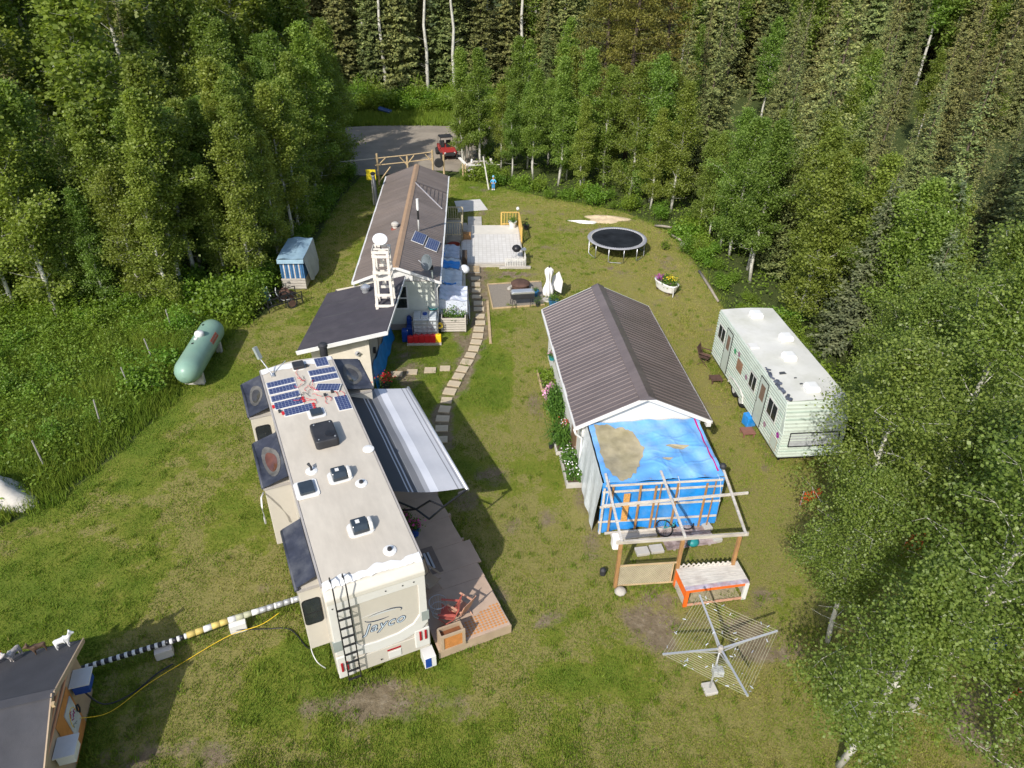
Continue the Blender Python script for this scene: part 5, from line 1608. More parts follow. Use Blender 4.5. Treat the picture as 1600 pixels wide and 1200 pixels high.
MB().tube([(.25, -.26, .74), (.22, 0, .72), (.25, .26, .74)], .013, 6).build('handlebar', BLACK, bic)
MB().prism([(-.30, -.06), (-.30, .06), (-.05, .02), (-.05, -.02)], .66, .70).build('saddle', BLACK, bic, bevel=.015)
MB().lathe([(.07, -.01), (.09, 0), (.07, .01)], 14).build('chainring', BLACK, bic, (-.05, .02, .26), (R(90), 0, 0))
hm = MB().lathe([(.16, 0), (.17, .05), (.14, .13), (.07, .18), (0, .19)], 14, sx=1.2).build('cycle_helmet', TEAL, None, gw(.95, -3.55, .085), (0, 0, .4), smooth=True)
tag(hm, 'teal helmet lying on the stained boards under the pergola', 'helmet')
rk = MB().lathe([(.0, 0), (.16, .02), (.19, .1), (.12, .19), (0, .21)], 10, sx=1.0, sy=.9).build('boulder', STONE, None, gw(-1.80, -5.25, -.02), (0, 0, .3), smooth=True)
tag(rk, 'small round pale stone at the foot of the left pergola post', 'stone')
bt = MB().lathe([(.09, 0), (.10, .2), (.04, .26), (0, .26)], 10).build('black_lantern', BLKPL, None, gw(-2.18, -4.5, 0))
tag(bt, 'black lantern on the ground by the left side of the pergola', 'lantern')
# painted coop box
coop = thing('painted_coop_box', 'low box with weathered plank top and orange painted frame by the pergola', 'coop', gw(.85, -5.42, 0), GA + R(4))
for k in range(6):
    MB().box(-.97, .97, -.42 + k * .14, -.285 + k * .14, .68, .715).build('plank', WOODW if k != 0 else M('violet_stained_board', (.40, .36, .42), .75, var=.35, scale=5, dirt=(.5, .2, .15), dirt_amt=.5, dirt_scale=3), coop, bevel=.004)
MB().box(-.97, .85, -.435, -.405, .60, .675).build('front_rail', ORANGE, coop)
MB().box(-.97, .97, -.435, -.405, .02, .10).build('front_rail', WOODC, coop)
MB().box(-.97, -.86, -.445, -.38, .0, .674).build('corner_post', ORANGE, coop)
MB().box(.84, .97, -.445, -.38, .0, .674).build('corner_post', WHITE, coop)
MB().box(-.97, -.90, .30, .42, .0, .674).build('corner_post', ORANGE, coop)
MB().box(.90, .97, .30, .42, .0, .674).build('corner_post', WOODG, coop)
MB().box(-.96, -.94, -.38, .30, .35, .66).build('side_panel', ORANGE, coop)
MB().box(-.955, -.945, -.38, .30, .02, .345).build('side_panel', WOODG, coop)
MB().box(.945, .955, -.38, .30, .02, .66).build('side_panel', WOODG, coop)
MB().box(-.86, .84, .36, .38, .02, .66).build('back_panel', WOODG, coop)
MB().box(-.86, .84, -.40, .36, .015, .03).build('floor_board', M('straw_floor', (.36, .31, .20), .9, var=.25, scale=10), coop)

# ------------------------------------------------------------------ rotary clothes airer
cl = thing('rotary_clothes_airer', 'rotary clothes airer with four arms and rows of pegged lines', 'clothes airer', (5.30, 11.15, 0))
MB().tube([(0, 0, 0), (0, 0, 1.72)], .028, 10).build('pole', ALU, cl, smooth=True)
MB().lathe([(.06, 0), (.07, .05), (.07, .16), (.04, .2), (0, .2)], 12).build('hub', GREYW, cl, (0, 0, 1.58))
ends = [(-1.52, -.32), (.26, -1.40), (1.50, .42), (-.24, 1.52)]
for (x, y) in ends:
    MB().beam((0, 0, 1.68), (x, y, 1.86), .045, .035).build('arm', ALU, cl)
    MB().beam((0, 0, 1.52), (x * .42, y * .42, 1.72), .02, .03).build('brace', ALU, cl)
LINEM = M('cream_line', (.46, .45, .30), .7)
pins = MB()
prr = random.Random(2)
for i in range(4):
    a, b = ends[i], ends[(i + 1) % 4]
    for k in range(12):
        f = .30 + .70 * k / 11
        p = Vector((a[0] * f, a[1] * f, 1.69 + .18 * f)); q_ = Vector((b[0] * f, b[1] * f, 1.69 + .18 * f))
        mid = (p + q_) / 2 - Vector((0, 0, .03))
        MB().tube([p, mid, q_], .0042, 4).build('line', LINEM, cl)
        for j in range(prr.choice((0, 0, 1, 1, 2)) + (2 if k == 11 else 0)):
            t_ = prr.uniform(.05, .95)
            c = p.lerp(q_, t_)
            d_ = Vector((prr.uniform(-1, 1), prr.uniform(-1, 1), prr.uniform(-1.2, .2))).normalized() * .042
            pins.beam(c - d_, c + d_, .016, .012)
tag(pins.build('clothespins', M('peg_plastic', (.52, .55, .62), .5, var=.5, scale=3), cl), kind='stuff')
pb = MB().box(-.13, .13, -.1, .1, -.12, .06).build('peg_basket', M('clear_peg_basket', (.35, .36, .36), .5, var=.5, scale=12), cl, (0, -.18, 1.05))
MB().tube([(0, .1, .05), (0, .16, .5)], .008, 4).build('hanger', BLACK, pb)
bs = MB().box(-.17, .17, -.17, .17, 0, .16).build('airer_footing', CONC, None, (5.30, 11.15, -.08), (0, 0, .2), bevel=.02)
tag(bs, 'concrete footing under the clothes airer pole', 'footing')

# ------------------------------------------------------------------ beds and plants along the left wall of the garage
def raised_bed(label, x, y, sx, sy, h, m, leafm, ph, seed, n=900, rz=0, blooms=()):
    t = thing('raised_bed', label, 'planter', gw(x, y, 0), GA + rz)
    w = .06
    for (x0, x1, y0, y1) in ((-sx / 2, -sx / 2 + w, -sy / 2, sy / 2), (sx / 2 - w, sx / 2, -sy / 2, sy / 2), (-sx / 2 + w, sx / 2 - w, -sy / 2, -sy / 2 + w), (-sx / 2 + w, sx / 2 - w, sy / 2 - w, sy / 2)):
        MB().box(x0, x1, y0, y1, 0, h).build('side_board', m, t)
    MB().box(-sx / 2 + w, sx / 2 - w, -sy / 2 + w, sy / 2 - w, 0, h * .85).build('soil', SOIL, t)
    r0 = np.random.default_rng(seed)
    nc = 26
    cc = np.stack([r0.uniform(-sx / 2 + .08, sx / 2 - .08, nc), r0.uniform(-sy / 2 + .08, sy / 2 - .08, nc)], 1)
    idx = r0.integers(0, nc, n)
    P = np.concatenate([cc[idx] + r0.normal(0, .07, (n, 2)), (h + r0.uniform(0, ph, n))[:, None]], 1)
    V, F = leaves(P, .085, r0, .7)
    np_mesh('plant_leaves', V, F, leafm, t)
    for k, bm in enumerate(blooms):
        P = np.stack([r0.uniform(-sx / 2, sx / 2, 60), r0.uniform(-sy / 2, sy / 2, 60), np.full(60, h + ph)], 1)
        V, F = leaves(P, .06, r0, 1)
        np_mesh('blossom', V, F, bm, t)
    return t
raised_bed('pine-sided raised bed of lettuces farthest along the garage wall', -2.42, 6.24, .72, 1.55, .18, WOODY, LEAF_F, .22, 1)
raised_bed('white-ended raised bed of herbs beside the front corner of the garage', -2.36, .30, .62, 1.7, .22, CONC, LEAF_G, .40, 2, 1700, blooms=(FWHT,))
raised_bed('low white-edged bed of long-leaved lilies by the garage wall', -2.45, 1.90, .62, 1.2, .15, WOODW, LEAF_G, .25, 3, 500)
pb_ = shrub('peony_bush', .72, 1.0, 4200, .085, 91, LEAF_G, 'large dark green peony bush against the garage wall')
pb_.location = gw(-2.38, 3.95, 0); pb_['category'] = 'shrub'; pb_.scale = (.75, 1.25, 1)
r0 = np.random.default_rng(5)
for k, (dx, dy, dz) in enumerate(((-.35, .95, .55), (-.45, .75, .42), (-.25, 1.05, .62), (-.5, .92, .35))):
    V, F = leaves(r0.normal(size=(130, 3)) * .07 + np.array([dx, dy * .8, dz]), .09, r0, .6)
    np_mesh('pink_blossom', V, F, FLIL, pb_)
lily = thing('daylily_clump', 'clump of arching light green lily leaves near the garage corner', 'plant', gw(-2.50, 2.15, .1))
mb = MB()
lr_ = random.Random(6)
for k in range(170):
    a = lr_.uniform(0, 6.28); l_ = lr_.uniform(.35, .75); x0, y0 = lr_.gauss(0, .16), lr_.gauss(0, .26)
    h_ = lr_.uniform(.30, .62)
    d_ = Vector((math.cos(a), math.sin(a), 0)); s_ = Vector((-d_.y, d_.x, 0)) * .016
    p0, p1, p2 = Vector((x0, y0, 0)), Vector((x0, y0, h_)) + d_ * l_ * .35, Vector((x0, y0, h_ * .75)) + d_ * l_
    mb.add([p0 - s_, p0 + s_, p1 + s_, p1 - s_, p2], [(0, 1, 2, 3), (3, 2, 4)])
mb.build('leaf_blades', LEAF_G, lily)
flower_pot('flower_pot', 'pot of deep red flowers against the garage wall', gw(-2.24, 2.62, 0), .15, .40, BLKPL, LEAF_G, [FRED, FRED, FWHT], 12)
flower_pot('flower_pot', 'small black pot beside the lily clump', gw(-2.90, 1.75, 0), .09, .2, BLKPL, LEAF_G, [], 13, .08, 60)
flower_pot('hanging_flower_basket', 'teal basket of pink flowers on the garage wall above the lettuce bed', gw(-2.22, 6.5, 1.0), .16, .22, TEAL, LEAF_G, [FLIL], 14)

# ================================================================== MOBILE HOME (local: x right, y back)
HX, HY, HA = -5.4, 29.8, R(3.4)
home = thing('mobile_home', 'long pale mobile home with faded brown metal roof and tan ridge cap', 'house', (HX, HY, 0), HA)
def hw(x, y, z=0):
    return (HX + x * math.cos(HA) - y * math.sin(HA), HY + x * math.sin(HA) + y * math.cos(HA), z)
HL = 15.9
MB().box(-1.75, 1.75, .22, HL - .2, .35, 2.62).build('wall', SIDING, home)
MB().box(-1.70, 1.70, .26, HL - .25, 0, .349).build('skirting', GREYW, home)
MB().add([(-1.75, .22, 2.621), (1.75, .22, 2.621), (0, .22, 3.28), (-1.75, HL - .2, 2.621), (1.75, HL - .2, 2.621), (0, HL - .2, 3.28)], [(0, 1, 2), (5, 4, 3), (0, 2, 5, 3), (1, 4, 5, 2)]).build('gable', WHITE, home)
for k in range(14):
    z = .36 + k * .162
    MB().add([(-1.76, .215, z), (1.76, .215, z), (1.76, .19, z), (-1.76, .19, z), (-1.76, .215, z + .16), (1.76, .215, z + .16), (1.76, .205, z + .16), (-1.76, .205, z + .16)],
             [(0, 1, 2, 3), (3, 2, 6, 7), (7, 6, 5, 4), (2, 1, 5, 6), (0, 3, 7, 4)]).build('siding_board', SIDING, home)
for k in range(14):
    z = .36 + k * .162
    MB().add([(1.755, .2, z), (1.755, HL - .2, z), (1.785, HL - .2, z), (1.785, .2, z), (1.755, .2, z + .16), (1.755, HL - .2, z + .16), (1.765, HL - .2, z + .16), (1.765, .2, z + .16)],
             [(0, 1, 2, 3), (3, 2, 6, 7), (7, 6, 5, 4), (2, 1, 5, 6), (0, 3, 7, 4)]).build('siding_board', SIDING, home)
MB().box(1.72, 1.80, .165, .20, .35, 2.62).build('corner_trim', WHITE, home)
MB().box(-1.80, 1.80, .17, .205, 2.60, 2.63).build('frieze_trim', GREYW, home)
ribbed(-1, 1.98, HL, 2.66, 3.40, .23, 'roof_slope', ROOFH, home, .012, .05)
ribbed(1, 1.98, HL, 2.66, 3.40, .23, 'roof_slope', ROOFH, home, .012, .05)
MB().add([(-.17, -.02, 3.39), (0, -.02, 3.47), (.17, -.02, 3.39), (-.17, HL + .02, 3.39), (0, HL + .02, 3.47), (.17, HL + .02, 3.39)], [(0, 1, 4, 3), (1, 2, 5, 4), (0, 2, 1), (3, 4, 5)]).build('ridge_cap', CAPT, home)
for s in (-1, 1):
    MB().box(*sorted((s * 1.97, s * 2.06)), 0, HL, 2.54, 2.66).build('gutter', WHITE, home)
    MB().beam((s * 2.0, 0.0, 2.60), (0, 0.0, 3.36), .03, .13).build('barge_board', WHITE, home)
MB().tube([(-2.02, .1, 2.6), (-1.95, .16, 2.35), (-1.80, .16, 2.2), (-1.80, .16, .3)], .045, 6).build('downpipe', WHITE, home)
MB().tube([(2.02, .1, 2.6), (1.95, .14, 2.4), (1.83, .15, 2.25), (1.83, .15, .3)], .045, 6).build('downpipe', WHITE, home)
# flashing seams at the far end of the right slope
def on_roof(x, y, dz=.03):
    return (x, y, 3.40 - .74 * abs(x) / 1.98 + .02 + dz)
MB().beam(on_roof(.1, 12.35), on_roof(1.95, 12.35), .10, .03).build('flashing', M('dark_flashing', (.09, .075, .07), .5), home)
MB().beam(on_roof(.12, 12.25), on_roof(1.8, 9.4), .07, .02).build('flashing', RIBW, home)
for k in range(7):
    MB().beam(on_roof(.35 + k * .23, 12.3, .02), on_roof(.35 + k * .23, 12.3 - k * .38 - .4, .02), .03, .02).build('standing_seam', M('dark_flashing', (.09, .075, .07)), home)
# roof equipment
for i in range(2):
    cx = .50 + i * .67 + .33
    a = Vector(on_roof(cx, 4.05 - i * .28, .06))
    solar(a.x, a.y, .64, 1.30, R(-6), a.z, home, tilt=(0, math.atan(.74 / 1.98)))
mv = MB().lathe([(.13, 0), (.13, .28), (.19, .29), (.19, .38), (.1, .44), (0, .45)], 14).build('roof_vent', CONC, home, on_roof(-.46, 5.2, -.1))
MB().lathe([(.24, .0), (.20, .12), (0, .14)], 12).build('flashing_boot', M('rust_red_boot', (.22, .07, .05), .8), mv)
mast = MB().tube([(0, 0, -.1), (0, 0, 1.62)], .045, 10).build('antenna_mast', WHITE, home, on_roof(.76, 5.1, 0), smooth=True)
MB().tube([(0, 0, .62), (0, 0, 1.1)], .052, 10).build('black_sleeve', BLACK, mast)
MB().tube([(0, 0, 1.15), (0, 0, 1.7)], .07, 10).build('antenna_radome', WHITE, mast)
dish = MB().tube([(0, 0, -.6), (0, 0, .35), (-.08, .05, .6)], .035, 8).build('satellite_dish_post', GREYC, home, (1.66, .06, 2.75))
dm = MB()
def dishf(u, v):
    r = .42 * u; a = 2 * math.pi * v
    return (r * math.cos(a) * .85, r * math.sin(a), .30 * u * u * .42)
dm.grid(dishf, 6, 24).build('reflector', M('grey_dish', (.12, .14, .15), .5), dish, (-.16, .12, .78), (R(15), R(-68), R(20)), smooth=True, solid=.012)
MB().tube([(-.16, .12, .45), (-.62, .25, .85)], .014, 6).build('feed_arm', ALU, dish)
MB().box(-.10, .06, -.05, .05, .5, .68).build('mount', BLKPL, dish)
MB().box(-1.35 + 1.0, -.70 + 1.1, .14, .185, 1.25, 2.35).build('window', GLASS, home)
wf = MB()
for (x0, x1, z0, z1) in ((-.42, -.35, 1.18, 2.42), (.40, .47, 1.18, 2.42), (-.35, .40, 1.18, 1.25), (-.35, .40, 2.35, 2.42), (-.35, .40, 1.74, 1.80)):
    wf.box(x0, x1, .125, .187, z0, z1)
wf.build('window_frame', WHITE, home)
MB().box(.55, .75, .10, .22, 2.68, 2.90).build('junction_box', WHITE, home)
# chimney pipe on its far left side
ch = thing('stovepipe', 'tall black stovepipe at the far left corner of the mobile home', 'chimney', (-8.62, 43.1, 0))
MB().tube([(0, 0, 0), (-.03, 0, 2.4), (-.10, .03, 3.5)], .11, 12).build('pipe', M('grey_black_pipe', (.05, .055, .06), .4), ch, smooth=True)
MB().lathe([(.12, 0), (.16, .02), (.16, .10), (.05, .16), (0, .16)], 12).build('cap', BLACK, ch, (-.10, .03, 3.5))
MB().lathe([(.115, 0), (.115, .04)], 12).build('collar', ALU, ch, (-.10, .03, 3.42))

# ------------------------------------------------------------------ black-roofed annex in front of the home
ann = thing('annex', 'cream stucco annex with sloping black roof between the camper and the mobile home', 'shed', (0, 0, 0))
AZL, AZR = 2.15, 2.95
def az(x): return AZL + (AZR - AZL) * (x + 8.6) / 3.6
MB().add([(-8.25, 24.9, 0), (-5.85, 24.95, 0), (-5.85, 29.85, 0), (-8.25, 29.85, 0), (-8.25, 24.9, az(-8.25) - .02), (-5.85, 24.95, az(-5.85) - .02), (-5.85, 29.85, az(-5.85) - .02), (-8.25, 29.85, az(-8.25) - .02)],
         [(0, 1, 5, 4), (1, 2, 6, 5), (2, 3, 7, 6), (3, 0, 4, 7), (0, 3, 2, 1)]).build('wall', STUCCO, ann)
rp = [(-8.60, 24.25), (-5.00, 24.60), (-4.98, 29.75), (-8.55, 29.4)]
MB().add([(x, y, az(x)) for x, y in rp] + [(x, y, az(x) + .06) for x, y in rp], [(3, 2, 1, 0), (4, 5, 6, 7), (0, 1, 5, 4), (1, 2, 6, 5), (2, 3, 7, 6), (3, 0, 4, 7)]).build('roof', ROLL, ann)
for k in range(1, 4):
    f = k / 4
    a = Vector((-8.6 + .05 * f, 24.25 + 5.15 * f, 0)); b = Vector((-5.0, 24.6 + 5.15 * f, 0))
    MB().beam((a.x, a.y, az(a.x) + .063), (b.x, b.y, az(b.x) + .063), .05, .008).build('roofing_seam', SHING, ann)
MB().beam((-8.62, 24.22, AZL - .03), (-4.98, 24.57, AZR - .03), .035, .17).build('fascia', WHITE, ann)
MB().beam((-4.965, 24.55, AZR + .0), (-4.95, 29.75, AZR + .0), .03, .12).build('fascia', WHITE, ann)
MB().add([(-5.845, 24.96, .7), (-5.845, 29.3, .9), (-5.845, 29.3, 2.6), (-5.845, 24.96, 2.6)], [(0, 1, 2, 3)]).build('side_panel', GREYW, ann)
MB().box(-5.84, -5.80, 26.6, 27.5, .9, 2.3).build('side_panel', M('brown_grey_ply', (.24, .20, .17), .8), ann)
for (y_, z_) in ((25.6, 1.5), (26.2, 1.9), (27.9, 1.8)):
    MB().box(-5.84, -5.74, y_ - .07, y_ + .07, z_ - .12, z_ + .12).build('meter_box', BLKPL, ann)
lampm = MB().lathe([(.11, 0), (.11, .05), (.07, .12), (0, .13)], 12).build('wall_lamp', ALU, ann, (-6.35, 24.92, 1.75), (R(90), 0, 0))
MB().tube([(0, 0, .1), (.1, .1, .15)], .03, 6).build('lamp_arm', BLACK, lampm)
def annex_tarp(u, v):
    y = 24.75 + 4.5 * u
    w = .16 * (1 - v) + .02
    return (-5.80 + w + .025 * math.sin(y * 5 + v * 4), y, .02 + (1.15 - .25 * u) * v + .03 * math.sin(y * 9))
MB().grid(annex_tarp, 46, 10).build('draped_tarp', M('deep_blue_tarp', (.012, .19, .48), .45, var=.2, bump=.5, bscale=6), ann, smooth=True)
tv_ = MB().lathe([(.16, 0), (.16, .16), (.22, .18), (.22, .28), (.1, .36), (0, .37)], 16).build('turbine_vent', STEEL, ann, (-6.62, 28.75, az(-6.62) + .05))
# lattice tower with dish
tw = thing('timber_tower', 'white timber tower carrying a round dish above the black roof', 'tower', hw(-.20, -2.65, 0), HA)
zb, ztp = az(-5.7) + .02, 5.40
WT = M('tower_white_paint', (.70, .65, .58), .6, var=.08, dirt=(.5, .42, .36), dirt_amt=.3)
for sx in (-1, 1):
    for sy in (-1, 1):
        MB().beam((sx * .33, sy * .36, zb - (.08 if sx < 0 else -.05)), (sx * .28, sy * .30, ztp), .11, .11, (0, 1, 0)).build('leg', WT, tw)
for i, z in enumerate((3.0, 3.50, 4.22, 4.50, 5.20, 5.38)):
    f = (z - zb) / (ztp - zb)
    a, b = .33 - .05 * f, .36 - .06 * f
    for s in (-1, 1):
        MB().beam((-a - .055, s * (b + .065), z), (a + .055, s * (b + .065), z), .02, .12).build('rail', WT, tw)
        if i != 1:
            MB().beam((s * (a + .065), -b - .05, z), (s * (a + .065), b + .05, z), .02, .12).build('rail', WT, tw)
MB().box(-.30, .30, -.06, .06, 5.36, 5.40).build('top_plank', WT, tw)
MB().box(-.08, .08, .1, .22, 3.75, 3.95).build('small_bracket', WT, tw)
MB().box(-.08, .08, .1, .22, 4.7, 4.9).build('small_bracket', WT, tw)
MB().tube([(.0, 0, 5.38), (.0, 0, 5.75)], .025, 8).build('dish_pole', BLACK, tw)
MB().lathe([(.0, -.02), (.26, -.015), (.30, .0), (.30, .018), (.27, .026), (0, .028)], 28).build('dish', M('dish_white', (.70, .70, .70), .4, var=.02), tw, (0, 0, 5.80), (R(30), R(6), 0), smooth=True)

# ------------------------------------------------------------------ water tote, jugs and cans by the home
tote = thing('water_tote', 'caged white plastic water tote by the end wall of the mobile home', 'water tote', hw(1.24, -.30, 0), HA)
MB().box(-.60, .60, -.42, .42, 0, .14).build('pallet', WOODG, tote)
TOTEW = M('milky_plastic', (.50, .53, .54), .4, var=.1, scale=4)
MB().box(-.55, .55, -.38, .38, .145, 1.08).build('tank', TOTEW, tote, bevel=.06, seg=3)
for k, xx in enumerate((-.37, .0, .37)):
    MB().box(xx - .165, xx + .165, -.34, .34, 1.07, 1.14).build('tank_rib', TOTEW, tote, bevel=.03)
MB().lathe([(.11, 0), (.11, .06), (0, .07)], 16).build('lid', BLUEP, tote, (0, .0, 1.142))
for k in range(6):
    xx = -.58 + k * .232
    MB().beam((xx, -.425, .15), (xx, -.425, 1.0), .022).build('cage_bar', STEEL, tote)
for k in range(5):
    zz = .2 + k * .2
    MB().beam((-.59, -.43, zz), (.59, -.43, zz), .022).build('cage_bar', STEEL, tote)
    MB().beam((.595, -.43, zz), (.595, .42, zz), .022).build('cage_bar', STEEL, tote)
bowl = MB().lathe([(.10, 0), (.2, .05), (.26, .14), (.24, .14), (.18, .06), (0, .03)], 18).build('basin', TEAL, None, hw(1.62, .16, 1.145), smooth=True)
tag(bowl, 'dark teal basin on top of the water tote', 'basin')
ledge = MB().box(-.80, .80, -.16, .16, 0, .10).build('low_shelf', WOODG, None, hw(1.20, -1.10, 0), (0, 0, HA))
tag(ledge, 'low grey shelf in front of the water tote holding the fuel cans', 'shelf')
def jerry(label, x, y, z, m, w, d, h, group, name='fuel_can', cat='fuel can', cap=BLACK):
    c = thing(name, label, cat, hw(x, y, z), HA, group)
    MB().side([(-w / 2, 0), (w / 2, 0), (w / 2, h * .82), (w * .22, h), (-w / 2, h)], -d / 2, d / 2).build('can_body', m, c, bevel=.03, seg=2)
    MB().tube([(-w * .3, 0, h * .99), (-w * .25, 0, h * 1.1), (w * .1, 0, h * 1.1), (w * .16, 0, h * .98)], .016, 6).build('handle', m, c)
    MB().lathe([(.035, 0), (.035, .05), (0, .055)], 10).build('cap', cap, c, (w * .36, 0, h * .84))
    return c
cl_ = ['red fuel can at the left end of the row by the tote', 'red fuel can second from the left in the row', 'red fuel can in the middle of the row by the tote', 'red fuel can fourth from the left in the row', 'red fuel can next to the yellow can']
for k, lab in enumerate(cl_):
    jerry(lab, .56 + k * .262, -1.10, .10, RED, .23, .26, .40 if k else .34, 'fuel cans by the tote').rotation_euler = (0, 0, HA + R(90))
jerry('yellow fuel can at the right end of the row by the tote', 1.87, -1.08, .10, YELLOW, .23, .26, .40, 'fuel cans by the tote').rotation_euler = (0, 0, HA + R(90))
jerry('blue water jug standing behind the left end of the red cans', .30, -.80, 0, BLUEP, .28, .28, .62, 'blue water jugs', 'water_jug', 'water jug', WHITE)
jerry('short blue water jug left of the water tote', .50, -.40, 0, BLUEP, .32, .30, .55, 'blue water jugs', 'water_jug', 'water jug', WHITE)
jerry('blue water jug against the wall behind the other jugs', .48, -.02, 0, BLUEP, .26, .26, .85, 'blue water jugs', 'water_jug', 'water jug', WHITE)

# ------------------------------------------------------------------ greenhouse frames along its right wall
pt = thing('pallet_planter', 'planter of pale horizontal slats with plants in front of the plastic cover', 'planter', hw(2.55, .30, 0), HA)
PSL = M('whitewashed_slat', (.52, .47, .40), .8, var=.15, scale=4, vec=(1, 8, 8))
for k in range(6):
    MB().box(-.60, .60, -.36, -.335, .06 + k * .125, .155 + k * .125).build('slat', PSL, pt)
for xx in (-.57, .57):
    MB().box(xx - .03, xx + .03, -.334, .34, .02, .78).build('end_board', PSL, pt)
MB().box(-.54, .54, -.33, .33, .05, .55).build('soil', SOIL, pt)
r1 = np.random.default_rng(31)
for k, (xx, yy, hh_) in enumerate(((-.05, .1, .75), (.42, -.05, .5), (-.35, .15, .45), (.1, -.15, .35))):
    V, F = leaves(r1.normal(size=(160, 3)) * np.array([.11, .11, hh_ * .3]) + np.array([xx, yy, .6 + hh_ * .35]), .07, r1, .3)
    tag(np_mesh('plant', V, F, LEAF_G, pt), kind='stuff')
V_BLADE = MB()
for xx in (-.4, .4):
    MB().beam((xx, .2, .78), (xx * .45, .0, 1.15), .03, .03).build('stake', WOODW, pt)
hr = thing('hose_reel', 'yellow and black hose reel on the left end of the slatted planter', 'hose reel', hw(1.90, -.16, .45), HA)
MB().lathe([(.06, -.05), (.15, -.05), (.15, .05), (.06, .05)], 18).build('reel', YELLOW, hr, (0, 0, 0), (R(70), 0, 0))
MB().lathe([(.0, .05), (.06, .055), (.06, .08), (0, .085)], 12).build('hub', BLACK, hr, (0, 0, 0), (R(70), 0, 0))
MB().beam((0, .0, -.45), (0, .03, .05), .05).build('stand', BLACK, hr)
def sheet_house(label, x0, x1, y0, y1, h, m, sag, seed, blue=(), name='plastic_greenhouse'):
    t = thing(name, label, 'greenhouse', hw((x0 + x1) / 2, (y0 + y1) / 2, 0), HA)
    w, l = (x1 - x0) / 2, (y1 - y0) / 2
    rr = random.Random(seed)
    ph = [rr.uniform(0, 6) for _ in range(4)]
    def wr_(a, b): return .03 * math.sin(a * 9 + ph[0]) + .03 * math.sin(b * 11 + ph[1]) + .02 * math.sin((a + b) * 17 + ph[2])
    def top(u, v):
        a, b = -w + 2 * w * u, -l + 2 * l * v
        return (a, b, h - sag * math.sin(math.pi * u) * math.sin(math.pi * v) - .12 * u + wr_(a, b))
    MB().grid(top, 22, 22).build('roof_sheet', m, t, smooth=True)
    def skirt(fn, nm):
        MB().grid(fn, 22, 10).build(nm, m, t, smooth=True)
    skirt(lambda u, v: (-w + 2 * w * u + .0, -l - .02 - .05 * v + wr_(u * 3, v) * v, (h - .12 * u + wr_(-w + 2 * w * u, -l)) * (1 - v * .55)), 'front_sheet')
    skirt(lambda u, v: (w + .02 + .06 * v + wr_(u * 4, v) * v, -l + 2 * l * u, (h - .12 + wr_(w, -l + 2 * l * u)) * (1 - v * .97) + .02), 'side_sheet')
    for (a, b) in ((-w, -l), (w, -l), (w, l), (-w, l)):
        MB().beam((a * .97, b * .97, 0), (a * .97, b * .97, h - .14), .05).build('post', WOODG, t)
    for i, (u0, u1, v0, v1, bm) in enumerate(blue):
        MB().grid(lambda u, v: (lambda p: (p[0], p[1], p[2] + .018))(top(u0 + (u1 - u0) * u, v0 + (v1 - v0) * v)), 14, 10).build('tarp_patch', bm, t, smooth=True)
    return t
sheet_house('milky plastic sheeting over a frame behind the slatted planter', 1.86, 3.22, .75, 2.45, 1.35, M('lilac_white_sheeting', (.58, .61, .68), .28, var=.1, scale=4, bump=.9, bscale=6), .05, 1)
sheet_house('greenhouse frame with clear plastic and a blue tarp edge beside the home', 1.88, 2.95, 2.75, 4.75, 1.2, PLAST, .10, 2, ((0, .72, .02, .22, TARP), (0, .15, .1, .95, WHITE)))
sheet_house('greenhouse frame covered in bright blue tarp and bunched plastic beside the home', 1.88, 2.85, 4.85, 6.35, 1.15, PLAST, .10, 3, ((0, .95, .05, .75, TARP),))
sheet_house('farthest plastic-covered greenhouse frame beside the home', 1.86, 2.78, 6.45, 8.3, 1.15, M('grey_lilac_sheeting', (.44, .48, .56), .3, var=.15, bump=.8, bscale=7), .12, 4, ((0, .1, 0, .3, TARP),))
bp = MB()
bag = MB().lathe([(.0, 0), (.22, .03), (.30, .15), (.26, .30), (.12, .42), (0, .44)], 12).build('plastic_bag', M('white_film', (.72, .73, .74), .3, bump=.8, bscale=9), None, hw(3.05, 4.95, .85), smooth=True)
tag(bag, 'bunched white plastic film hanging off the blue greenhouse', 'plastic film')
MB().tube([(0, 0, -.85), (0, 0, .1)], .05, 5).build('film_tail', MATS['white_film'], bag)
bag2 = MB().box(-.14, .14, -.5, .5, 0, .95).build('compost_bin', M('dark_compost', (.07, .05, .035), .9), None, hw(3.05, 7.3, 0), (0, 0, HA))
tag(bag2, 'dark narrow compost bin between the greenhouse and the patio', 'bin')

# ------------------------------------------------------------------ paths, patio, porch
path = thing('garden_path', 'curving garden path of square sandy paving stones', 'path', kind='structure')
PS = [(-2.18, 37.2, 5), (-2.12, 36.0, 3), (-2.06, 35.25, 3), (-2.0, 34.5, 3), (-1.95, 33.75, 2), (-1.82, 33.0, 2), (-1.75, 32.35, 0), (-1.66, 31.6, 2), (-1.62, 30.9, 2), (-1.66, 30.25, -2), (-1.68, 29.6, -4), (-1.72, 29.0, -5), (-1.80, 28.4, -8), (-1.92, 27.8, -10), (-2.05, 27.2, -12), (-2.2, 26.6, -12), (-2.34, 26.0, -14), (-2.48, 25.4, -14), (-2.62, 24.8, -10), (-2.70, 24.15, -6), (-2.72, 23.5, -4), (-2.74, 22.85, -2), (-2.72, 22.2, 0), (-2.7, 21.5, 2), (-5.05, 26.1, 3), (-4.40, 26.28, 3), (-3.62, 26.45, 4), (-2.98, 26.62, 4)]
st = MB().box(-.25, .25, -.22, .22, 0, .055).build('paving_stone', SLAB, path, bevel=.008)
for i, (x, y, a) in enumerate(PS):
    o = st if i == 0 else share(st, path, (0, 0, 0))
    o.location = (x, y, -.015); o.rotation_euler = (0, 0, R(a + random.uniform(-4, 4)))
    o.scale = (random.uniform(.9, 1.08), random.uniform(.85, 1.05), 1)
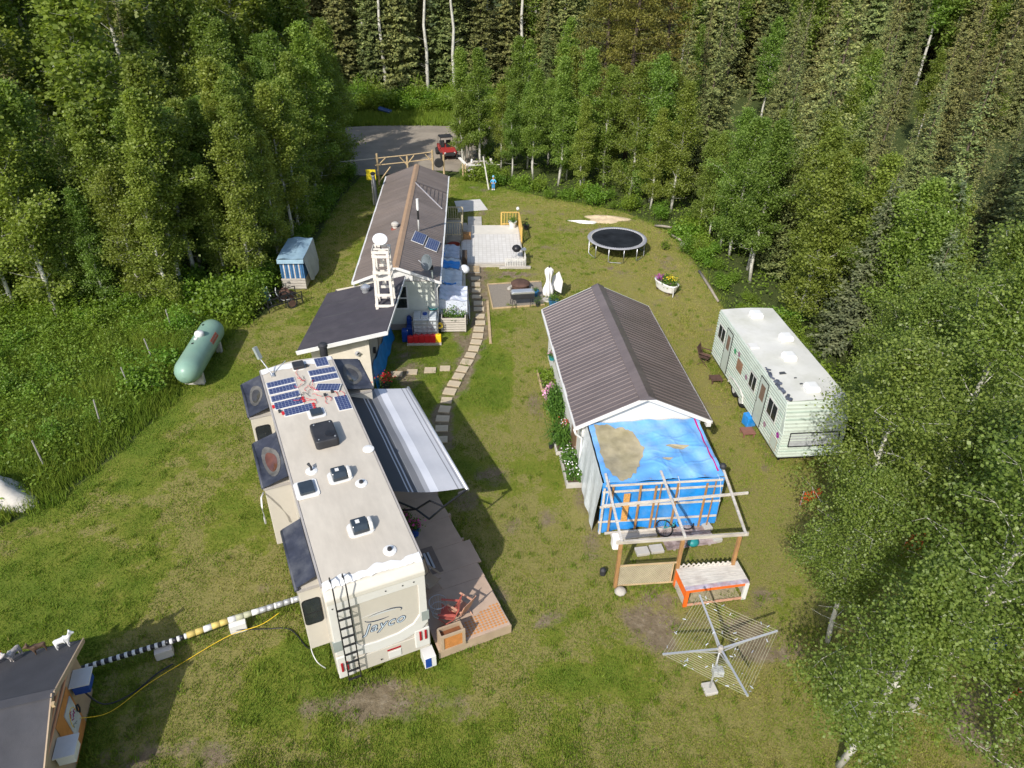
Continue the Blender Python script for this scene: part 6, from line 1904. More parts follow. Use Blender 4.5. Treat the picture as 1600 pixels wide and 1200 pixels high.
MB().box(-.06, .06, -2.2, 2.2, 0, .06).build('edging_board', WOODY, path, (-1.20, 31.1, -.02), (0, 0, R(4)))
grv = MB().prism([(-1.40, 35.25), (-1.02, 32.5), (1.60, 33.0), (1.52, 35.75)], -.04, .018).build('gravel_bed', GRAVEL)
tag(grv, 'square gravel bed around the fire pit', kind='structure')
for p_, q_ in (((-1.43, 35.28), (1.5, 35.78)), ((-1.43, 35.28), (-1.05, 32.45)), ((-1.05, 32.45), (1.62, 32.98))):
    MB().beam((*p_, .02), (*q_, .02), .06, .07).build('edging_board', WOODY, grv)
fp = thing('fire_pit', 'round rusty fire pit with lid and ring of stones on the gravel', 'fire pit', (.36, 34.75, .018))
MB().lathe([(.50, .30), (.52, .36), (.42, .44), (.2, .48), (0, .49)], 22).build('lid', RUST, fp)
MB().lathe([(.44, 0), (.47, .30), (.44, .30), (.42, .02)], 22).build('ring', RUST, fp)
fr_ = random.Random(3)
for k in range(16):
    a = 2 * math.pi * k / 16 + fr_.uniform(-.1, .1)
    s = fr_.uniform(.08, .13)
    MB().lathe([(0, 0), (s, s * .3), (s * .9, s), (0, s * 1.4)], 7).build('stone', STONE, fp, (.60 * math.cos(a) + (.25 if math.sin(a) < -.3 else 0), .60 * math.sin(a) - (.1 if k % 3 else .2), 0), (0, 0, a))
gr = thing('trough_grill', 'long charcoal grill with silver lid on folding legs by the fire pit', 'grill', (.46, 32.85, .015), R(10))
MB().side([(-.60, .50), (-.5, .42), (.5, .42), (.60, .50), (.60, .72), (-.60, .72)], -.18, .18).build('trough', BLKPL, gr, bevel=.02)
MB().side([(-.61, .725), (.61, .725), (.60, .80), (.52, .86), (-.52, .86), (-.60, .80)], -.19, .19).build('lid', SILV, gr, bevel=.03)
for s in (-1, 1):
    MB().tube([(s * .55, -.17, .45), (s * .58, -.28, .02), (s * .35, -.28, .02), (s * .5, .2, .44)], .014, 6).build('leg', BLACK, gr)
    MB().tube([(s * .55, .17, .45), (s * .58, .28, .02)], .014, 6).build('leg', BLACK, gr)
um = thing('folded_parasol', 'tall folded white parasol at the corner of the gravel bed', 'parasol', (1.80, 33.55, 0))
MB().tube([(0, 0, 0), (0, 0, 1.95)], .025, 8).build('pole', BLACK, um)
mb = MB()
def parf(u, v):
    a = 2 * math.pi * u; z = .30 + 1.55 * v
    r = (.20 - .08 * v + .05 * math.sin(v * 9)) * (1 + .28 * math.sin(8 * a + v * 2)) * (1 if v < .93 else .5)
    return (r * math.cos(a), r * math.sin(a), z)
mb.grid(parf, 48, 14).build('canopy', CLOTHW, um, smooth=True)
MB().lathe([(.28, 0), (.26, .06), (.05, .09), (.04, .25)], 18).build('base', CONC, um)
sn = thing('white_board', 'white board leaning behind the folded parasol', 'board', (2.25, 33.75, 0), R(-20))
MB().add([(-.3, 0, .55), (.25, 0, .35), (.30, .05, 1.0), (.05, .12, 1.5), (-.3, .1, 1.15), (-.3, .03, .55), (.25, .03, .35), (.30, .08, 1.0), (.05, .15, 1.5), (-.3, .13, 1.15)], [(0, 1, 2, 3, 4), (9, 8, 7, 6, 5), (0, 5, 6, 1), (1, 6, 7, 2), (2, 7, 8, 3), (3, 8, 9, 4), (4, 9, 5, 0)]).build('board_face', WHITE, sn)
MB().beam((0, .05, 0), (0, .08, .7), .05).build('prop', BLACK, sn)
flower_pot('flower_pot', 'large blue pot with plants behind the garage roof corner', (2.05, 32.75, 0), .26, .42, M('blue_glaze', (.03, .14, .28), .35), LEAF_G, [], 21, .3, 300)
flower_pot('flower_pot', 'blue pot beside the fire pit', (1.16, 33.95, .018), .19, .34, M('blue_glaze', (.03, .14, .28), .35), LEAF_G, [], 22, .12, 80)
flower_pot('flower_pot', 'green leafy plant in a pot at the right leg of the grill', (1.25, 32.85, 0), .13, .25, BLKPL, LEAF_G, [], 23, .28, 260)
# patio platform with pale rugs
pat = thing('patio_platform', 'low wooden patio platform covered in pale rugs beside the mobile home', 'patio', (HX, HY, 0), HA)
for k in range(12):
    MB().box(2.80, 6.45, 7.55 + k * .505, 8.05 + k * .505, .10, .20).build('deck_board', WOODG, pat)
MB().box(2.80, 6.45, 7.56, 13.6, -.02, .099).build('base_frame', WOODG, pat)
def rug(label, x0, x1, y0, y1, z, m=RUGW):
    return tag(MB().box(x0, x1, y0, y1, z, z + .012).build('outdoor_rug', m, None, (HX, HY, 0), (0, 0, HA)), label, 'rug')
rug('large white woven rug covering the patio platform', 2.86, 6.38, 7.72, 12.05, .203, RUGG)
rug('smaller cream rug on the far part of the patio platform', 3.42, 6.40, 12.07, 13.55, .205, M('cream_rug', (.62, .58, .50), .9, var=.06))
o = MB().prism([(-4.27, 48.61), (-2.49, 49.11), (-1.87, 47.04), (-3.84, 46.44)], .0, .04).build('concrete_pad', M('pale_concrete', (.60, .57, .53), .85, var=.08, dirt=(.45, .42, .38)))
tag(o, 'pale concrete pad on the grass beyond the porch', 'pad')
o = MB().prism([(3.2, 14.0), (4.1, 14.0), (4.1, 15.6), (3.2, 15.6)], .0, .05).build('concrete_pad', CONC, None, (HX, HY, 0), (0, 0, HA))
tag(o, 'narrow concrete pad between the porch and the patio', 'pad')
ramp = thing('wooden_step', 'slatted wooden step at the near edge of the patio', 'step', hw(3.45, 7.1, 0), HA)
for k in range(9):
    MB().box(-.42 + k * .095, -.34 + k * .095, -.38, .40, .08, .11).build('slat', WOODY, ramp)
MB().box(-.42, .44, -.36, .38, 0, .079).build('base', WOODG, ramp)
o = MB().box(-.9, .9, -.08, .08, 0, .12).build('timber_sleeper', WOODG, None, hw(5.9, 7.35, 0), (0, 0, HA)); tag(o, 'pale timber edging at the near right corner of the patio', 'timber')
def railing(label, pts, z0, h, m, name='railing', step=.14, post=True):
    t = thing(name, label, 'railing', (HX, HY, 0), HA)
    for (a, b) in zip(pts[:-1], pts[1:]):
        A_, B_ = Vector((*a, 0)), Vector((*b, 0))
        MB().beam(A_ + Vector((0, 0, z0 + h)), B_ + Vector((0, 0, z0 + h)), .09, .04).build('top_rail', m, t)
        MB().beam(A_ + Vector((0, 0, z0 + .08)), B_ + Vector((0, 0, z0 + .08)), .04, .06).build('bottom_rail', m, t)
        n_ = max(2, int((B_ - A_).length / step))
        for k in range(n_ + 1):
            p = A_.lerp(B_, k / n_)
            MB().beam(p + Vector((0, 0, z0 if k not in (0, n_) else 0)), p + Vector((0, 0, z0 + h - .02)), .035 if k not in (0, n_) else .09).build('baluster' if k not in (0, n_) else 'post', m, t)
    return t
porch = thing('porch', 'small wooden porch on the right side of the mobile home', 'porch', (HX, HY, 0), HA)
for k in range(9):
    MB().box(1.80, 2.90, 10.95 + k * .305, 11.24 + k * .305, .50, .54).build('deck_board', WOODG, porch)
MB().box(1.82, 2.88, 11.0, 13.65, .0, .499).build('porch_base', WOODG, porch)
for k in range(3):
    MB().box(2.91 + k * .25, 3.15 + k * .25, 12.3, 13.5, .0, .40 - k * .13).build('stair', WOODG, porch)
CRM = M('pale_yellow_timber', (.50, .42, .27), .75, var=.12, scale=4)
railing('near railing of the porch with many balusters', [(1.85, 10.98), (2.88, 10.98), (2.88, 12.2)], .54, .85, CRM)
railing('far railing of the porch by the concrete pad', [(1.85, 13.65), (2.88, 13.65)], .54, .85, CRM)
YP = M('yellow_pine_railing', (.60, .38, .10), .7, var=.12, scale=4)
railing('yellow pine railing at the far right corner of the patio', [(5.35, 13.62), (6.45, 13.62), (6.48, 10.9)], .2, .85, YP, step=.17)
WPK = M('white_pickets', (.62, .60, .55), .8, var=.12)
pf = thing('picket_fence_corner', 'low white picket screen at the near right corner of the patio', 'fence', (HX, HY, 0), HA)
for k in range(12):
    MB().box(5.35 + k * .095, 5.40 + k * .095, 7.40, 7.43, .02, .62).build('picket', WPK, pf)
for k in range(10):
    MB().box(6.50, 6.53, 7.45 + k * .16, 7.52 + k * .16, .02, .62).build('picket', WPK, pf)
MB().beam((5.33, 7.415, .5), (6.5, 7.415, .5), .02, .05).build('rail', WPK, pf)
MB().beam((6.515, 7.4, .5), (6.515, 9.1, .5), .02, .05).build('rail', WPK, pf)
bq = thing('kettle_grill', 'small black grill on legs inside the white picket corner of the patio', 'grill', hw(6.02, 8.15, .215), HA)
MB().lathe([(.0, .45), (.18, .50), (.26, .62), (.27, .68), (.2, .80), (.08, .87), (0, .88)], 16).build('bowl', BLACK, bq, smooth=True)
for k in range(3):
    a = 2.1 * k + .4
    MB().tube([(.16 * math.cos(a), .16 * math.sin(a), .5), (.28 * math.cos(a), .28 * math.sin(a), 0)], .014, 6).build('leg', STEEL, bq)
MB().box(.26, .55, -.16, .16, .60, .63).build('side_shelf', STEEL, bq)
flower_pot('flower_pot', 'white tub of plants in the yellow railing corner of the patio', hw(6.05, 13.15, .215), .26, .42, WHITE, LEAF_G, [], 25, .26, 260)
flower_pot('flower_pot', 'black pot on the grass outside the yellow railing', hw(6.95, 13.4, 0), .20, .30, BLKPL, LEAF_G, [], 26, .1, 60)
tb_ = MB().lathe([(.30, 0), (.38, .22), (.40, .24), (.36, .24), (.30, .05), (0, .04)], 18).build('red_tub', M('dark_red_tub', (.28, .05, .03), .5), None, hw(2.35, 10.4, 0)); tag(tb_, 'dark red round tub under the near side of the porch', 'tub')
crate = MB().box(-.25, .25, -.2, .2, 0, .35).build('wooden_crate', WOODP, None, hw(3.15, 11.35, .215), (0, 0, HA), bevel=.01); tag(crate, 'brown wooden crate where the porch meets the patio', 'crate')
bl_ = MB().lathe([(.07, 0), (.10, .05), (.11, .11), (.07, .19), (0, .22)], 14).build('solar_globe', WHITE, None, hw(6.42, 14.0, 1.05), smooth=True); tag(bl_, 'white globe light above the yellow railing', 'lamp')
MB().tube([(0, 0, -1.05), (0, 0, .02)], .02, 6).build('stem', BLACK, bl_)

# ------------------------------------------------------------------ trampoline, bathtub planter, sand, logs
tp_ = thing('trampoline', 'round black trampoline with grey rim and steel legs on the lawn', 'trampoline', (6.10, 40.05, 0))
def cup(u, v):
    r = 1.52 * u; a = 2 * math.pi * v
    return (r * math.cos(a), r * math.sin(a), .90 - .035 * (1 - u * u) - .05 * math.exp(-((r * math.cos(a) + .45) ** 2 + (r * math.sin(a) - .1) ** 2) * 6))
MB().grid(cup, 10, 40).build('jumping_mat', MATBLK, tp_, smooth=True)
MB().lathe([(1.53, .905), (1.56, .935), (1.74, .935), (1.77, .90), (1.74, .87), (1.55, .88)], 48, cap=False).build('rim_pad', M('grey_rim_pad', (.30, .30, .32), .6, var=.1), tp_, smooth=True)
for k in range(72):
    a = 2 * math.pi * k / 72
    MB().beam((1.50 * math.cos(a), 1.50 * math.sin(a), .91), (1.58 * math.cos(a), 1.58 * math.sin(a), .937), .02, .012).build('spring_cover', WHITE, tp_)
for k in range(6):
    a0 = R(-112 + 60 * k); a1 = a0 + R(30)
    pts = [(1.68 * math.cos(a0), 1.68 * math.sin(a0), .88), (1.68 * math.cos(a0), 1.68 * math.sin(a0), .08), (1.64 * math.cos(a0 + .08), 1.64 * math.sin(a0 + .08), .025), (1.64 * math.cos(a1 - .08), 1.64 * math.sin(a1 - .08), .025), (1.68 * math.cos(a1), 1.68 * math.sin(a1), .08), (1.68 * math.cos(a1), 1.68 * math.sin(a1), .88)]
    MB().tube(pts, .026, 8).build('leg', STEEL, tp_, smooth=True)
tub = thing('bathtub_planter', 'old white bathtub planted with purple and yellow flowers on the lawn', 'planter', (8.20, 34.85, 0), R(-55))
def tubf(u, v):
    a = 2 * math.pi * u
    k = [(.62, .30, .16), (.72, .36, .50), (.76, .40, .58), (.70, .34, .58), (.66, .31, .50), (.0, .0, .49)][v]
    return (k[0] * math.copysign(abs(math.cos(a)) ** .7, math.cos(a)), k[1] * math.copysign(abs(math.sin(a)) ** .7, math.sin(a)), k[2])
mb = MB()
nu = 32
vs = [tubf(i / nu, j) for j in range(6) for i in range(nu)]
fs = [(j * nu + i, j * nu + (i + 1) % nu, (j + 1) * nu + (i + 1) % nu, (j + 1) * nu + i) for j in range(4) for i in range(nu)]
mb.add(vs, fs).build('tub_shell', M('enamel_white', (.78, .76, .74), .25, var=.05, dirt=(.45, .40, .28), dirt_amt=.4), tub, smooth=True)
MB().lathe([(.66, .50), (.3, .53), (0, .54)], 20, sy=.48).build('soil', SOIL, tub)
MB().lathe([(.60, .1), (.62, .16)], 20, sy=.48).build('tub_base', MATS['enamel_white'], tub)
for (x, y) in ((.45, .2), (.45, -.2), (-.45, .2), (-.45, -.2)):
    MB().tube([(x, y, 0), (x, y, .2)], .03, 6).build('foot', RUST, tub)
MB().tube([(.74, -.2, 0), (.74, -.2, .55)], .025, 6).build('drain_pipe', WHITE, tub)
for (m_, cx_, n_) in ((FPUR, -.38, 260), (FYEL, .22, 110)):
    V, F = leaves(r1.normal(size=(n_, 3)) * np.array([.17, .15, .06]) + np.array([cx_, 0, .66 if m_ == FPUR else .88]), .07, r1, 1)
    np_mesh('blossom', V, F, m_, tub)
V, F = leaves(r1.normal(size=(900, 3)) * np.array([.26, .17, .12]) + np.array([.16, 0, .68]), .08, r1, .4)
np_mesh('foliage', V, F, LEAF_G, tub)
def mound(name, label, poly_c, rx, ry, h, m, seed, cat, n=26):
    rr = random.Random(seed)
    ph = rr.uniform(0, 6)
    def fn(u, v):
        a = 2 * math.pi * v
        e = 1 + .18 * math.sin(3 * a + ph) + .1 * math.sin(5 * a + 2 * ph)
        return (rx * u * e * math.cos(a), ry * u * e * math.sin(a), h * (1 - u * u) * (1 + .3 * math.sin(u * 6 + 2 * a)) - .02 * u)
    return tag(MB().grid(fn, 8, n).build(name, m, None, poly_c, smooth=True), label, cat)
mound('sand_heap', 'low heap of tan sand behind the trampoline', (6.1, 45.7, 0), 1.4, .75, .16, SAND, 1, 'sand heap')
o = mound('white_sheet', 'white sheet spread at the left end of the sand heap', (4.6, 45.1, .01), .95, .3, .06, CLOTHW, 2, 'sheet'); o.rotation_euler = (0, 0, R(-8))
for i, (p_, q_, lab) in enumerate((((9.15, 44.4, .08), (9.95, 43.2, .45), 'grey log propped at the wood edge right of the trampoline'), ((9.9, 42.9, .08), (10.6, 41.4, .08), 'fallen log along the wood edge nearest the trampoline'), ((10.55, 37.4, .07), (10.75, 33.6, .07), 'long fallen pole edging the lawn beyond the bathtub'))):
    d_ = Vector(q_) - Vector(p_)
    o = MB().tube([(0, 0, 0), d_ * .5 + Vector((0, 0, .02)), d_], [.08, .075, .06], 8).build('fallen_log', M('grey_log', (.30, .26, .21), .9, var=.3, bump=.5), None, p_, smooth=True)
    tag(o, lab, 'log')
o = MB().lathe([(0, -.05), (.24, .0), (.28, .1), (.18, .24), (0, .27)], 10, sy=.8).build('boulder', STONE, None, (10.45, 41.3, 0), (0, 0, .5), smooth=True); tag(o, 'grey boulder at the lawn edge near the logs', 'stone')
sap = shrub('sapling', .32, .8, 260, .08, 95, LEAF_U, 'small green sapling on the lawn right of the trampoline'); sap.location = (9.15, 40.6, 0)

# ------------------------------------------------------------------ mint travel trailer (local: x right, y back)
TX, TY, TA = 9.72, 20.25, R(5.6)
trl = thing('travel_trailer', 'old mint green travel trailer with white coated roof at the right', 'trailer', (TX, TY, 0), TA)
TW, TL, TZ0, TZ1 = 2.35, 7.45, .42, 2.66
prof = [(0, TZ0 + .0), (-.02, .9), (.0, 2.2), (.10, 2.55), (.35, TZ1)]
MB().add([(0, 0, TZ0), (TW, 0, TZ0), (TW, .05, 1.5), (0, .05, 1.5), (0, .32, TZ1), (TW, .32, TZ1), (0, TL, TZ0), (TW, TL, TZ0), (TW, TL - .05, TZ1), (0, TL - .05, TZ1)],
         [(0, 1, 2, 3), (3, 2, 5, 4), (4, 5, 8, 9), (6, 9, 8, 7), (0, 3, 4, 9, 6), (1, 7, 8, 5, 2), (0, 6, 7, 1)]).build('body', MINT, trl, bevel=.03)
MB().grid(lambda u, v: (.03 + (TW - .06) * u, .34 + (TL - .42) * v, TZ1 + .012 + .05 * math.sin(math.pi * u) + .006 * math.sin(v * 30)), 12, 40).build('roof_coating', TROOF, trl, smooth=True)
for k in range(17):
    z = TZ0 + .06 + k * .128
    m_ = MINTD if k in (3, 8, 12) else MINT
    MB().beam((-.012, .04 if z < 1.5 else .34, z), (-.012, TL - .05, z), .03, .055).build('siding_rib', m_, trl)
for k in range(9):
    z = TZ0 + .06 + k * .118
    MB().beam((.02, -.005 + .004 * k, z), (TW - .02, -.005 + .004 * k, z), .03, .05).build('siding_rib', MINTD if k in (2, 4) else MINT, trl)
for k in range(8):
    f = (k + .5) / 8
    MB().beam((.02, .05 + .27 * f - .01, 1.52 + 1.12 * f), (TW - .02, .05 + .27 * f - .01, 1.52 + 1.12 * f), .03, .06).build('siding_rib', MINTD if k in (3, 5) else MINT, trl)
def tr_window(y0, y1, z0, z1, m=GLASS, bars=2):
    f = MB().box(-.035, -.028, y0, y1, z0, z1).build('side_window', m, trl)
    for (a, b, c, d_) in ((y0 - .04, y1 + .04, z0 - .04, z0), (y0 - .04, y1 + .04, z1, z1 + .04), (y0 - .04, y0, z0, z1), (y1, y1 + .04, z0, z1)):
        MB().box(-.045, -.028, a, b, c, d_).build('frame', GELW, f)
    for k in range(1, bars):
        yy = y0 + (y1 - y0) * k / bars
        MB().box(-.042, -.030, yy - .015, yy + .015, z0, z1).build('mullion', GELW, f)
CURT = M('brown_curtain', (.20, .13, .09), .6, var=.2)
tr_window(6.35, 7.05, 1.55, 2.15, GLASS)
tr_window(2.75, 3.35, 1.45, 2.05, GLASS)
tr_window(.75, 1.50, 1.45, 2.10, GLASS)
MB().box(-.035, -.028, 4.15, 4.70, 1.35, 1.85).build('side_board', M('brown_ply_board', (.30, .17, .10), .7), trl)
def tr_door(y0, y1):
    d_ = MB().box(-.045, -.03, y0, y1, .55, 2.42).build('door', MINT, trl)
    for (a, b, c, e) in ((y0 - .025, y0, .52, 2.45), (y1, y1 + .025, .52, 2.45), (y0, y1, 2.42, 2.45)):
        MB().box(-.052, -.03, a, b, c, e).build('door_seal', BLACK, d_)
    MB().box(-.05, -.046, y0 + .15, y1 - .15, 1.55, 2.2).build('door_window', CURT, d_)
    MB().box(-.07, -.046, y1 - .1, y1 - .06, 1.35, 1.42).build('handle', STEEL, d_)
tr_door(1.75, 2.42); tr_door(5.55, 6.15)
MB().box(-.03, -.024, .25, .72, .55, 1.0).build('hatch_cover', MINT, trl)
hf = MB()
for (a, b, c, d_) in ((.23, .74, .53, .55), (.23, .74, 1.0, 1.02), (.23, .25, .55, 1.0), (.72, .74, .55, 1.0)): hf.box(-.034, -.024, a, b, c, d_)
hf.build('hatch_frame', TAN, trl)
MB().add([(.30, -.012, .95), (TW - .25, -.012, .95), (TW - .25, .035, 1.48), (.30, .035, 1.48)], [(0, 1, 2, 3)]).build('front_window', M('grey_front_shutter', (.36, .37, .37), .4), trl)
for p_, q_ in (((.28, -.02, .93), (TW - .23, -.02, .93)), ((.28, .025, 1.5), (TW - .23, .025, 1.5)), ((.28, -.02, .93), (.28, .025, 1.5)), ((TW - .23, -.02, .93), (TW - .23, .025, 1.5))):
    MB().beam(p_, q_, .03).build('window_seal', BLACK, trl)
for i, (x, y) in enumerate(((1.25, 6.55), (1.72, 4.55), (1.22, 3.10), (1.15, .95))):
    MB().side([(-.26, 0), (-.26, .16), (-.18, .26), (.18, .26), (.26, .16), (.26, 0)], -.20, .20).build('roof_vent_cover', M('bright_white_plastic', (.72, .72, .70), .35, var=.03), trl, (x, y, TZ1 + .04), bevel=.03)
MB().box(.05, .42, 4.0, 4.35, TZ1 + .02, TZ1 + .07).build('roof_hatch', WHITE, trl)
bl = MB()
br_ = random.Random(9)
for k in range(26):
    f = k / 25
    y = 2.55 - 2.2 * f + br_.uniform(-.05, .05); x = .02 + br_.uniform(0, .22) * (1 - .4 * f)
    s = br_.uniform(.03, .10)
    bl.prism([(x + s * math.cos(a) * br_.uniform(.6, 1.1), y + s * math.sin(a)) for a in [2 * math.pi * j / 7 for j in range(7)]], TZ1 + .04, TZ1 + .055 + .002 * k)
tag(bl.build('peeling_edge', M('black_tar', (.09, .10, .13), .5, var=.6, scale=4), trl), kind='stuff')
for (x, y, s) in ((.55, 2.1, .14), (.95, 1.35, .07), (.9, 1.75, .06)):
    MB().prism([(x - s, y - s * .6), (x + s, y - s * .4), (x + s * .8, y + s * .7), (x - s * .7, y + s * .5)], TZ1 + .07, TZ1 + .078).build('roof_patch', M('dark_grey_patch', (.06, .065, .07), .6), trl)
for y in (3.85, 4.62):
    w = MB().lathe([(.16, -.10), (.31, -.09), (.33, -.04), (.33, .04), (.31, .09), (.16, .10)], 20).build('wheel', TYRE, trl, (.14, y, .33), (0, R(90), 0), smooth=True)
    MB().lathe([(0, .105), (.15, .105), (.2, .07)], 16).build('hubcap', WHITE, w, (0, 0, 0), (math.pi, 0, 0))
MB().tube([(-.05, 3.42, .45), (-.06, 3.5, .75), (-.06, 3.85, .86), (-.06, 4.62, .86), (-.06, 5.0, .75), (-.05, 5.08, .45)], .035, 6).build('wheel_arch', GELW, trl)
MB().box(.1, TW - .1, .1, TL - .1, .30, .415).build('chassis', BLACK, trl)
for (x, y) in ((.3, .4), (TW - .3, .4), (.3, TL - .4), (TW - .3, TL - .4)):
    MB().beam((x, y, 0), (x, y, .3), .08).build('jack', BLACK, trl)
for lab, yy, c in (('rusty step below the far door of the mint trailer', 5.75, RUST), ('rust-red step below the near door of the mint trailer', 1.95, M('red_brown_step', (.24, .11, .08), .8))):
    o = MB().box(-.25, .25, -.22, .22, .18, .22).box(-.22, -.18, -.2, -.16, 0, .18).box(.18, .22, .16, .2, 0, .18).box(-.22, -.18, .16, .2, 0, .18).box(.18, .22, -.2, -.16, 0, .18).build('trailer_step', c, None, (TX - .32 * math.cos(TA) - yy * math.sin(TA), TY - .32 * math.sin(TA) + yy * math.cos(TA), 0), (0, 0, TA))
    tag(o, lab, 'step')
o = MB().box(-.2, .2, -.2, .2, 0, .5).build('blue_bin', TARP, None, (TX - .02 - 2.6 * math.sin(TA), TY + 2.6 * math.cos(TA), 0), (0, 0, .3), bevel=.03); tag(o, 'blue plastic bin under the side of the mint trailer', 'bin')
for (y, z, m_) in ((5.05, 1.95, M('green_paint_spot', (.05, .35, .14), .6)), (3.62, 1.6, M('mauve_paint_spot', (.35, .20, .26), .6)), (1.35, .95, M('mauve_paint_spot', (.35, .20, .26), .6)), (.28, 1.25, FPUR), (4.65, 2.05, M('mauve_paint_spot', (.35, .20, .26), .6))):
    sp = MB()
    for k in range(5):
        a = 2 * math.pi * k / 5
        sp.add([(-.05, y + .07 * math.cos(a) + .055 * math.cos(b), z + .07 * math.sin(a) + .055 * math.sin(b)) for b in [2 * math.pi * j / 8 for j in range(8)]], [tuple(range(8))])
    sp.build('painted_flower', m_, trl)
o = folding_chair('garden_chair', 'small brown chair at the far end of the mint trailer', (TX - .35 - 7.2 * math.sin(TA), TY + 7.2, 0), R(60), RUST, RUST)

# ------------------------------------------------------------------ propane tank
tk = thing('propane_tank', 'large pale green propane tank at the edge of the overgrown field', 'propane tank', (-13.55, 26.4, 0), R(94))
pr_ = [(0, -2.25), (.2, -2.22), (.36, -2.10), (.48, -1.92), (.54, -1.70)] + [(.54, -1.70 + k * .34) for k in range(1, 11)] + [(.48, 1.92), (.36, 2.10), (.2, 2.22), (0, 2.25)]
MB().lathe(pr_, 28).build('shell', TANKG, tk, (0, 0, .88), (0, R(90), 0), smooth=True)
MB().lathe([(.20, -.1), (.20, .10), (.16, .17), (0, .20)], 16).build('valve_dome', WHITE, tk, (.35, .02, 1.42), smooth=True)
MB().lathe([(.08, -.06), (.08, .03), (0, .05)], 12).build('gauge', WHITE, tk, (.02, .08, 1.42))
MB().lathe([(.06, -.05), (.06, .02), (0, .03)], 10).build('fitting', BLACK, tk, (-.35, .10, 1.40))
MB().lathe([(.05, -.05), (.05, .02), (0, .03)], 10).build('fitting', BLACK, tk, (1.3, .15, 1.40))
for x in (-1.3, 1.3):
    MB().box(x - .1, x + .1, -.4, .4, 0, .50).build('cradle', CONC, tk)
FRP = M('faded_red_print', (.42, .09, .05), .6, var=.3, scale=14)
pr3 = random.Random(14)
for row in range(2):
    x_ = .20
    while x_ < .95:
        w_ = pr3.uniform(.04, .09)
        a_ = R(20 + row * 13)     # angle up from the widest line of the shell
        MB().box(x_, x_ + w_, -.004, .004, -.05, .05).build('faded_red_mark', FRP, tk, (0, -.543 * math.cos(a_), .88 + .543 * math.sin(a_)), (-a_, 0, 0))
        x_ += w_ + .025

# ------------------------------------------------------------------ field fence posts, covered mound
for i, (x, y, lean_) in enumerate(((-16.4, 19.1, -.12), (-15.7, 21.6, .05), (-15.55, 23.9, -.16), (-15.6, 26.2, -.2), (-15.9, 28.9, -.1))):
    o = MB().tube([(0, 0, -.1), (lean_, .1, 1.45)], .028, 7).build('fence_post', M('bleached_post', (.30, .28, .25), .8, var=.15), None, (x, y, 0))
    tag(o, ['leaning grey fence post nearest the covered mound', 'grey fence post second from the covered mound', 'middle grey fence post in the overgrown field', 'grey fence post second from the propane tank', 'grey fence post nearest the far end of the propane tank'][i], 'post', 'field fence posts')
mound('covered_mound', 'heap under a dirty white cover at the left picture edge', (-17.45, 17.7, 0), 1.25, 1.05, 1.0, COVER, 4, 'covered heap', 30)

# ------------------------------------------------------------------ tarped woodpile and bike rack on the left
wp = thing('tarped_woodpile', 'stack on a pallet under a pale blue tarpaulin at the left wood edge', 'woodpile', (-11.75, 35.6, 0), R(4))
for k in range(4):
    MB().box(-.62, .62, -1.36, -1.33, .08 + k * .15, .19 + k * .15).build('pallet_board', WOODG, wp)
MB().box(-.62, .62, -1.32, 1.5, .02, .55).build('pallet_base', WOODG, wp)
MB().box(-.60, .60, -1.28, 1.5, .551, 1.68).build('stacked_goods', M('blue_wrapped_goods', (.06, .16, .32), .6, var=.3, scale=5), wp)
for k in range(9):
    MB().box(-.56 + k * .13, -.50 + k * .13, -1.31, -1.285, .58, 1.6).build('upright_slat', WOODW if k % 2 else M('blue_slat', (.03, .10, .20), .6), wp)
MB().grid(lambda u, v: (-.68 + 1.36 * u, -1.40 + 2.95 * v, 1.74 + .03 * math.sin(u * 8 + v * 5) + .05 * math.sin(math.pi * u)), 16, 20).build('tarp_top', M('pale_blue_tarp', (.26, .38, .46), .45, var=.15, bump=.6, bscale=5), wp, smooth=True)
MB().grid(lambda u, v: (.69 + .22 * v + .05 * math.sin(u * 11) * v, -1.40 + 2.95 * u + .25 * v * (1 - 2 * u) * .6, 1.75 - (1.25 + .35 * math.sin(math.pi * u)) * v), 24, 12).build('tarp_side', M('grey_tarp_side', (.32, .34, .36), .5, var=.15, bump=.6, bscale=5), wp, smooth=True)
MB().grid(lambda u, v: (-.68 + 1.36 * u, -1.40 - .03 * v, 1.74 - .22 * v), 10, 3).build('tarp_front_flap', MATS['pale_blue_tarp'], wp)
rack = thing('cart_frame', 'black metal cart frame standing by the tarped woodpile', 'cart', (-11.75, 32.35, 0), R(40))
for s in (-1, 1):
    MB().beam((-.9, s * .4, .35), (.9, s * .4, .35), .05).build('side_rail', BLACK, rack)
    MB().beam((-.9, s * .4, .7), (.9, s * .4, .7), .03).build('side_rail', BLACK, rack)
    for x in (-.9, 0, .9):
        MB().beam((x, s * .4, .05), (x, s * .4, .72), .04).build('upright', BLACK, rack)
    w = MB().tube([(.3 + .25 * math.cos(a), s * .5, .25 + .25 * math.sin(a)) for a in [2 * math.pi * k / 18 for k in range(19)]], .04, 6, cap=False).build('wheel', TYRE, rack)
    MB().lathe([(.0, -.03), (.18, -.03), (.18, .03), (0, .03)], 12).build('rim', RUST, w, (.3, s * .5, .25), (R(90), 0, 0))
for k in range(8):
    MB().beam((-.9 + k * .257, -.4, .36), (-.9 + k * .257, .4, .36), .03).build('floor_bar', BLACK, rack)
junk = folding_chair('garden_chair', 'blue-topped chair among the scrap by the left wood edge', (-12.6, 32.3, 0), R(30), M('blue_seat', (.03, .20, .35), .6), WHITE)
o = mound('scrap_heap', 'small rusty scrap heap behind the cart frame', (-11.9, 33.45, 0), .5, .4, .4, RUST, 6, 'scrap')
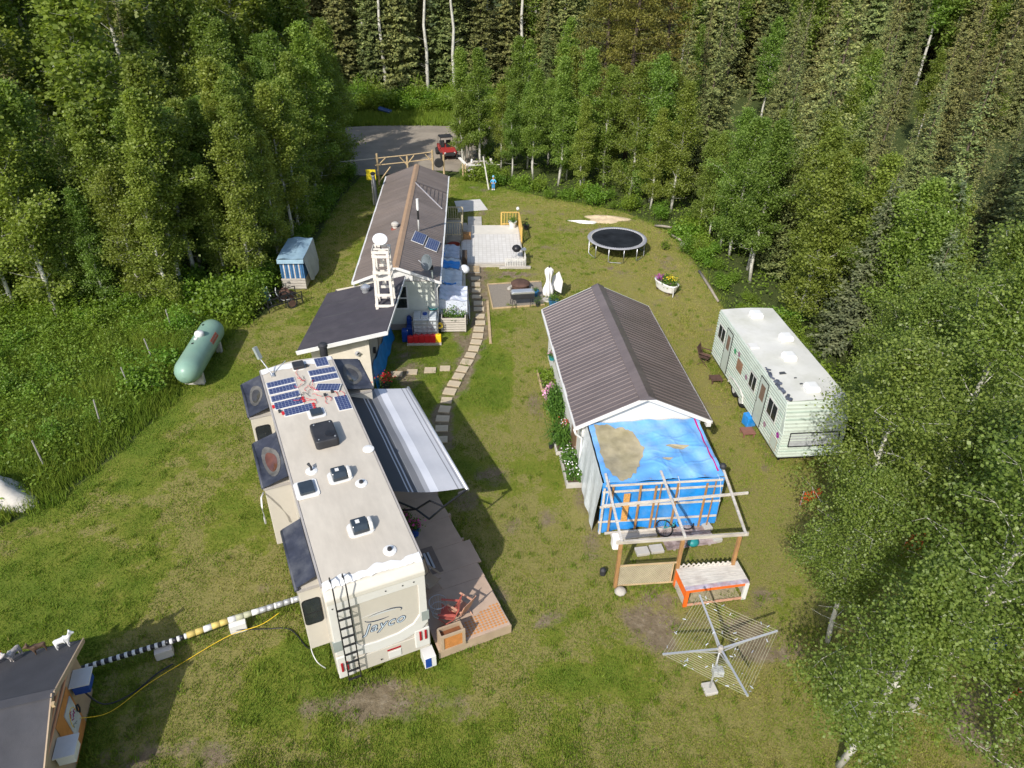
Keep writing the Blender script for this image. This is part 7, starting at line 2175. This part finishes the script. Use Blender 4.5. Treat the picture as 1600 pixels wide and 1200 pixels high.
o = cord('garden_hose', 'looped pale hose lying by the scrap heap', [(-12.3, 33.2, .6), (-12.2, 32.9, .4), (-11.9, 32.8, .1), (-11.6, 33.0, .05), (-11.4, 32.9, .05)], .025, WHITE)

# ------------------------------------------------------------------ timber gate and sign behind the home
gt = thing('timber_gateway', 'rough timber gateway with cross rails behind the mobile home', 'gateway', (0, 0, 0))
P0 = [(-10.1, 52.0), (-8.0, 52.6), (-6.2, 53.2), (-5.4, 53.4)]
for (x, y), h_ in zip(P0, (2.3, 2.0, 2.3, 1.9)):
    MB().tube([(x, y, 0), (x, y, h_)], .075, 8).build('post', WOODY, gt)
for z_ in (1.95, 1.45):
    MB().tube([(-10.3, 51.95, z_), (-8.0, 52.6, z_ + .1), (-6.1, 53.25, z_ + .2)], .038, 7).build('rail', WOODY, gt)
MB().tube([(-16, 50.4, 1.7), (-10.2, 51.98, 1.95)], .04, 6).build('long_rail', M('grey_pole', (.42, .38, .32), .8), gt)
for p_, q_ in (((-10.1, 52.0, 1.4), (-9.5, 52.2, 1.95)), ((-8.0, 52.6, 1.3), (-8.5, 52.45, 1.95)), ((-8.0, 52.6, 1.4), (-7.5, 52.75, 2.0)), ((-6.2, 53.2, 1.4), (-6.7, 53.05, 2.0)), ((-10.1, 52.0, .2), (-9.2, 52.2, 1.3))):
    MB().tube([p_, q_], .045, 6).build('brace', WOODY, gt)
sg = thing('yellow_sign', 'plain yellow board on a post behind the black stovepipe', 'sign', (-9.75, 47.6, 0))
MB().box(-.32, .32, -.02, .02, 1.75, 2.45).build('board', M('yellow_board', (.70, .55, .02), .6), sg)
MB().box(-.04, .04, .021, .07, 0, 2.4).build('post', WOODG, sg)
wl_ = MB().lathe([(.28, -.09), (.34, -.06), (.34, .06), (.28, .09)], 18).build('old_tyre', TYRE, None, (-5.75, 53.2, 1.35), (R(80), 0, R(20))); tag(wl_, 'old tyre hung on the right post of the timber gateway', 'tyre')

# ------------------------------------------------------------------ side-by-side buggy on the road
utv = thing('off_road_buggy', 'red and black off-road buggy parked on the gravel road', 'buggy', (-5.75, 59.6, .02), R(-72))
utv.scale = (.92, .92, .92)
MB().side([(-1.25, .45), (1.2, .42), (1.35, .62), (1.3, .80), (.55, 1.0), (.45, .72), (-.45, .66), (-.55, .95), (-1.25, .92)], -.62, .62).build('body', UTVR, utv, bevel=.04)
MB().side([(1.15, .44), (1.42, .46), (1.42, .70), (1.2, .78)], -.45, .45).build('front_bumper', BLKPL, utv)
MB().box(.6, 1.25, -.40, .40, .955, .985).build('hood_panel', UTVR, utv, (0, 0, 0), (0, R(9), 0))
for s in (-1, 1):
    MB().tube([(.50, s * .58, .95), (.15, s * .55, 1.72), (-.75, s * .55, 1.74), (-.95, s * .58, .9)], .03, 7).build('roll_bar', BLACK, utv)
    MB().tube([(.65, s * .60, .7), (.3, s * .62, 1.1), (-.5, s * .62, 1.0)], .025, 6).build('side_bar', UTVR, utv)
    MB().box(-.45, .05, s * .30 - .22, s * .30 + .22, .66, .80).build('seat', BLKPL, utv, bevel=.03)
    MB().box(-.55, -.42, s * .30 - .22, s * .30 + .22, .78, 1.35).build('seat_back', BLKPL, utv, bevel=.04)
    MB().lathe([(.09, 0), (.08, .03), (0, .04)], 12).build('headlight', GELW, utv, (1.36, s * .42, .68), (0, R(80), 0))
    for x in (-.95, .98):
        w = MB().lathe([(.16, -.13), (.29, -.12), (.33, -.07), (.33, .07), (.29, .12), (.16, .13)], 18).build('wheel', TYRE, utv, (x, s * .66, .33), (R(90), 0, 0))
        MB().lathe([(0, .10), (.15, .12), (.17, .13)], 12).build('rim', GREYC, w, (0, 0, 0), (0 if s < 0 else math.pi, 0, 0))
for x in (.15, -.75):
    MB().tube([(x, -.55, 1.73), (x, .55, 1.73)], .03, 6).build('cross_bar', BLACK, utv)
MB().box(-.78, .18, -.56, .56, 1.755, 1.79).build('roof_panel', BLKPL, utv)
MB().tube([(.3, .12, .98), (.18, .12, 1.06)], .02, 6).lathe([(.15, 0), (.17, .02), (.15, .03)], 14, (.15, .30, 1.06)).build('steering_wheel', BLACK, utv)

# scrap timber pile and propped pole by the wood
pile = thing('scrap_timber_pile', 'pile of whitish scrap boards under the trees beyond the lawn', 'timber pile', (-2.9, 54.8, 0))
pr2 = random.Random(12)
for k in range(26):
    a = pr2.uniform(0, 3.14); l_ = pr2.uniform(.5, 1.3)
    c = Vector((pr2.uniform(-1.2, 1.2), pr2.uniform(-.5, .5), .12 + .05 * k * .7))
    d_ = Vector((math.cos(a) * l_ / 2, math.sin(a) * l_ / 2, pr2.uniform(-.25, .25)))
    MB().beam(c - d_, c + d_, pr2.uniform(.1, .3), .03).build('board', WOODW if k % 3 else RUGW, pile)
MB().box(-1.1, 1.1, -.4, .4, 0, .15).build('bearer', WOODG, pile)
for xx in (-1.15, -.95):
    MB().beam((xx, -.5, 0), (xx, -.5, 1.0), .1).build('post', WOODY, pile)
o = MB().tube([(0, 0, 0), (-.45, 1.1, 2.1)], [.06, .05], 8).build('leaning_pole', BIRCH, None, (-1.95, 51.35, 0)); tag(o, 'white pole leaning beside the person in blue', 'pole')

# child standing by the pole
def figure():
    P = thing('person', 'person in light blue top and blue trousers standing at the far lawn edge', 'person', (-1.62, 51.35, -.01), R(180))
    def skin_mesh(name, J, E_, rad, m, parent, sub=2, root=0):
        me = bpy.data.meshes.new(name)
        me.from_pydata(J, E_, [])
        me.materials.append(m)
        o = bpy.data.objects.new(name, me); COL.objects.link(o); o.parent = parent
        o.modifiers.new('skin', 'SKIN')
        for i, sv in enumerate(me.skin_vertices[0].data):
            r_ = rad[i]
            sv.radius = r_ if isinstance(r_, tuple) else (r_, r_)
            sv.use_root = i == root
        s = o.modifiers.new('sub', 'SUBSURF'); s.levels = 1; s.render_levels = sub
        return o
    J = [(0, 0, .50), (0, 0, .62), (0, 0, .74), (0, 0, .80), (0, 0, .86), (0, .01, .93), (0, .01, 1.0)]
    E_ = [(i, i + 1) for i in range(6)]
    rad = [.075, .07, .08, .035, .06, .078, .055]
    for s in (-1, 1):
        i = len(J)
        J += [(s * .10, 0, .73), (s * .19, .02, .62), (s * .13, .10, .52), (s * .10, .13, .51), (s * .055, 0, .46), (s * .06, .005, .27), (s * .065, -.01, .05), (s * .07, .07, .02)]
        rad += [.035, .028, .022, .02, .055, .042, .03, .026]
        E_ += [(2, i), (i, i + 1), (i + 1, i + 2), (i + 2, i + 3), (0, i + 4), (i + 4, i + 5), (i + 5, i + 6), (i + 6, i + 7)]
        h = i + 3
        for k in range(4):
            J.append((s * (.085 - .008 * k), .165 - .004 * k, .505 - .012 * k)); rad.append(.006); E_.append((h, len(J) - 1))
        J.append((s * .075, .14, .53)); rad.append(.007); E_.append((i + 2, len(J) - 1))
    b_ = skin_mesh('body', J, E_, rad, SKIN, P)
    J2 = [(0, 0, .50), (0, 0, .62), (0, 0, .735), (0, 0, .79)]; E2 = [(0, 1), (1, 2), (2, 3)]; r2 = [.092, .086, .095, .045]
    for s in (-1, 1):
        i = len(J2); J2 += [(s * .105, 0, .735), (s * .192, .02, .62), (s * .15, .08, .545)]; r2 += [.047, .040, .032]; E2 += [(2, i), (i, i + 1), (i + 1, i + 2)]
    skin_mesh('shirt', J2, E2, r2, LBLUE, P)
    J3 = [(0, 0, .53), (0, 0, .48)]; E3 = [(0, 1)]; r3 = [.09, .09]
    for s in (-1, 1):
        i = len(J3); J3 += [(s * .058, 0, .43), (s * .062, .005, .26), (s * .066, -.01, .08)]; r3 += [.064, .053, .042]; E3 += [(1, i), (i, i + 1), (i + 1, i + 2)]
        MB().lathe([(0, 0), (.05, .0), (.055, .03), (.03, .07), (0, .075)], 10, sy=1.5).build('shoe', CLOTHW, P, (s * .068, .025, 0), smooth=True)
    skin_mesh('trousers', J3, E3, r3, MBLUE, P)
    MB().lathe([(.0, .10), (.05, .095), (.082, .05), (.086, 0), (.07, -.05), (.0, -.06)], 14).build('hair', M('pale_blue_cap', (.20, .45, .66), .8), P, (0, -.012, .965), smooth=True)
    MB().lathe([(.0, 0), (.014, .004), (0, .02)], 8).build('nose', SKIN, P, (0, .082, .93), (R(-90), 0, 0))
    for s in (-1, 1):
        MB().lathe([(0, -.006), (.009, 0), (0, .006)], 8).build('eye', BLACK, P, (s * .03, .076, .955))
        MB().lathe([(0, -.012), (.016, 0), (0, .012)], 8).build('ear', SKIN, P, (s * .08, .0, .94))
    MB().box(-.02, .02, .078, .084, .895, .901).build('mouth', DKRED, P)
figure()

# ------------------------------------------------------------------ orange mesh among the trees, blue bin in far bush, yard scraps
ONG = M('orange_netting', (.70, .12, .03), .6, var=.2)
for i, (x, y, w_, h_, rz, lab) in enumerate(((10.35, 18.35, .8, .5, .4, 'orange netting at the left edge of the right-hand trees'), (11.75, 18.2, .6, .6, 1.2, 'orange netting panel behind the white forked trunk'), (12.75, 16.0, .8, .9, .2, 'orange netting showing through leaves right of the forked trunk'), (13.6, 16.6, .7, .7, .9, 'orange netting farthest right among the leaves'), (12.95, 10.9, .5, .4, .5, 'orange and white plastic on the bare soil in the lower right corner'))):
    n_ = thing('safety_net', lab, 'netting', (x, y, 0), rz)
    net = MB()
    for k in range(9):
        f = k / 8
        net.beam((-w_ / 2, .04 * math.sin(f * 5), .05 + f * h_), (w_ / 2, .06 * math.cos(f * 4), .05 + f * h_), .012, .05)
        net.beam((-w_ / 2 + w_ * f, 0.01, .03), (-w_ / 2 + w_ * f, .02, h_ + .05), .05, .01, (0, 1, 0))
    tag(net.build('mesh_strands', ONG, n_), kind='stuff')
    MB().beam((-w_ / 2, 0, 0), (-w_ / 2, 0, h_ + .15), .035).build('stake', WOODG, n_)
    MB().beam((w_ / 2, 0, 0), (w_ / 2, 0, h_ + .15), .035).build('stake', WOODG, n_)
o = MB().box(-.7, .7, -.25, .25, .2, .5).build('blue_canoe', M('dark_blue_plastic', (.02, .05, .14), .4), None, (-13.1, 73.6, .25), (R(20), R(12), R(-12)), bevel=.15, seg=3); tag(o, 'dark blue plastic boat half hidden in the bushes beyond the road', 'boat')
o = MB().box(-.5, .5, -.3, .3, 0, .4).build('blue_tub', BLUEP, None, (13.2, 12.6, 0), (0, 0, .3), bevel=.06); tag(o, 'blue plastic tub under the leaning white trunk', 'tub')
red_ = flower_pot('flower_pot', 'pot of crimson flowers at the corner of the annex', (-5.35, 25.05, 0), .22, .30, BLKPL, LEAF_G, [FRED, FRED], 41, .34, 300)
